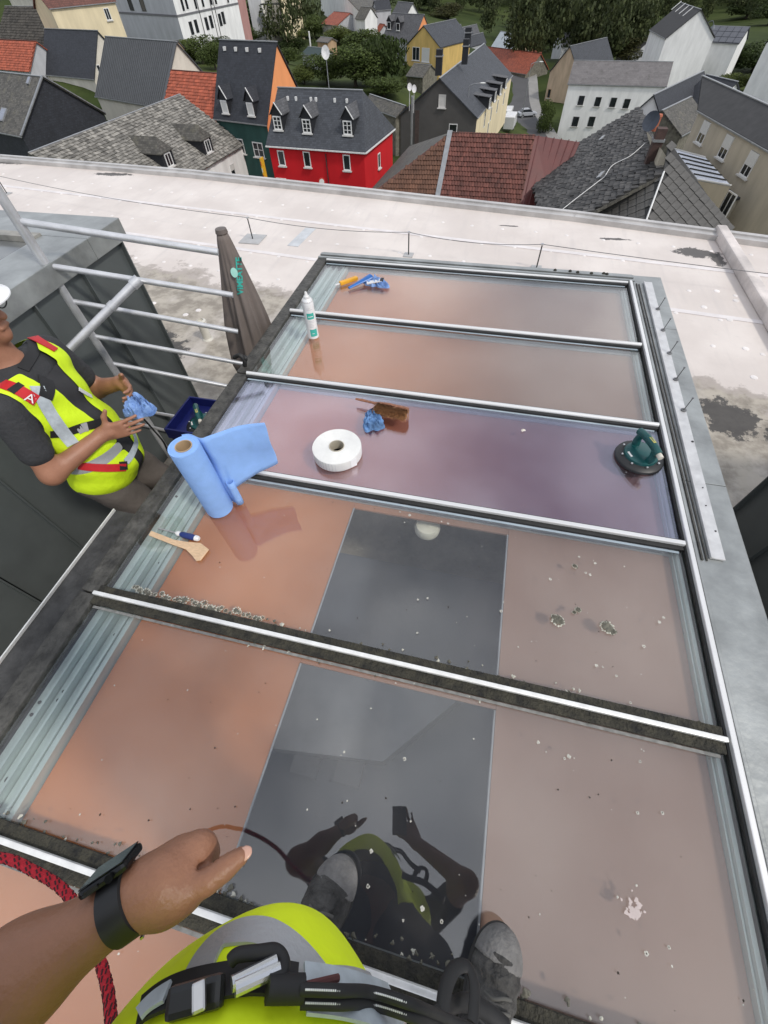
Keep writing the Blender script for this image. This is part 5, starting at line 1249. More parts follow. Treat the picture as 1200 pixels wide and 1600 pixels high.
# ================================================================== things lying on the glass
# --- blue paper roll with a torn sheet
cx, cy = -.965, .845; RR = .056; HT = .37
M_paper = mat('blue_paper', (.25, .43, .80), .85, 0, .06, 25, .12, 300, spec=.2)
e = empty('paper_roll', (cx, cy, .0015), 'roll of light blue paper towel standing on the glass with a sheet pulled out', 'paper roll')
mb = MB(); mb.lathe([(.0305, .0015), (RR-.001, .0015), (RR, .006), (RR, HT-.005), (RR-.001, HT), (.050, HT-.001), (.0495, HT-.002), (.044, HT-.0005), (.0435, HT-.0016), (.0305, HT-.001), (.0305, .0015)], (cx, cy, 0), 48); smooth_angle(mb.build('roll', M_paper, e), 50)
mb = MB(); mb.lathe([(.0303, .002), (.0303, HT+.002), (.027, HT+.002), (.027, .002)], (cx, cy, 0), 32); smooth_angle(mb.build('cardboard_core', mat('cardboard', (.42, .30, .18), .85, 0, .12, 20), e), 50)
# sheet path in plan: leaves the back of the roll, swings round to the right
pr = P(415, 667, HT*.93); pq = P(420, 722, .16)
path = spline([A3(cx-.035, cy+.048, 0), A3(cx-.005, cy+RR+.006, 0), A3(cx+.045, cy+.052, 0), A3(cx+.075, cy+.075, 0), A3((cx+.075+pr[0])/2-.005, (cy+.075+pr[1])/2+.012, 0), A3(pr[0], pr[1], 0)], 10)
S = len(path); vs = []; fs = []; nz = 14
for i, p in enumerate(path):
    t = i/(S-1); zlo = .004 if t < .5 else .004+(.145)*min(1, (t-.5)/.08)*(.55+.45*(t-.5)/.5); zhi = HT+.003-.02*max(0, t-.5)
    for k in range(nz):
        f = k/(nz-1); z = zlo+(zhi-zlo)*f
        curl = .018*math.sin(t*3.0)*(1-f); vs.append((p[0]+curl*.6, p[1]-curl+.004*math.sin(9*f+6*t), z))
for i in range(S-1):
    for k in range(nz-1): fs.append((i*nz+k, (i+1)*nz+k, (i+1)*nz+k+1, i*nz+k+1))
me = MB(); me.add(vs, fs); o = me.build('sheet', M_paper, e, smooth=True); sm = o.modifiers.new('thick', 'SOLIDIFY'); sm.thickness = .0012
# curled tail of the sheet touching the glass
pt = P(376, 787, .004); mb = MB(); pts = []
for i in range(28):
    a = i/27*5.2; r = .017-.0025*a/5.2; pts.append((pt[0]-.004+r*math.cos(a+2.4), pt[1]+.006+r*math.sin(a+2.4)))
vs = []; fs = []
for i, (x, y) in enumerate(pts):
    for k in range(5): vs.append((x, y, .004+.14*k/4))
for i in range(len(pts)-1):
    for k in range(4): fs.append((i*5+k, (i+1)*5+k, (i+1)*5+k+1, i*5+k+1))
mb.add(vs, fs); o = mb.build('sheet_curl', M_paper, e, smooth=True); sm = o.modifiers.new('thick', 'SOLIDIFY'); sm.thickness = .0012
# --- white butyl tape roll
p = P(527, 712, 0); c = A3(p[0]+.0, p[1]+.012, .0012)
e = empty('tape_roll', tuple(c), 'thick white roll of sealing tape lying flat on the clean pane', 'tape roll')
mb = MB(); prof = [(.036, 0), (.112, 0), (.113, .003), (.113, .047), (.112, .05)]
for k in range(14): r = .110-.0053*k; prof += [(r+.0018, .0502), (r, .0488)]
prof += [(.036, .050), (.036, 0)]
mb.lathe(prof, c, 56); smooth_angle(mb.build('tape', mat('tape_white', (.74, .74, .72), .5, 0, .05, 30), e), 35)
mb = MB(); mb.lathe([(.0358, .001), (.0358, .053), (.0325, .053), (.0325, .001)], c, 36); smooth_angle(mb.build('core', mat('core_card', (.46, .42, .34), .8), e), 50)
a = 5.6; mb = MB(); q = c+A3(.1145*math.cos(a), .113*math.sin(a), .025); tdir = A3(math.cos(a+1.5), math.sin(a+1.5), 0); mb.box(q+tdir*.012, (.03, .0015, .046), (tdir, np.cross(UPZ, tdir), UPZ)); mb.build('loose_end', mat('liner_white', (.78, .78, .78), .35), e)
for k in range(9):
    a = 3.9+k*.13; q = c+A3(.1133*math.cos(a), .1133*math.sin(a), .025); mb = MB(); mb.box(q, (.0008, .001, .046), (A3(math.cos(a), math.sin(a), 0), A3(-math.sin(a), math.cos(a), 0), UPZ)); mb.build('printed_line', mat('print_grey', (.45, .46, .48), .6), e)
# --- spray can
c = A3(*P(490, 526, 0)[:2], .001); e = empty('spray_can', tuple(c), 'white aerosol can with two turquoise label fields standing on the glass', 'spray can')
mb = MB(); mb.lathe([(.030, 0), (.0325, .002), (.033, .006), (.033, .205), (.0325, .212), (.031, .216)], c, 32); smooth_angle(mb.build('body', mat('can_white', (.74, .76, .77), .3, 0, .03), e), 40)
mb = MB(); mb.lathe([(.032, .2165), (.032, .221), (.027, .229), (.019, .235), (.019, .238)], c, 32); smooth_angle(mb.build('shoulder', M_alu, e), 40)
mb = MB(); mb.lathe([(.0165, .2385), (.016, .245), (.009, .252), (.0075, .262), (.005, .268), (0, .269)], c, 20); smooth_angle(mb.build('nozzle', mat('nozzle_white', (.76, .76, .76), .4), e), 40)
tocam = math.atan2(-c[1], -c[0])
M_teal = mat('label_teal', (.045, .42, .36), .35, 0, .04); M_gtx = mat('label_grey', (.55, .57, .58), .4)
def decal(z0, z1, a0, a1, m, nm='label_field', r=.0333):
    mb = MB(); vs = []; n = 10
    for i in range(n+1):
        a = tocam+a0+(a1-a0)*i/n
        for z in (z0, z1): vs.append(c+A3(r*math.cos(a), r*math.sin(a), z))
    mb.add(vs, [(2*i, 2*i+2, 2*i+3, 2*i+1) for i in range(n)]); mb.build(nm, m, e, smooth=True)
decal(.125, .160, -.55, .75, M_teal); decal(.018, .062, -.45, .85, M_teal)
for z in (.178, .186, .112, .104, .092, .084, .076): decal(z, z+.003, -.4, .5+random.uniform(-.3, .2), M_gtx, 'label_print')
decal(.035, .038, -.1, .3, mat('label_white', (.8, .8, .8), .4), 'label_print', .0336); decal(.138, .142, -.35, .5, mat('label_white'), 'label_print', .0336)
# --- vacuum suction lifters
M_tealp = mat('teal_plastic', (.008, .075, .075), .3, 0, .15, 12); M_disc = mat('rubber_disc', (.014, .015, .016), .45, 0, .2, 20)
def lifter(c, rot, label):
    e = empty('suction_lifter', tuple(c), label, 'suction lifter')
    mb = MB(); mb.lathe([(.100, 0), (.103, .004), (.100, .012), (.088, .020), (.06, .026), (0, .027)], c, 48); smooth_angle(mb.build('rubber_pad', M_disc, e), 30)
    X = A3(math.cos(rot), math.sin(rot), 0); Y = A3(-X[1], X[0], 0)
    mb = MB(); mb.lathe([(.072, .0225), (.070, .034), (.055, .040), (0, .041)], c, 40); plate = smooth_angle(mb.build('plate', M_tealp, e), 35)
    for k in range(8):
        a = k*.785+.2; mb = MB(); mb.lathe([(.0045, .026), (.0045, .030), (0, .031)], c+A3(.081*math.cos(a), .081*math.sin(a), 0), 8); mb.build('screw', mat('screw_bright', (.7, .7, .7), .3, .8), e)
    for s in (-1, 1):
        mb = MB(); pts = spline([c+X*.052*s+UPZ*.035, c+X*.058*s+UPZ*.065, c+X*.05*s+UPZ*.098], 4); mb.tube(pts, [.017]*4+[.015]*4+[.014], 14); smooth_angle(mb.build('handle_post', M_tealp, e), 50)
    mb = MB(); mb.tube(spline([c-X*.072+UPZ*.098, c-X*.03+UPZ*.106, c+X*.03+UPZ*.106, c+X*.072+UPZ*.098], 5), .0165, 16); hd_ = smooth_angle(mb.build('handle', M_tealp, e), 50)
    mb = MB(); mb.tube([c+X*.073+UPZ*.098, c+X*.094+UPZ*.095], .0115, 14); smooth_angle(mb.build('pump_button', mat('button_pale', (.62, .58, .50), .4), hd_), 50)
    mb = MB(); mb.box(c+X*.01+UPZ*.1225, (.035, .012, .0008), (X, Y, UPZ)); mb.build('handle_print', mat('print_yellow', (.5, .45, .12), .5), hd_)
    mb = MB(); mb.box(c+Y*-.055+UPZ*.037, (.03, .014, .006), (X, Y, UPZ)); mb.build('gauge', mat('gauge_white', (.7, .7, .7), .3), e)
c = A3(*P(997, 716, 0)[:2], .001); lifter(c, -1.15, 'dark teal suction lifter with round black pad on the clean pane')
# --- hand brush
pa, pb = P(556, 626, .02), P(638, 645, .02); d = unit(pb-pa); n = unit(np.cross(UPZ, d)); Ln = np.linalg.norm(pb-pa)
e = empty('hand_brush', tuple(A3(*((pa+pb)/2)[:2], .001)), 'wooden hand brush with brown bristles lying on the clean pane', 'brush')
prof = [pa+UPZ*.012, pa+d*Ln*.12+UPZ*.013, pa+d*Ln*.36+UPZ*.012, pa+d*Ln*.46+UPZ*.014, pa+d*Ln*.6+UPZ*.016, pa+d*Ln*.97+UPZ*.016, pa+d*Ln+UPZ*.016]
mb = MB(); mb.tube(prof, [.006, .009, .008, .014, .018, .018, .014], 14, flat=.6); smooth_angle(mb.build('handle', mat('brush_wood', (.24, .10, .055), .5, 0, .25, 20, stretch=(4, 1, 1)), e), 60)
mb = MB()
for k in range(2600):
    t = random.uniform(.44, 1.0); s = random.uniform(-1, 1); b = pa+d*Ln*t+n*s*.012+UPZ*.012; ln = random.uniform(.05, .068)
    dr = unit(-n*.9+n*s*.18+d*random.gauss(0, .14)+UPZ*(random.uniform(-.25, .75)))
    tp = b+dr*ln; tp[2] = max(tp[2], .002); w = .0016
    sx = d*w; mb.add([b-sx, b+sx, tp+sx*.5, tp-sx*.5], [(0, 1, 2, 3)])
mb.build('bristles', mat('bristle', (.34, .17, .075), .8, 0, .3, 8, island=.5), e, kind='stuff')
# --- crumpled wipes
def crumple(name, c, rx, ry, rz, label, m, seed, cat='cloth'):
    """a wipe crushed into a low heap: folded height field with a ragged outline and a closed underside"""
    r_ = np.random.default_rng(seed); n, k = 72, 22; vs = []; fs = []
    q = r_.normal(0, 1, (7, 2)); q /= np.linalg.norm(q, axis=1)[:, None]; fr = r_.uniform(3.0, 9.0, 7); ph = r_.uniform(0, 6.28, 7); am = r_.uniform(.5, 1, 7)
    oa = r_.uniform(0, 6.28, 5)
    def out(a): return 1+.22*math.sin(2*a+oa[0])+.16*math.sin(3*a+oa[1])+.10*math.sin(5*a+oa[2])+.07*math.sin(9*a+oa[3])
    def hgt(x, y, t):
        w = .35*math.sin(3*x+oa[4])+.3*math.sin(4*y+oa[0])
        f = sum(am[i]*(1-abs(math.sin((q[i, 0]*(x+w)+q[i, 1]*(y-w))*fr[i]+ph[i])))**1.6 for i in range(7))/am.sum()
        return max(.05, math.sqrt(max(0, 1-t**2.4))*(.15+1.7*f))
    for i in range(k+1):
        t = i/k
        for j in range(n):
            a = 2*math.pi*j/n; R = out(a)*t; x, y = R*math.cos(a), R*math.sin(a); h = hgt(x, y, t)
            sh = .12*math.sin(6*y+oa[1])*h; vs.append(c+A3((x+sh)*rx, (y+sh*.6)*ry, h*rz*(1 if i < k else .15)+.001))
    for i in range(k):
        for j in range(n): fs.append((i*n+j, i*n+(j+1) % n, (i+1)*n+(j+1) % n, (i+1)*n+j))
    b0 = len(vs); 
    for j in range(n): v = vs[k*n+j]; vs.append(A3(v[0], v[1], c[2]))
    for j in range(n): fs.append((k*n+j, k*n+(j+1) % n, b0+(j+1) % n, b0+j))
    fs.append(tuple(b0+j for j in range(n))[::-1])
    mb = MB(); mb.add(vs, fs); o = top(mb, name, m, c, label, cat, smooth=True); smooth_angle(o, 30); return o
M_wipe = mat('blue_wipe', (.20, .40, .75), .8, 0, 0, 14, .3, 60, c2=(.045, .09, .17))
M_wipe2 = mat('blue_wipe_light', (.28, .45, .78), .8, 0, 0, 18, .3, 60, c2=(.08, .16, .38))
c = P(583, 660, 0); crumple('wiping_cloth', A3(c[0], c[1], .001), .060, .062, .050, 'crumpled grimy blue wipe beside the hand brush', M_wipe, 3)
c = P(588, 444, 0); crumple('wiping_cloth', A3(c[0], c[1], .001), .075, .06, .045, 'crumpled pale blue wipe on the far pane behind the scraper', M_wipe2, 8)
# --- knife and scraper on the far pane
pa, pb = P(531, 443, .014), P(558, 434, .014); d = unit(pb-pa); n = unit(np.cross(UPZ, d))
e = empty('utility_knife', tuple(A3(*((pa+pb)/2)[:2], .001)), 'yellow utility knife lying on the far pane', 'knife')
mb = MB(); mb.bar(pa, pb, .03, .022); mb.build('handle', mat('knife_yellow', (.72, .36, .02), .4), e, bevel=.006)
mb = MB(); mb.bar(pa-d*.035, pa-d*.001, .014, .003); mb.build('blade', M_alu, e)
pa, pb = P(545, 450, .012), P(580, 432, .03); d = unit(pb-pa); n = unit(np.cross(UPZ, d))
e = empty('blue_scraper', tuple(A3(*((pa+pb)/2)[:2], .001)), 'blue handled scraper with steel head between knife and wipe', 'scraper')
mb = MB(); mb.tube([pa, pa+d*.07, pb], [.013, .016, .03], 12, flat=.5); smooth_angle(mb.build('handle', mat('scraper_blue', (.01, .12, .42), .35), e), 50)
q = P(585, 441, .022); mb = MB(); mb.bar(q-A3(.05, .018, 0), q+A3(.055, .02, .01), .035, .006); mb.build('steel_head', M_alu, e); mb = MB(); mb.box(q+A3(.05, .018, .012), (.02, .034, .014)); mb.build('end_clip', M_rub, e)
# --- wooden spatula
pts2 = [(236, 829), (232, 836), (270, 851), (290, 858), (300, 868), (306, 876), (313, 875), (326, 858), (313, 848), (290, 846), (272, 843)]
pl = [P(x, y, .008) for x, y in pts2]; mb = MB(); mb.slab(pl, A3(0, 0, -.0065)); c = sum(pl)/len(pl)
top(mb, 'wooden_spatula', mat('beech', (.60, .42, .26), .6, 0, .15, 18, stretch=(3, 8, 1)), A3(c[0], c[1], .0015), 'pale wooden spatula lying on the edge of the glass', 'spatula', bevel=.002)
# --- screwdriver
pa, pb = P(246, 825, .012), P(311, 842, .012); d = unit(pb-pa); Ln = np.linalg.norm(pb-pa)
e = empty('screwdriver', tuple(A3(*((pa+pb)/2)[:2], .001)), 'screwdriver with blue and white handle above the wooden spatula', 'screwdriver')
mb = MB(); mb.tube([pa, pa+d*.006, pa+d*Ln*.46], [.0015, .0028, .0028], 8); mb.build('shaft', M_st, e)
q0 = pa+d*Ln*.45; l = Ln*.55
mb = MB(); mb.tube([q0, q0+d*l*.1, q0+d*l*.2], [.006, .011, .009], 16); smooth_angle(mb.build('collar', mat('tool_white', (.72, .72, .72), .4), e), 40)
mb = MB(); mb.tube([q0+d*l*.2, q0+d*l*.3, q0+d*l*.55, q0+d*l*.84], [.0085, .012, .013, .012], 16); smooth_angle(mb.build('grip', mat('tool_blue', (.012, .03, .16), .35), e), 40)
mb = MB(); mb.tube([q0+d*l*.841, q0+d*l*.96, q0+d*l], [.0118, .0112, .008], 16); smooth_angle(mb.build('end_cap', mat('tool_white'), e), 40)
# --- small white crumb
p = P(818, 672, .0); mb = MB(); blob(mb, p[0], p[1], .012, 0, .5, .008); top(mb, 'putty_crumb', mat('putty', (.62, .58, .5), .8), p, 'small whitish crumb of putty on the clean pane', 'crumb')
# --- blue crate with second lifter beyond the skylight edge
e = empty('grey_crate', (-1.66, 1.66, ZF), 'dark grey crate carrying the blue crate beside the railing', 'crate')
def crate(e, x0, x1, y0, y1, z0, z1, m):
    mb = MB(); mb.bx(x0, x1, y0, y1, z0, z0+.015); mb.build('bottom', m, e)
    for b in ((x0, x1, y0, y0+.012), (x0, x1, y1-.012, y1), (x0, x0+.012, y0+.0125, y1-.0125), (x1-.012, x1, y0+.0125, y1-.0125)): mb = MB(); mb.bx(*b, z0+.0155, z1); mb.build('side', m, e, bevel=.003)
crate(e, -1.74, -1.43, 1.48, 1.77, ZF+.001, -.335, mat('crate_grey', (.05, .052, .055), .5))
e2_ = empty('blue_crate', (-1.66, 1.66, -.334), 'blue plastic crate with a suction lifter in it beside the skylight edge', 'crate')
crate(e2_, -1.75, -1.42, 1.47, 1.78, -.334, -.262, mat('crate_blue', (.006, .010, .09), .4))
lifter(A3(-1.575, 1.60, -.317), -.9, 'dark green suction lifter lying in the blue crate')
# --- folded parasol
cx, cy = -1.475, 2.27
e = empty('folded_parasol', (cx, cy, ZF), 'closed taupe parasol with turquoise lettering behind the railing', 'parasol')
M_par = mat('parasol_cloth', (.16, .135, .122), .8, 0, .15, 4, .15, 150, spec=.2)
zt = .495; nseg = 96; prof = []
vs = []; fs = []; rows = 40
for i in range(rows+1):
    t = i/rows; z = zt-t*1.25
    R_ = .028+.112*min(1, t/.62)**.8 if t < .62 else .140-.04*((t-.62)/.38)
    for k in range(nseg):
        a = 2*math.pi*k/nseg; am = min(1, t*2.2+.08)
        f = 1+am*(.34*(abs(math.cos(3*a+.7*t+.3))**.6-.6)+.17*math.cos(7*a-2.5*t)+.08*math.cos(13*a+3*t))-.05*am
        sx = 1.0+.28*max(0, -math.cos(a))*min(1, t*4)*(1 if t < .4 else max(0, 1-(t-.4)*2))
        vs.append((cx+R_*f*math.cos(a)*sx, cy+R_*f*math.sin(a), z))
for i in range(rows):
    for k in range(nseg): fs.append((i*nseg+k, i*nseg+(k+1) % nseg, (i+1)*nseg+(k+1) % nseg, (i+1)*nseg+k))
fs.append(tuple(range(nseg)))
mb = MB(); mb.add(vs, fs); canopy = mb.build('canopy', M_par, e, smooth=True)
mb = MB(); mb.tube([(cx, cy, ZF), (cx, cy, zt-.1)], .02, 12); mb.build('pole', M_rail, e)
mb = MB(); mb.lathe([(.028, -.01), (.034, .0), (.03, .018), (0, .022)], (cx, cy, zt), 16); smooth_angle(mb.build('finial', mat('finial_taupe', (.11, .09, .08), .5), e), 40)
mb = MB(); mb.box((cx, cy, ZF+.03), (.4, .4, .06)); mb.build('base', mat('base_grey', (.2, .2, .2), .7), e, bevel=.01)
mb = MB(); mb.lathe([(.136, -.03), (.140, -.028), (.140, .028), (.136, .03)], (cx, cy, -.42), 32); mb.build('strap', M_rub, e)
bv = BVHTree.FromPolygons([tuple(v) for v in vs], fs)
# lettering follows the folded cloth
fc = bpy.data.curves.new('lettering', 'FONT'); fc.body = 'VIMEATTE'; fc.size = .085; fc.offset = .003; fc.align_x = 'LEFT'
fo = bpy.data.objects.new('lettering', fc); col.objects.link(fo); dg = bpy.context.evaluated_depsgraph_get(); tm = bpy.data.meshes.new_from_object(fo.evaluated_get(dg)); bpy.data.objects.remove(fo)
bm = bmesh.new(); bm.from_mesh(tm); bmesh.ops.triangulate(bm, faces=bm.faces); bmesh.ops.subdivide_edges(bm, edges=[x for x in bm.edges if x.calc_length() > .012], cuts=2, use_grid_fill=True)
A_ = A3(378, 456, 0); B_ = A3(372, 400, 0)
W_ = max(v.co.x for v in bm.verts)
for v in bm.verts:
    t = v.co.x/W_; x, y = 376+(373-376)*t, 460+(402-460)*t          # baseline up the cloth
    off = v.co.y*150; x -= off-4
    d = ray(x, y); hit = bv.ray_cast(Vector(CC), Vector(d).normalized())
    q = hit[0] if hit[0] is not None else Vector(PX(x, y, cx+.1))
    v.co = q-Vector(d).normalized()*.004-Vector((cx, cy, ZF))
bm.to_mesh(tm); bm.free(); tm.materials.append(mat('print_turquoise', (.03, .38, .32), .6)); o = bpy.data.objects.new('lettering', tm); col.objects.link(o); o.parent = e
d = ray(366, 426); hit = bv.ray_cast(Vector(CC), Vector(d).normalized())
if hit[0] is not None:
    q = np.array(hit[0])-unit(d)*.004; X_ = unit(np.cross(UPZ, -unit(d))); Y_ = np.cross(-unit(d), X_)
    mb = MB(); mb.lathe([(.019, -.002), (.019, .001), (0, .002)], q, 20, (X_, Y_*1.3, -unit(d))); mb.build('emblem', mat('print_mint', (.28, .55, .48), .6), e)
# ================================================================== people
def nets2(fn, lo, hi, vox, blk=4):
    """surface nets that evaluates only near the surface"""
    lo = np.asarray(lo, float); hi = np.asarray(hi, float); n = (np.ceil((hi-lo)/vox/blk).astype(int)+1)*blk
    cs = [lo[i]+(np.arange(n[i]//blk)*blk+(blk-1)/2)*vox for i in range(3)]
    cp_ = np.stack(np.meshgrid(*cs, indexing='ij'), -1).reshape(-1, 3); cv = fn(cp_).reshape([x//blk for x in n])
    act = np.abs(cv) < blk*vox*2.0
    big = np.repeat(np.repeat(np.repeat(cv, blk, 0), blk, 1), blk, 2); am = np.repeat(np.repeat(np.repeat(act, blk, 0), blk, 1), blk, 2)
    ii = np.argwhere(am); vals = np.empty(len(ii)); pts = lo+ii*vox
    for k in range(0, len(ii), 150000): vals[k:k+150000] = fn(pts[k:k+150000])
    big[am] = vals
    return nets_grid(big, lo, vox)
def nets_grid(v, lo, vox):
    n = np.array(v.shape); ins = v < 0; cn = n-1
    f0 = np.zeros(cn, bool); f1 = np.ones(cn, bool)
    for i in (0, 1):
        for j in (0, 1):
            for k in (0, 1):
                a = ins[i:i+cn[0], j:j+cn[1], k:k+cn[2]]; f0 |= a; f1 &= a
    act = f0 & ~f1; ii = np.argwhere(act); idx = -np.ones(cn, int); idx[act] = np.arange(len(ii))
    cor = np.array([(i, j, k) for i in (0, 1) for j in (0, 1) for k in (0, 1)])
    cvs = np.stack([v[tuple((ii+c).T)] for c in cor], 1)
    acc = np.zeros((len(ii), 3)); cnt = np.zeros(len(ii))
    for a in range(8):
        for b in range(a+1, 8):
            if np.abs(cor[a]-cor[b]).sum() != 1: continue
            va, vb = cvs[:, a], cvs[:, b]; m = (va < 0) != (vb < 0); t = np.where(m, va/np.where(m, va-vb, 1), 0)
            acc += np.where(m[:, None], cor[a]+(cor[b]-cor[a])*t[:, None], 0); cnt += m
    verts = np.asarray(lo)+(ii+acc/cnt[:, None])*vox; faces = []
    for ax in range(3):
        o1, o2 = (ax+1) % 3, (ax+2) % 3
        a = np.moveaxis(ins, (ax, o1, o2), (0, 1, 2)); g = np.moveaxis(idx, (ax, o1, o2), (0, 1, 2))
        x0 = a[:-1, 1:-1, 1:-1]; x1 = a[1:, 1:-1, 1:-1]; m = x0 != x1; i, j, k = np.nonzero(m); fl = x0[m]
        q = np.stack([g[i, j, k], g[i, j+1, k], g[i, j+1, k+1], g[i, j, k+1]], 1); q[~fl] = q[~fl][:, ::-1]; faces.append(q)
    f = np.concatenate(faces); return verts, f[(f >= 0).all(1)]
def tidy(v, f, it=8):
    """smooth the cut edge of a garment"""
    e = np.sort(np.concatenate([f[:, [0, 1]], f[:, [1, 2]], f[:, [2, 3]], f[:, [3, 0]]]), 1); u, c = np.unique(e, axis=0, return_counts=True); b = u[c == 1]; v = v.copy()
    ids = np.unique(b)
    for _ in range(it):
        s = np.zeros_like(v); n = np.zeros(len(v)); np.add.at(s, b[:, 0], v[b[:, 1]]); np.add.at(s, b[:, 1], v[b[:, 0]]); np.add.at(n, b[:, 0], 1); np.add.at(n, b[:, 1], 1)
        v[ids] = v[ids]*.4+.6*s[ids]/n[ids][:, None]
    return v
def keep(v, f, cond):
    c = v[f].mean(1); return f[cond(c)]
def relax(v, f, it=2):
    e = np.concatenate([f[:, [0, 1]], f[:, [1, 2]], f[:, [2, 3]], f[:, [3, 0]]])
    for _ in range(it):
        s = np.zeros_like(v); c = np.zeros(len(v)); np.add.at(s, e[:, 0], v[e[:, 1]]); np.add.at(s, e[:, 1], v[e[:, 0]]); np.add.at(c, e[:, 0], 1); np.add.at(c, e[:, 1], 1)
        v = v*.5+.5*s/np.maximum(c, 1)[:, None]
    return v
def hand_fn(w, d, n, s, curl=(.25, .3, .25), sc=1.0, spread=.08, thumb=(.55, .75, .25), tl=(.046, .032)):
    d = unit(d); s = unit(np.asarray(s)-d*(np.asarray(s)@d)); n_ = np.cross(d, s); n_ = n_ if n_@np.asarray(n) > 0 else -n_
    caps = []
    base = [(.030, .092, .072, .0092), (.010, .097, .082, .0095), (-.011, .093, .075, .009), (-.030, .084, .058, .0078)]
    for i, (o, b, ln, r) in enumerate(base):
        p = w+d*b*sc+s*o*sc; ang = 0; dr0 = unit(d+s*spread*(1.2-i*.8))
        for k, fr in enumerate((.45, .30, .25)):
            ang += curl[k]*(1+.12*i); dr = dr0*math.cos(ang)+n_*math.sin(ang); q = p+dr*ln*fr*sc; caps.append((p, q, r*sc*(1-.08*k), r*sc*(1-.08*(k+1)))); p = q
    tb = w+d*.028*sc+s*.030*sc; td = unit(d*thumb[0]+s*thumb[1]+n_*thumb[2]); t1 = tb+td*tl[0]*sc; t2 = t1+unit(td+d*.5)*tl[1]*sc
    th = [(w+d*.012*sc+s*.012*sc, tb, .016*sc, .0145*sc), (tb, t1, .0135*sc, .0105*sc), (t1, t2, .0105*sc, .0088*sc)]
    def fn(p):
        o = s_box(p, w+d*.052*sc, (.047*sc, .040*sc, .0135*sc), .0125*sc, (d, s, n_))
        o = smin(.012, o, s_cap(p, w-d*.01, w+d*.03*sc, .027*sc, .026*sc))
        for a, b, ra, rb in th: o = smin(.010, o, s_cap(p, a, b, ra, rb))
        fs_ = None
        for a, b, ra, rb in caps:
            c = s_cap(p, a, b, ra, rb); fs_ = c if fs_ is None else np.minimum(fs_, c)
        return smin(.006, o, fs_)
    return fn
def strap(parent, bvh, pxs, width, m, name='strap', off=.006, n=6, thick=.003):
    """webbing laid over the clothing below the given pixels"""
    pts = spline([A3(x, y, 0) for x, y in pxs], n); hp = []; hn = []
    for q in pts:
        d = unit(ray(q[0], q[1])); h = bvh.ray_cast(Vector(CC), Vector(d))
        if h[0] is None: continue
        nn_ = np.array(h[1]); nn_ = nn_ if nn_@d < 0 else -nn_; hp.append(np.array(h[0])); hn.append(nn_)
    if len(hp) < 3: print('strap lost', name, pxs); return None
    for _ in range(3):
        hn = [unit(hn[max(i-1, 0)]+hn[i]*2+hn[min(i+1, len(hn)-1)]) for i in range(len(hn))]
        hp = [hp[0]]+[(hp[i-1]+hp[i]*2+hp[i+1])/4 for i in range(1, len(hp)-1)]+[hp[-1]]
    vs = []; fs = []
    for i in range(len(hp)):
        t = unit(hp[min(i+1, len(hp)-1)]-hp[max(i-1, 0)]); s = unit(np.cross(t, hn[i])); c = hp[i]+hn[i]*off
        vs += [c-s*width/2, c+s*width/2, c+s*width/2-hn[i]*thick, c-s*width/2-hn[i]*thick]
    for i in range(len(hp)-1):
        a, b = i*4, i*4+4
        for k in range(4): fs.append((a+k, a+(k+1) % 4, b+(k+1) % 4, b+k))
    fs += [(0, 1, 2, 3), tuple(len(vs)-4+k for k in range(4))]
    mb = MB(); mb.add(vs, fs); o = mb.build(name, m, parent); smooth_angle(o, 40); return o
M_skin = mat('skin_tan', (.32, .15, .09), .5, 0, .12, 14, .12, 160); M_skin2 = mat('skin_brown', (.265, .125, .075), .45, 0, .10, 22, .14, 220, spec=.4)
M_shirt = mat('charcoal_shirt', (.032, .033, .036), .85, 0, .15, 20, .3, 60); M_neon = mat('neon_yellow', (.62, .84, .012), .7, 0, .07, 9, .6, 11)
M_refl = mat('reflective_grey', (.42, .43, .44), .4, .2, .1, 8, .15, 200); M_blk = mat('black_webbing', (.012, .012, .013), .65, 0, .2, 60); M_redw = mat('red_webbing', (.50, .012, .018), .6, 0, .1, 40); M_greyw_ = mat('grey_webbing', (.42, .47, .50), .6, 0, .15, 50); M_trs = mat('brown_trousers', (.095, .08, .07), .85, 0, .2, 5, .4, 22)
def as_bvh(v, f): return BVHTree.FromPolygons([tuple(x) for x in v], [tuple(int(a) for a in x) for x in f])

# ------------------------------------------------------------------ the worker in the gap
fw = unit(A3(.96, .27, 0)); lw = A3(-fw[1], fw[0], 0); AXW = (fw, lw, UPZ)
OW = A3(-1.745, 1.035, 0)
W = lambda a, b, z: OW+fw*a+lw*b+UPZ*z
sR, sL = W(-.01, -.195, .405), W(-.01, .195, .405)
eR, eL = A3(-1.668, .785, .125), A3(-1.83, 1.315, .135)
wR, wL = A3(-1.548, 1.015, .165), A3(-1.632, 1.305, .205)
hR = hand_fn(wR, A3(.9, .42, .10), lw*.6+A3(0, .5, 0), A3(-.2, .0, 1), (.10, .12, .10), 1.0, .10, (.35, .9, .1))
hL = hand_fn(wL, A3(.82, -.52, -.05), A3(-.3, -.9, -.2), A3(.3, .2, 1), (.35, .45, .4), 1.0, .05)
def torso_w(p):
    return smin(.07, s_ell(p, W(-.01, 0, .29), (.118, .175, .20), AXW), s_ell(p, W(.03, 0, .06), (.135, .165, .19), AXW), s_ell(p, W(-.005, 0, -.10), (.125, .17, .13), AXW), s_cap(p, W(-.02, -.14, .40), W(-.02, .14, .40), .068))
def legs_w(p):
    o = None
    for s in (-1, 1):
        hip, kn, an = W(.01, .09*s, -.12), W(.20, .12*s, -.46), W(.06, .12*s, -.90)
        d = smin(.05, s_cap(p, hip, kn, .102, .078), s_cap(p, kn, an, .074, .058)); o = d if o is None else smin(.03, o, d)
    return smin(.06, o, s_ell(p, W(-.005, 0, -.10), (.128, .175, .13), AXW))
hc = W(-.03, 0, .69)
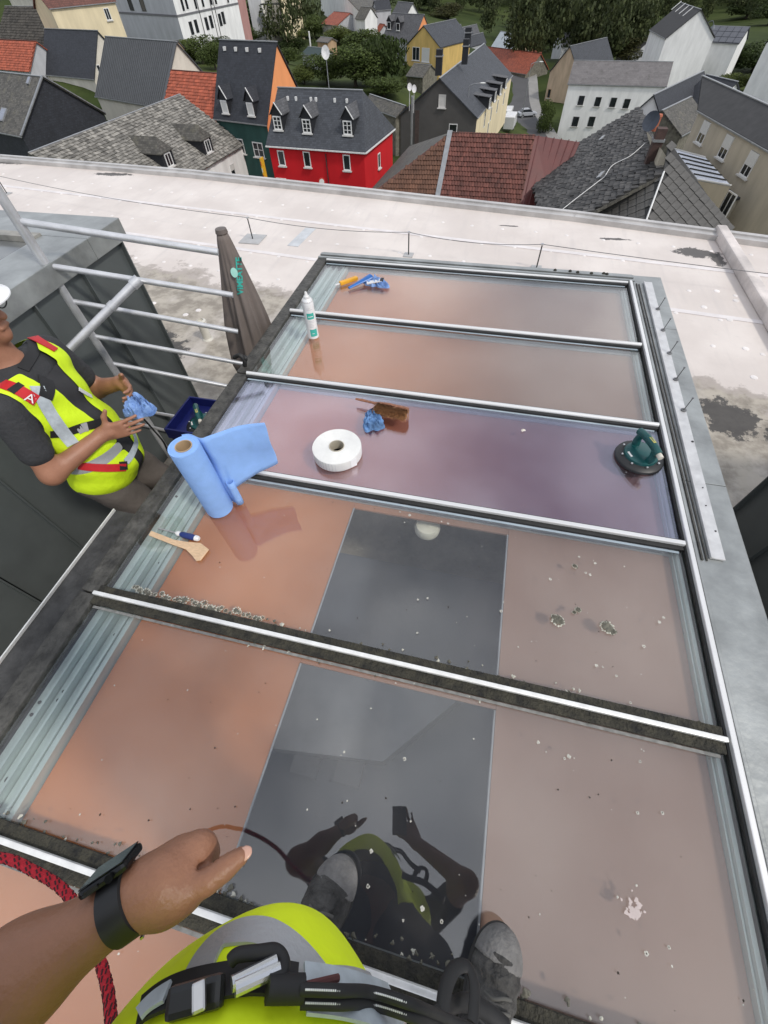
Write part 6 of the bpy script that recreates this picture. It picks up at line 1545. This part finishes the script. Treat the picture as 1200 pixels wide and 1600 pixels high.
def head_w(p):
    o = smin(.04, s_ell(p, hc+UPZ*.02, (.098, .076, .108), AXW), s_ell(p, hc+fw*.035-UPZ*.055, (.062, .055, .065), AXW))
    o = smin(.02, o, s_cap(p, hc+fw*.075-UPZ*.092, hc+fw*.070-UPZ*.098, .022))                                   # chin
    o = smin(.012, o, s_cap(p, hc+fw*.092+UPZ*.020, hc+fw*.117-UPZ*.025, .010, .0155))                             # nose
    o = smin(.012, o, s_cap(p, hc+fw*.088-lw*.035+UPZ*.030, hc+fw*.088+lw*.035+UPZ*.030, .012))                    # brow
    for s in (-1, 1):
        o = smin(.012, o, s_ell(p, hc+lw*.078*s-fw*.008-UPZ*.005, (.022, .010, .034), AXW))                        # ears
        o = np.maximum(o, -s_ell(p, hc+fw*.098+lw*.032*s+UPZ*.010, (.014, .017, .010), AXW))                       # eye sockets
        o = smin(.006, o, s_ell(p, hc+fw*.084+lw*.032*s+UPZ*.009, (.012, .013, .012), AXW))                        # eyeballs
    o = smin(.006, o, s_cap(p, hc+fw*.097-lw*.02-UPZ*.062, hc+fw*.097+lw*.02-UPZ*.062, .0075))                     # lips
    return smin(.03, o, s_cap(p, W(-.03, 0, .45), W(-.04, 0, .62), .062, .054))
def arms_w(p):
    a = smin(.03, s_cap(p, sR, eR, .056, .044), s_cap(p, eR, wR, .046, .029)); a = smin(.018, a, hR(p))
    b = smin(.03, s_cap(p, sL, eL, .056, .044), s_cap(p, eL, wL, .046, .029)); b = smin(.018, b, hL(p)); return np.minimum(a, b)
def body_w(p): return smin(.04, smin(.03, torso_w(p)+.012, legs_w(p)+.012), np.minimum(head_w(p), 9), arms_w(p))
wk = empty('person', tuple(W(0, 0, ZF)), 'worker in white helmet and neon vest wiping his hands with a blue cloth', 'person')
v, f = nets2(body_w, (-2.05, .66, -.97), (-1.38, 1.52, .84), .0055); v = relax(v, f, 1); np_obj('body', v, f, M_skin, wk)
vb, fb = v, f
v, f = nets2(lambda p: legs_w(p)+.006*np.sin(p[:, 2]*38+p[:, 1]*20)*np.sin(p[:, 0]*30), (-2.02, .74, -.97), (-1.36, 1.36, .06), .008); v = relax(v, f, 1); ft = keep(v, f, lambda c: c[:, 2] < .02); np_obj('trousers', v, ft, M_trs, wk); vt = v
for s in (-1, 1):
    kn = W(.20, .12*s, -.46); v2, f2 = nets2(lambda p: s_box(p, kn+fw*.058, (.022, .07, .11), .02, AXW), kn-.2, kn+.2, .008); np_obj('knee_pad', v2, f2, M_blk, wk)
    an = W(.10, .12*s, ZF+.05); v2, f2 = nets2(lambda p: np.maximum(smin(.03, s_ell(p, an+fw*.05, (.16, .058, .055), AXW), s_cap(p, an-fw*.05, an-fw*.05+UPZ*.12, .056)), ZF+.002-p[:, 2]), an-.3, an+.3, .008); np_obj('boot', v2, f2, M_blk, wk)
def shirt_fn(p):
    m1 = sR+(eR-sR)*.62; m2 = sL+(eL-sL)*.62
    return smin(.04, torso_w(p)-.006, s_cap(p, sR, m1, .064, .062), s_cap(p, sL, m2, .064, .062))
v, f = nets2(shirt_fn, (-2.05, .66, -.2), (-1.48, 1.45, .56), .006); v = relax(v, f, 1); f = keep(v, f, lambda c: c[:, 2] > -.12); np_obj('shirt', v, f, M_shirt, wk); vsh, fsh = v, f
vest_fn = lambda p: smin(.05, torso_w(p)-.020, s_ell(p, W(.045, 0, -.05), (.145, .178, .13), AXW)-.010)+.004*np.sin(p[:, 2]*45+p[:, 1]*25)
v, f = nets2(vest_fn, (-2.05, .70, -.25), (-1.45, 1.38, .56), .006); v = relax(v, f, 1)
c = v[f].mean(1)-OW; a_ = c@fw; b_ = c@lw; z_ = c[:, 2]
inside = (z_ > -.15) & (z_ < .485) & (np.abs(b_) < .178+.05*np.clip((.28-z_)/.2, 0, 1)) & ~((np.abs(b_) < .075) & (z_ > .43))
cen = (np.abs(b_) < .034+.03*np.clip((z_-.25)/.2, 0, 1)) & (a_ > 0)
band = ((z_ > .035) & (z_ < .085)) | ((np.abs(np.abs(b_)-.115) < .022) & (z_ > .085) & (a_ < 0))
np_obj('vest', tidy(v, f[inside & ~cen & ~band]), f[inside & ~cen & ~band], M_neon, wk); vv_, fv_ = v, f[inside]
np_obj('vest_front_panel', tidy(v, f[inside & cen])-fw*.003, f[inside & cen], mat('vest_black', (.028, .028, .03), .7, 0, .2, 20), wk); np_obj('reflective_band', tidy(v, f[inside & band & ~cen]), f[inside & band & ~cen], M_refl, wk)
allv = np.concatenate([vv_, vsh, vt]); allf = np.concatenate([fv_, fsh+len(vv_), ft+len(vv_)+len(vsh)]); bw = as_bvh(allv, allf)
hs = empty('harness', (0, 0, 0)); hs.parent = wk; hs.location = (0, 0, 0)
strap(hs, bw, [(2, 600), (25, 608), (56, 626)], .045, M_redw); strap(hs, bw, [(20, 604), (30, 610)], .052, M_blk)
strap(hs, bw, [(57, 604), (66, 625), (79, 648), (96, 672), (114, 694)], .048, M_greyw_)
strap(hs, bw, [(16, 508), (36, 519), (52, 528), (70, 538), (87, 548)], .040, M_redw); strap(hs, bw, [(46, 512), (50, 530), (54, 548), (44, 566), (36, 578)], .036, M_blk)
strap(hs, bw, [(78, 678), (100, 676), (125, 668), (150, 662), (166, 657)], .035, M_blk); strap(hs, bw, [(120, 672), (128, 668), (136, 666)], .038, M_refl)
strap(hs, bw, [(122, 727), (145, 730), (170, 731), (196, 730)], .036, M_redw); strap(hs, bw, [(186, 728), (198, 727)], .04, M_blk)
strap(hs, bw, [(205, 672), (212, 690), (205, 710), (196, 722)], .03, M_greyw_); strap(hs, bw, [(70, 590), (74, 606), (70, 622)], .05, M_blk)
strap(hs, bw, [(122, 608), (130, 613), (142, 620)], .016, mat('badge_white', (.7, .7, .7), .5), 'badge')
q = bw.ray_cast(Vector(CC), Vector(unit(ray(47, 622))))[0]
if q is not None:
    fc = bpy.data.curves.new('logo', 'FONT'); fc.body = 'A'; fc.size = .045; fc.align_x = 'CENTER'; fo = bpy.data.objects.new('logo', fc); col.objects.link(fo); tm = bpy.data.meshes.new_from_object(fo.evaluated_get(bpy.context.evaluated_depsgraph_get())); bpy.data.objects.remove(fo); tm.materials.append(mat('badge_white'))
    dn_ = unit(ray(47, 622)); X_ = unit(CR*.9-CU*.35); X_ = unit(X_-dn_*(X_@dn_)); Y_ = np.cross(dn_, X_)*-1
    q = np.array(q)-dn_*.016-wloc(hs)
    for vtx in tm.vertices: vtx.co = Vector(q+X_*vtx.co.x+Y_*(vtx.co.y-.015))
    o = bpy.data.objects.new('logo', tm); col.objects.link(o); o.parent = hs
mb = MB(); mb.tube(spline([P(225, 655, .05), P(240, 672, -.02), P(255, 690, -.1), P(262, 705, -.2)], 5), .005, 6); mb.build('lanyard', M_blk, hs)
# helmet and glasses
hp = hc+UPZ*.045
mb = MB(); mb.lathe([(.118, -.005), (.120, .004), (.114, .045), (.095, .085), (.06, .110), (.0, .118)], hp, 40, (fw*1.12, lw*.98, UPZ)); hel = smooth_angle(mb.build('helmet', mat('helmet_white', (.78, .79, .80), .3, 0, .03), wk), 60)
mb = MB(); vs = []; n = 24
for k in range(n+1):
    a = -1.25+2.5*k/n; o_ = fw*math.cos(a)*1.12+lw*math.sin(a)*.98
    for r, z in ((.117, .003), (.117+.042*math.cos(a), -.012), (.117+.042*math.cos(a), -.016), (.115, -.003)): vs.append(hp+o_*r+UPZ*z)
mb.add(vs, [(4*k+j, 4*k+(j+1) % 4, 4*k+4+(j+1) % 4, 4*k+4+j) for k in range(n) for j in range(4)]); smooth_angle(mb.build('brim', mat('helmet_white'), hel), 50)
gl = empty('glasses', (0, 0, 0)); gl.parent = wk
for s in (-1, 1):
    c0 = hc+fw*.122+lw*.034*s+UPZ*.008; mb = MB(); ring = [c0+lw*.027*math.cos(a)+UPZ*.019*math.sin(a) for a in np.linspace(0, 6.283, 21)]; mb.tube(ring, .0022, 6, caps=False); mb.tube([c0+lw*.027*s, c0+lw*.048*s-fw*.03, hc+lw*.082*s-fw*.01+UPZ*.012], .002, 6); mb.build('rim', M_blk, gl)
mb = MB(); mb.tube([hc+fw*.122-lw*.007+UPZ*.012, hc+fw*.122+lw*.007+UPZ*.012], .002, 6); mb.build('bridge', M_blk, gl)
# blue cloth in his hands
c = P(222, 634, .175); o = crumple('wiping_cloth', A3(-1.478, 1.185, .165), .062, .07, .075, 'crumpled light blue cloth in the hands of the worker', M_wipe2, 21)

# ------------------------------------------------------------------ the photographer
AXP = None
px_ = lambda x, y, z: P(x, y, z)
pel, che, hd = A3(-.03, -.37, .86), A3(.02, -.39, 1.20), A3(.05, -.40, 1.64)
shL, shR = A3(-.20, -.37, 1.32), A3(.23, -.39, 1.38)
wrP = px_(218, 1396, .885); elP = P(-190, 1680, .865)
ph_c = CC-CW*.010-CU*.052; rh = CC-CW*.030-CU*.085+CR*.03; elR = A3(.36, -.20, 1.13); wrR = rh-CU*.05+CR*.05-CW*.02
toeL, toeR = P(545, 1342, .03), P(785, 1447, .03); fdir = unit(A3(.30, .95, 0)); fdirR = unit(A3(.22, .97, 0))
anL = toeL-fdir*.205; anR = toeR-fdirR*.205; anL[2] = anR[2] = .10
def torso_p(p): return smin(.08, s_ell(p, che, (.185, .125, .24)), s_ell(p, A3(-.05, -.355, .88), (.165, .150, .22)), s_cap(p, shL*.8+shR*.2, shR*.8+shL*.2, .07))
def legs_p(p):
    o = None
    for hip, kn, an in ((A3(-.12, -.37, .84), A3(-.15, -.36, .47), anL), (A3(.05, -.38, .84), A3(.16, -.38, .47), anR)):
        d = smin(.05, s_cap(p, hip, kn, .108, .082), s_cap(p, kn, an, .080, .060)); o = d if o is None else smin(.03, o, d)
    return o
# left hand: seen from the thumb side, fingers folded under, thumb pointing right
def handL(p):
    z = .880
    o = smin(.018, s_cap(p, wrP, px_(258, 1380, z), .0235, .0262), s_cap(p, px_(258, 1380, z), px_(292, 1352, z-.012), .0265, .0215), s_cap(p, px_(258, 1400, z-.004), px_(292, 1388, z-.004), .020, .017))
    o = smin(.014, o, s_cap(p, px_(285, 1335, z-.012), px_(318, 1322, z-.010), .0145, .0125))
    fin = None
    for i in range(4):
        dz = -.0185*i; k = 1-.05*i; a = px_(312-3*i, 1322+2*i, z-.008+dz); b = px_(328-3*i, 1333+3*i, z-.022+dz); c = px_(318-2*i, 1356+2*i, z-.036+dz); e_ = px_(296, 1362, z-.030+dz)
        g = np.minimum(np.minimum(s_cap(p, a, b, .0112*k, .0100*k), s_cap(p, b, c, .0104*k, .0096*k)), s_cap(p, c, e_, .0095*k, .0085*k)); g = smin(.006, g, s_cap(p, px_(275, 1360, z-.01+dz), a, .018, .012)); fin = g if fin is None else smin(.004, fin, g)
    o = smin(.007, o, fin)
    t = smin(.007, s_cap(p, px_(282, 1396, z+.004), px_(325, 1376, z+.004), .0155, .0108), s_cap(p, px_(325, 1376, z+.004), px_(350, 1357, z+.002), .0105, .0096), s_cap(p, px_(350, 1357, z+.002), px_(376, 1338, z), .0104, .0086))
    o = smin(.005, o, t)
    for a_, b_, r_ in (((312, 1356), (344, 1342), .0045), ((322, 1346), (338, 1330), .0022), ((372, 1352), (352, 1336), .0011)):
        o = np.maximum(o, -s_cap(p, px_(*a_, z+.004), px_(*b_, z+.001), r_))
    return o
hRp = hand_fn(wrR, CU*.9-CR*.35, CW, -CR*.6-CU*.2, (.25, .35, .35))
def arms_p(p):
    a = smin(.03, s_cap(p, shL, elP, .058, .048), s_cap(p, elP, wrP+(elP-wrP)*.5, .042, .036), s_cap(p, wrP+(elP-wrP)*.5, wrP, .036, .0225)); a = smin(.012, a, handL(p))
    b = smin(.03, s_cap(p, shR, elR, .058, .047), s_cap(p, elR, wrR, .047, .029)); b = smin(.015, b, hRp(p)); return np.minimum(a, b)
def head_p(p):
    o = smin(.04, s_ell(p, hd+UPZ*.02, (.076, .098, .11)), s_ell(p, hd+A3(0, .035, -.055), (.055, .062, .065))); o = smin(.012, o, s_cap(p, hd+A3(0, .092, .02), hd+A3(0, .117, -.025), .010, .0155))
    for s in (-1, 1): o = smin(.012, o, s_ell(p, hd+A3(.078*s, -.008, -.005), (.010, .022, .034)))
    return smin(.03, o, s_cap(p, A3(.035, -.40, 1.42), hd-UPZ*.06, .06, .054))
ph = empty('person', (.0, -.38, .034), 'photographer seen from above in neon yellow vest with outstretched left hand and grey work boots', 'person')
def body_p(p): return smin(.03, smin(.04, torso_p(p)+.015, legs_p(p)+.015), head_p(p), arms_p(p))
v1, f1 = nets2(body_p, (-.48, -.60, .05), (.48, .14, 1.82), .0075)
# finer skin for the outstretched forearm and hand: the same surface sampled at 3 mm
v2, f2 = nets2(body_p, (-.47, -.42, .76), (.02, .06, 1.20), .0032)
def inbox(c): return (c[:, 0] > -.455) & (c[:, 0] < .005) & (c[:, 1] > -.375) & (c[:, 1] < .05) & (c[:, 2] > .77) & (c[:, 2] < 1.19)
g1 = f1[~inbox(v1[f1].mean(1))]; g2 = f2[inbox(v2[f2].mean(1))]
v2 = relax(v2, f2, 2)
np_obj('body', np.concatenate([v1, v2]), np.concatenate([g1, g2+len(v1)]), M_skin2, ph)
# thumb nail
tn = px_(380, 1333, .889); dT = unit(px_(385, 1330, .880)-px_(352, 1350, .882)); up_ = unit(CC-tn); up_ = unit(up_-dT*(up_@dT)+CU*.25); up_ = unit(up_-dT*(up_@dT)); s_ = np.cross(dT, up_)
v, f = nets2(lambda p: s_ell(p, tn-up_*.006, (.0075, .0062, .0022), (dT, s_, up_)), tn-.02, tn+.02, .0012); np_obj('thumb_nail', v, f, mat('nail', (.55, .32, .25), .3), ph)
v, f = nets2(lambda p: legs_p(p)-.004+.004*np.sin(p[:, 2]*35)*np.sin(p[:, 0]*40+p[:, 1]*30), (-.4, -.6, .08), (.4, -.1, .98), .009); v = relax(v, f, 1); np_obj('trousers', v, f, mat('dark_trousers', (.045, .042, .04), .85, 0, .2, 6, .3, 30), ph)
v, f = nets2(lambda p: smin(.04, torso_p(p)-.004, s_cap(p, shL, shL+(elP-shL)*.6, .068, .062), s_cap(p, shR, shR+(elR-shR)*.6, .068, .062)), (-.42, -.62, .74), (.46, -.1, 1.52), .009); v = relax(v, f, 1); np_obj('shirt', v, f, M_shirt, ph)
def vest_p(p): return smin(.06, torso_p(p)-.018, s_ell(p, A3(-.084, -.305, .785), (.152, .186, .150))-.004)+.005*np.sin(p[:, 0]*32+p[:, 2]*22)*np.sin(p[:, 1]*26+1)
v, f = nets2(vest_p, (-.40, -.62, .60), (.36, -.05, 1.50), .006); v = relax(v, f, 1); c = v[f].mean(1); f = f[(c[:, 2] > .69) & (c[:, 2] < 1.44)]
v = tidy(v, f); np_obj('vest', v, f, mat('neon_yellow_bright', (.80, 1.0, .012), .7, 0, .04, 9, .6, 11), ph); bp = as_bvh(v, f)  # brighter neon colour, imitates fluorescent glow and offsets the body's shade
hn_ = empty('harness', (0, 0, 0)); hn_.parent = ph
strap(hn_, bp, [(306, 1530), (325, 1490), (350, 1464), (382, 1455), (415, 1458), (448, 1478), (474, 1502), (492, 1524)], .030, M_refl, 'reflective_band', .0025, 8)
strap(hn_, bp, [(520, 1532), (545, 1532), (570, 1536), (598, 1546)], .022, M_refl, 'reflective_band', .0025)
strap(hn_, bp, [(225, 1594), (250, 1574), (290, 1558), (340, 1548), (400, 1540), (460, 1548)], .028, M_blk, 'waist_belt', .010)
strap(hn_, bp, [(470, 1562), (520, 1568), (570, 1580), (620, 1596)], .040, M_greyw_, 'belt_webbing', .012); strap(hn_, bp, [(228, 1604), (240, 1590), (255, 1578), (272, 1568)], .016, M_greyw_, 'belt_webbing', .014)
def hitp(x, y, up): 
    h = bp.ray_cast(Vector(CC), Vector(unit(ray(x, y)))); d = unit(ray(x, y)); return (np.array(h[0]) if h[0] is not None else P(x, y, .86))-d*up
mb = MB(); a, b = hitp(262, 1570, .02), hitp(350, 1546, .02); mb.bar(a, b, .021, .010, -unit(ray(300, 1555))); mb.build('buckle', mat('buckle_black', (.014, .014, .015), .3), hn_, bevel=.005)
mb = MB(); a, b = hitp(300, 1562, .032), hitp(322, 1552, .030); mb.bar(a, b, .018, .005, -unit(ray(310, 1555))); mb.build('buckle_plate', M_st, hn_, bevel=.002)
for k, (dx, dy) in enumerate(((0, 0), (5, 13))):
    a, b = hitp(362+dx, 1538+dy*.6, .032), hitp(432+dx, 1502+dy*.9, .034); mb = MB(); mb.tube([a, b], .0052, 12); mb.build('carabiner_bar', mat('carabiner_steel', (.62, .63, .64), .22, .9, .05), hn_)
mb = MB(); mb.tube(spline([hitp(360, 1502, .03), hitp(372, 1492, .034), hitp(405, 1488, .036), hitp(430, 1486, .036), hitp(443, 1500, .034), hitp(440, 1520, .032), hitp(420, 1532, .03)], 6), .0055, 10); smooth_angle(mb.build('carabiner_guard', M_blk, hn_), 60)
mb = MB(); mb.tube([hitp(418, 1545, .026), hitp(474, 1545, .026)], .0095, 12); smooth_angle(mb.build('rope_sleeve', M_blk, hn_), 60)
mb = MB(); mb.tube([hitp(478, 1540, .03), hitp(528, 1528, .028)], .003, 8); mb.build('pull_tab', mat('tab_brown', (.10, .03, .03), .6), hn_)
rp_ = spline([hitp(470, 1546, .032), hitp(530, 1548, .050), hitp(580, 1550, .050), P(640, 1568, .84), P(690, 1588, .76), P(740, 1610, .72)], 10); rp2 = [q-CU*.011 for q in rp_]
for q in (rp_, rp2): mb = MB(); mb.tube(q, .0044, 10); ro = smooth_angle(mb.build('lanyard_rope', mat('rope_black', (.015, .015, .016), .7, 0, .2, 80), hn_), 60); 
mb = MB()
for q in (rp_, rp2):
    for i in range(2, len(q)-1):
        for t in (0, .5):
            p = q[i]*(1-t)+q[min(i+1, len(q)-1)]*t; d = unit(CC-p); mb.lathe([(.0009, .0040), (.0008, .0047), (0, .0049)], p, 6, (unit(np.cross(d, UPZ)), np.cross(d, unit(np.cross(d, UPZ))), d))
mb.build('rope_flecks', mat('fleck_white', (.7, .7, .7), .6), hn_, kind='stuff')
mb = MB(); mb.tube(spline([P(690, 1600, .62), P(696, 1545, .60), P(712, 1512, .58), P(732, 1512, .57), P(742, 1545, .58), P(738, 1600, .60)], 6), .009, 10, flat=.5); smooth_angle(mb.build('leg_loop', M_blk, hn_), 60)
mb = MB(); mb.tube(spline([P(640, 1600, .66), P(680, 1588, .62), P(720, 1566, .56), P(760, 1580, .52), P(792, 1606, .50)], 6), .010, 10, flat=.5); smooth_angle(mb.build('leg_strap', M_blk, hn_), 60)
# helmet (shows only in the glass)
mb = MB(); mb.lathe([(.118, -.005), (.120, .004), (.114, .045), (.095, .085), (.06, .110), (.0, .118)], hd+UPZ*.045, 32, (A3(.98, 0, 0), A3(0, 1.12, 0), UPZ)); smooth_angle(mb.build('helmet', mat('helmet_white'), ph), 60)
# boots
M_boot = mat('boot_grey', (.055, .053, .05), .8, 0, .6, 22, .9, 45); M_sole = mat('boot_sole', (.028, .027, .026), .8, 0, .2, 30)
for an, toe, fd in ((anL, toeL, fdir), (anR, toeR, fdirR)):
    rt = A3(fd[1], -fd[0], 0); AX_ = (fd, rt, UPZ); z0 = .032; o_ = A3(toe[0], toe[1], z0)
    def boot(p):
        d = smin(.03, s_ell(p, o_-fd*.075+UPZ*.030, (.078, .052, .042), AX_), s_ell(p, o_-fd*.15+UPZ*.040, (.10, .046, .048), AX_), s_ell(p, o_-fd*.25+UPZ*.032, (.055, .040, .045), AX_))
        d = smin(.03, d, s_cap(p, o_-fd*.215+UPZ*.06, o_-fd*.232+UPZ*.15, .046, .05)); d = smin(.02, d, s_cap(p, o_-fd*.11+UPZ*.066, o_-fd*.19+UPZ*.115, .026, .032))
        d = d+.0022*np.sin((p@fd)*190)*np.clip((p[:, 2]-.05)/.02, 0, 1)
        return np.maximum(d, z0+.014-p[:, 2])
    v, f = nets2(boot, o_-A3(.36, .36, .04), o_+A3(.2, .2, .24), .004); v = relax(v, f, 1); bo = np_obj('boot', v, f, M_boot, ph)
    def sole(p):
        q = p.copy(); q[:, 2] = z0+.03; d = smin(.03, s_ell(q, o_-fd*.075+UPZ*.03, (.083, .056, .05), AX_), s_ell(q, o_-fd*.16+UPZ*.03, (.11, .047, .05), AX_), s_ell(q, o_-fd*.25+UPZ*.03, (.06, .043, .05), AX_)); return np.maximum(d, np.abs(p[:, 2]-(z0+.011))-.0105)
    v, f = nets2(sole, o_-A3(.36, .36, .03), o_+A3(.2, .2, .06), .004); np_obj('sole', v, f, M_sole, bo)
    v, f = nets2(lambda p: np.maximum(s_ell(p, o_-fd*.062+UPZ*.030, (.070, .0535, .043), AX_), -(p-(o_-fd*.058))@fd), o_-A3(.2, .2, .03), o_+A3(.2, .2, .1), .004); f = keep(v, f, lambda c: c[:, 2] > z0+.018); np_obj('toe_cap', v, f, mat('toe_rubber', (.16, .155, .15), .85, 0, .3, 25, .4, 90), bo)
    for k in range(6):
        c = o_-fd*(.105+.019*k)+UPZ*(.095+.0135*k); mb = MB(); mb.tube(spline([c-rt*.028-UPZ*.016, c-rt*.010+UPZ*.002, c+rt*.010+fd*.010+UPZ*.003, c+rt*.028+fd*.012-UPZ*.014], 4), .0032, 8); smooth_angle(mb.build('lace', mat('lace_dark', (.10, .098, .09), .9), bo), 60)
    c = o_-fd*.195+UPZ*.158; mb = MB(); mb.tube([c-rt*.03, c-rt*.015+UPZ*.01, c+rt*.015+UPZ*.01, c+rt*.03], .006, 8); mb.build('pull_loop', M_blk, bo)
# smartwatch on the wrist
ax = unit(wrP-elP); wc = wrP-ax*.012; side = unit(CU-ax*(CU@ax)); bb = np.cross(ax, side)
e = empty('smartwatch', tuple(wc), 'black smartwatch with wide strap on the wrist of the outstretched arm', 'watch')
mb = MB(); vs = []; n = 40
for k in range(n):
    a = 2*math.pi*k/n; o_ = side*math.cos(a)*.0268+bb*math.sin(a)*.0268
    for r, t in ((1, -.0115), (1.09, -.0105), (1.09, .0105), (1, .0115)): vs.append(wc+o_*r+ax*t)
mb.add(vs, [(4*k+j, 4*((k+1) % n)+j, 4*((k+1) % n)+(j+1) % 4, 4*k+(j+1) % 4) for k in range(n) for j in range(4)]); smooth_angle(mb.build('strap', mat('strap_black', (.010, .010, .011), .5), e), 50)
so_ = side*.93+CW*.22; so_ = unit(so_-ax*(so_@ax)); tw = np.cross(ax, so_); cw_ = wc+so_*.0318
mb = MB(); mb.box(cw_, (.044, .036, .0085), (ax, tw, so_)); mb.build('case', mat('watch_case', (.02, .021, .023), .2, .6), e, bevel=.004)
mb = MB(); mb.box(cw_+so_*.0046, (.040, .033, .0012), (ax, tw, so_)); mb.build('screen', mat('watch_glass', (.012, .013, .015), .06), e, bevel=.0004)
sgn = 1 if tw@(CC-cw_) > 0 else -1
mb = MB(); mb.tube([cw_+tw*.019*sgn+ax*.008, cw_+tw*.0215*sgn+ax*.008], .0036, 14); mb.build('crown', mat('watch_case'), e); mb = MB(); mb.box(cw_+tw*.0192*sgn-ax*.009, (.012, .001, .003), (ax, tw, so_)); mb.build('side_button', mat('watch_slot', (.005, .005, .005), .5), e)
q = wc-side*.030-bb*.026*(1 if bb@CW > 0 else -1); mb = MB(); mb.box(wc-side*.0315, (.003, .02, .002), (ax, bb, side)); mb.build('strap_pin', M_st, e)
# phone that takes the picture: its lens is the camera
e = empty('smartphone', tuple(ph_c), 'black smartphone held up by the photographer, seen mirrored in the glass', 'phone')
mb = MB(); mb.box(ph_c-CW*.002, (.076, .15, .008), (CR, CU, CW)); mb.build('phone_body', mat('phone_black', (.012, .012, .013), .25), e, bevel=.003)
# red rope
pts = [P(175, 1640, .66), P(174, 1600, .64), P(168, 1545, .62), P(152, 1488, .60), P(128, 1430, .59), P(96, 1388, .58), P(55, 1362, .58), P(0, 1340, .58), P(-90, 1345, .56)]
pts = [A3(-.15, -.36, .86), A3(-.24, -.42, .76)]+pts+[A3(-.88, -.42, .40), A3(-.95, -.75, .15), A3(-.95, -.98, .036)]
mb = MB(); mb.tube(spline(pts, 10), .0066, 12); ro = top(mb, 'safety_rope', mat('rope_red', (.52, .012, .028), .75, 0, .25, 220, .5, 400), A3(-.95, -.98, .032), 'red safety rope hanging from the photographer harness past the forearm', 'rope'); smooth_angle(ro, 60)
mb = MB(); sp = spline(pts, 10)
for i in range(0, len(sp)-1):
    for t in (0, .5):
        p = sp[i]*(1-t)+sp[i+1]*t; d = unit(sp[i+1]-sp[i]); u_ = unit(np.cross(d, UPZ)); w_ = np.cross(d, u_)
        for a in range(2): an_ = i*.9+t*3+a*3.14; r_ = u_*math.cos(an_)+w_*math.sin(an_); mb.box(p+r_*.0065, (.006, .002, .0012), (unit(d+np.cross(d, r_)*.5), unit(np.cross(r_, d+np.cross(d, r_)*.5)), r_))
o = mb.build('rope_flecks', mat('rope_dark_red', (.05, .006, .01), .8), ro, kind='stuff')
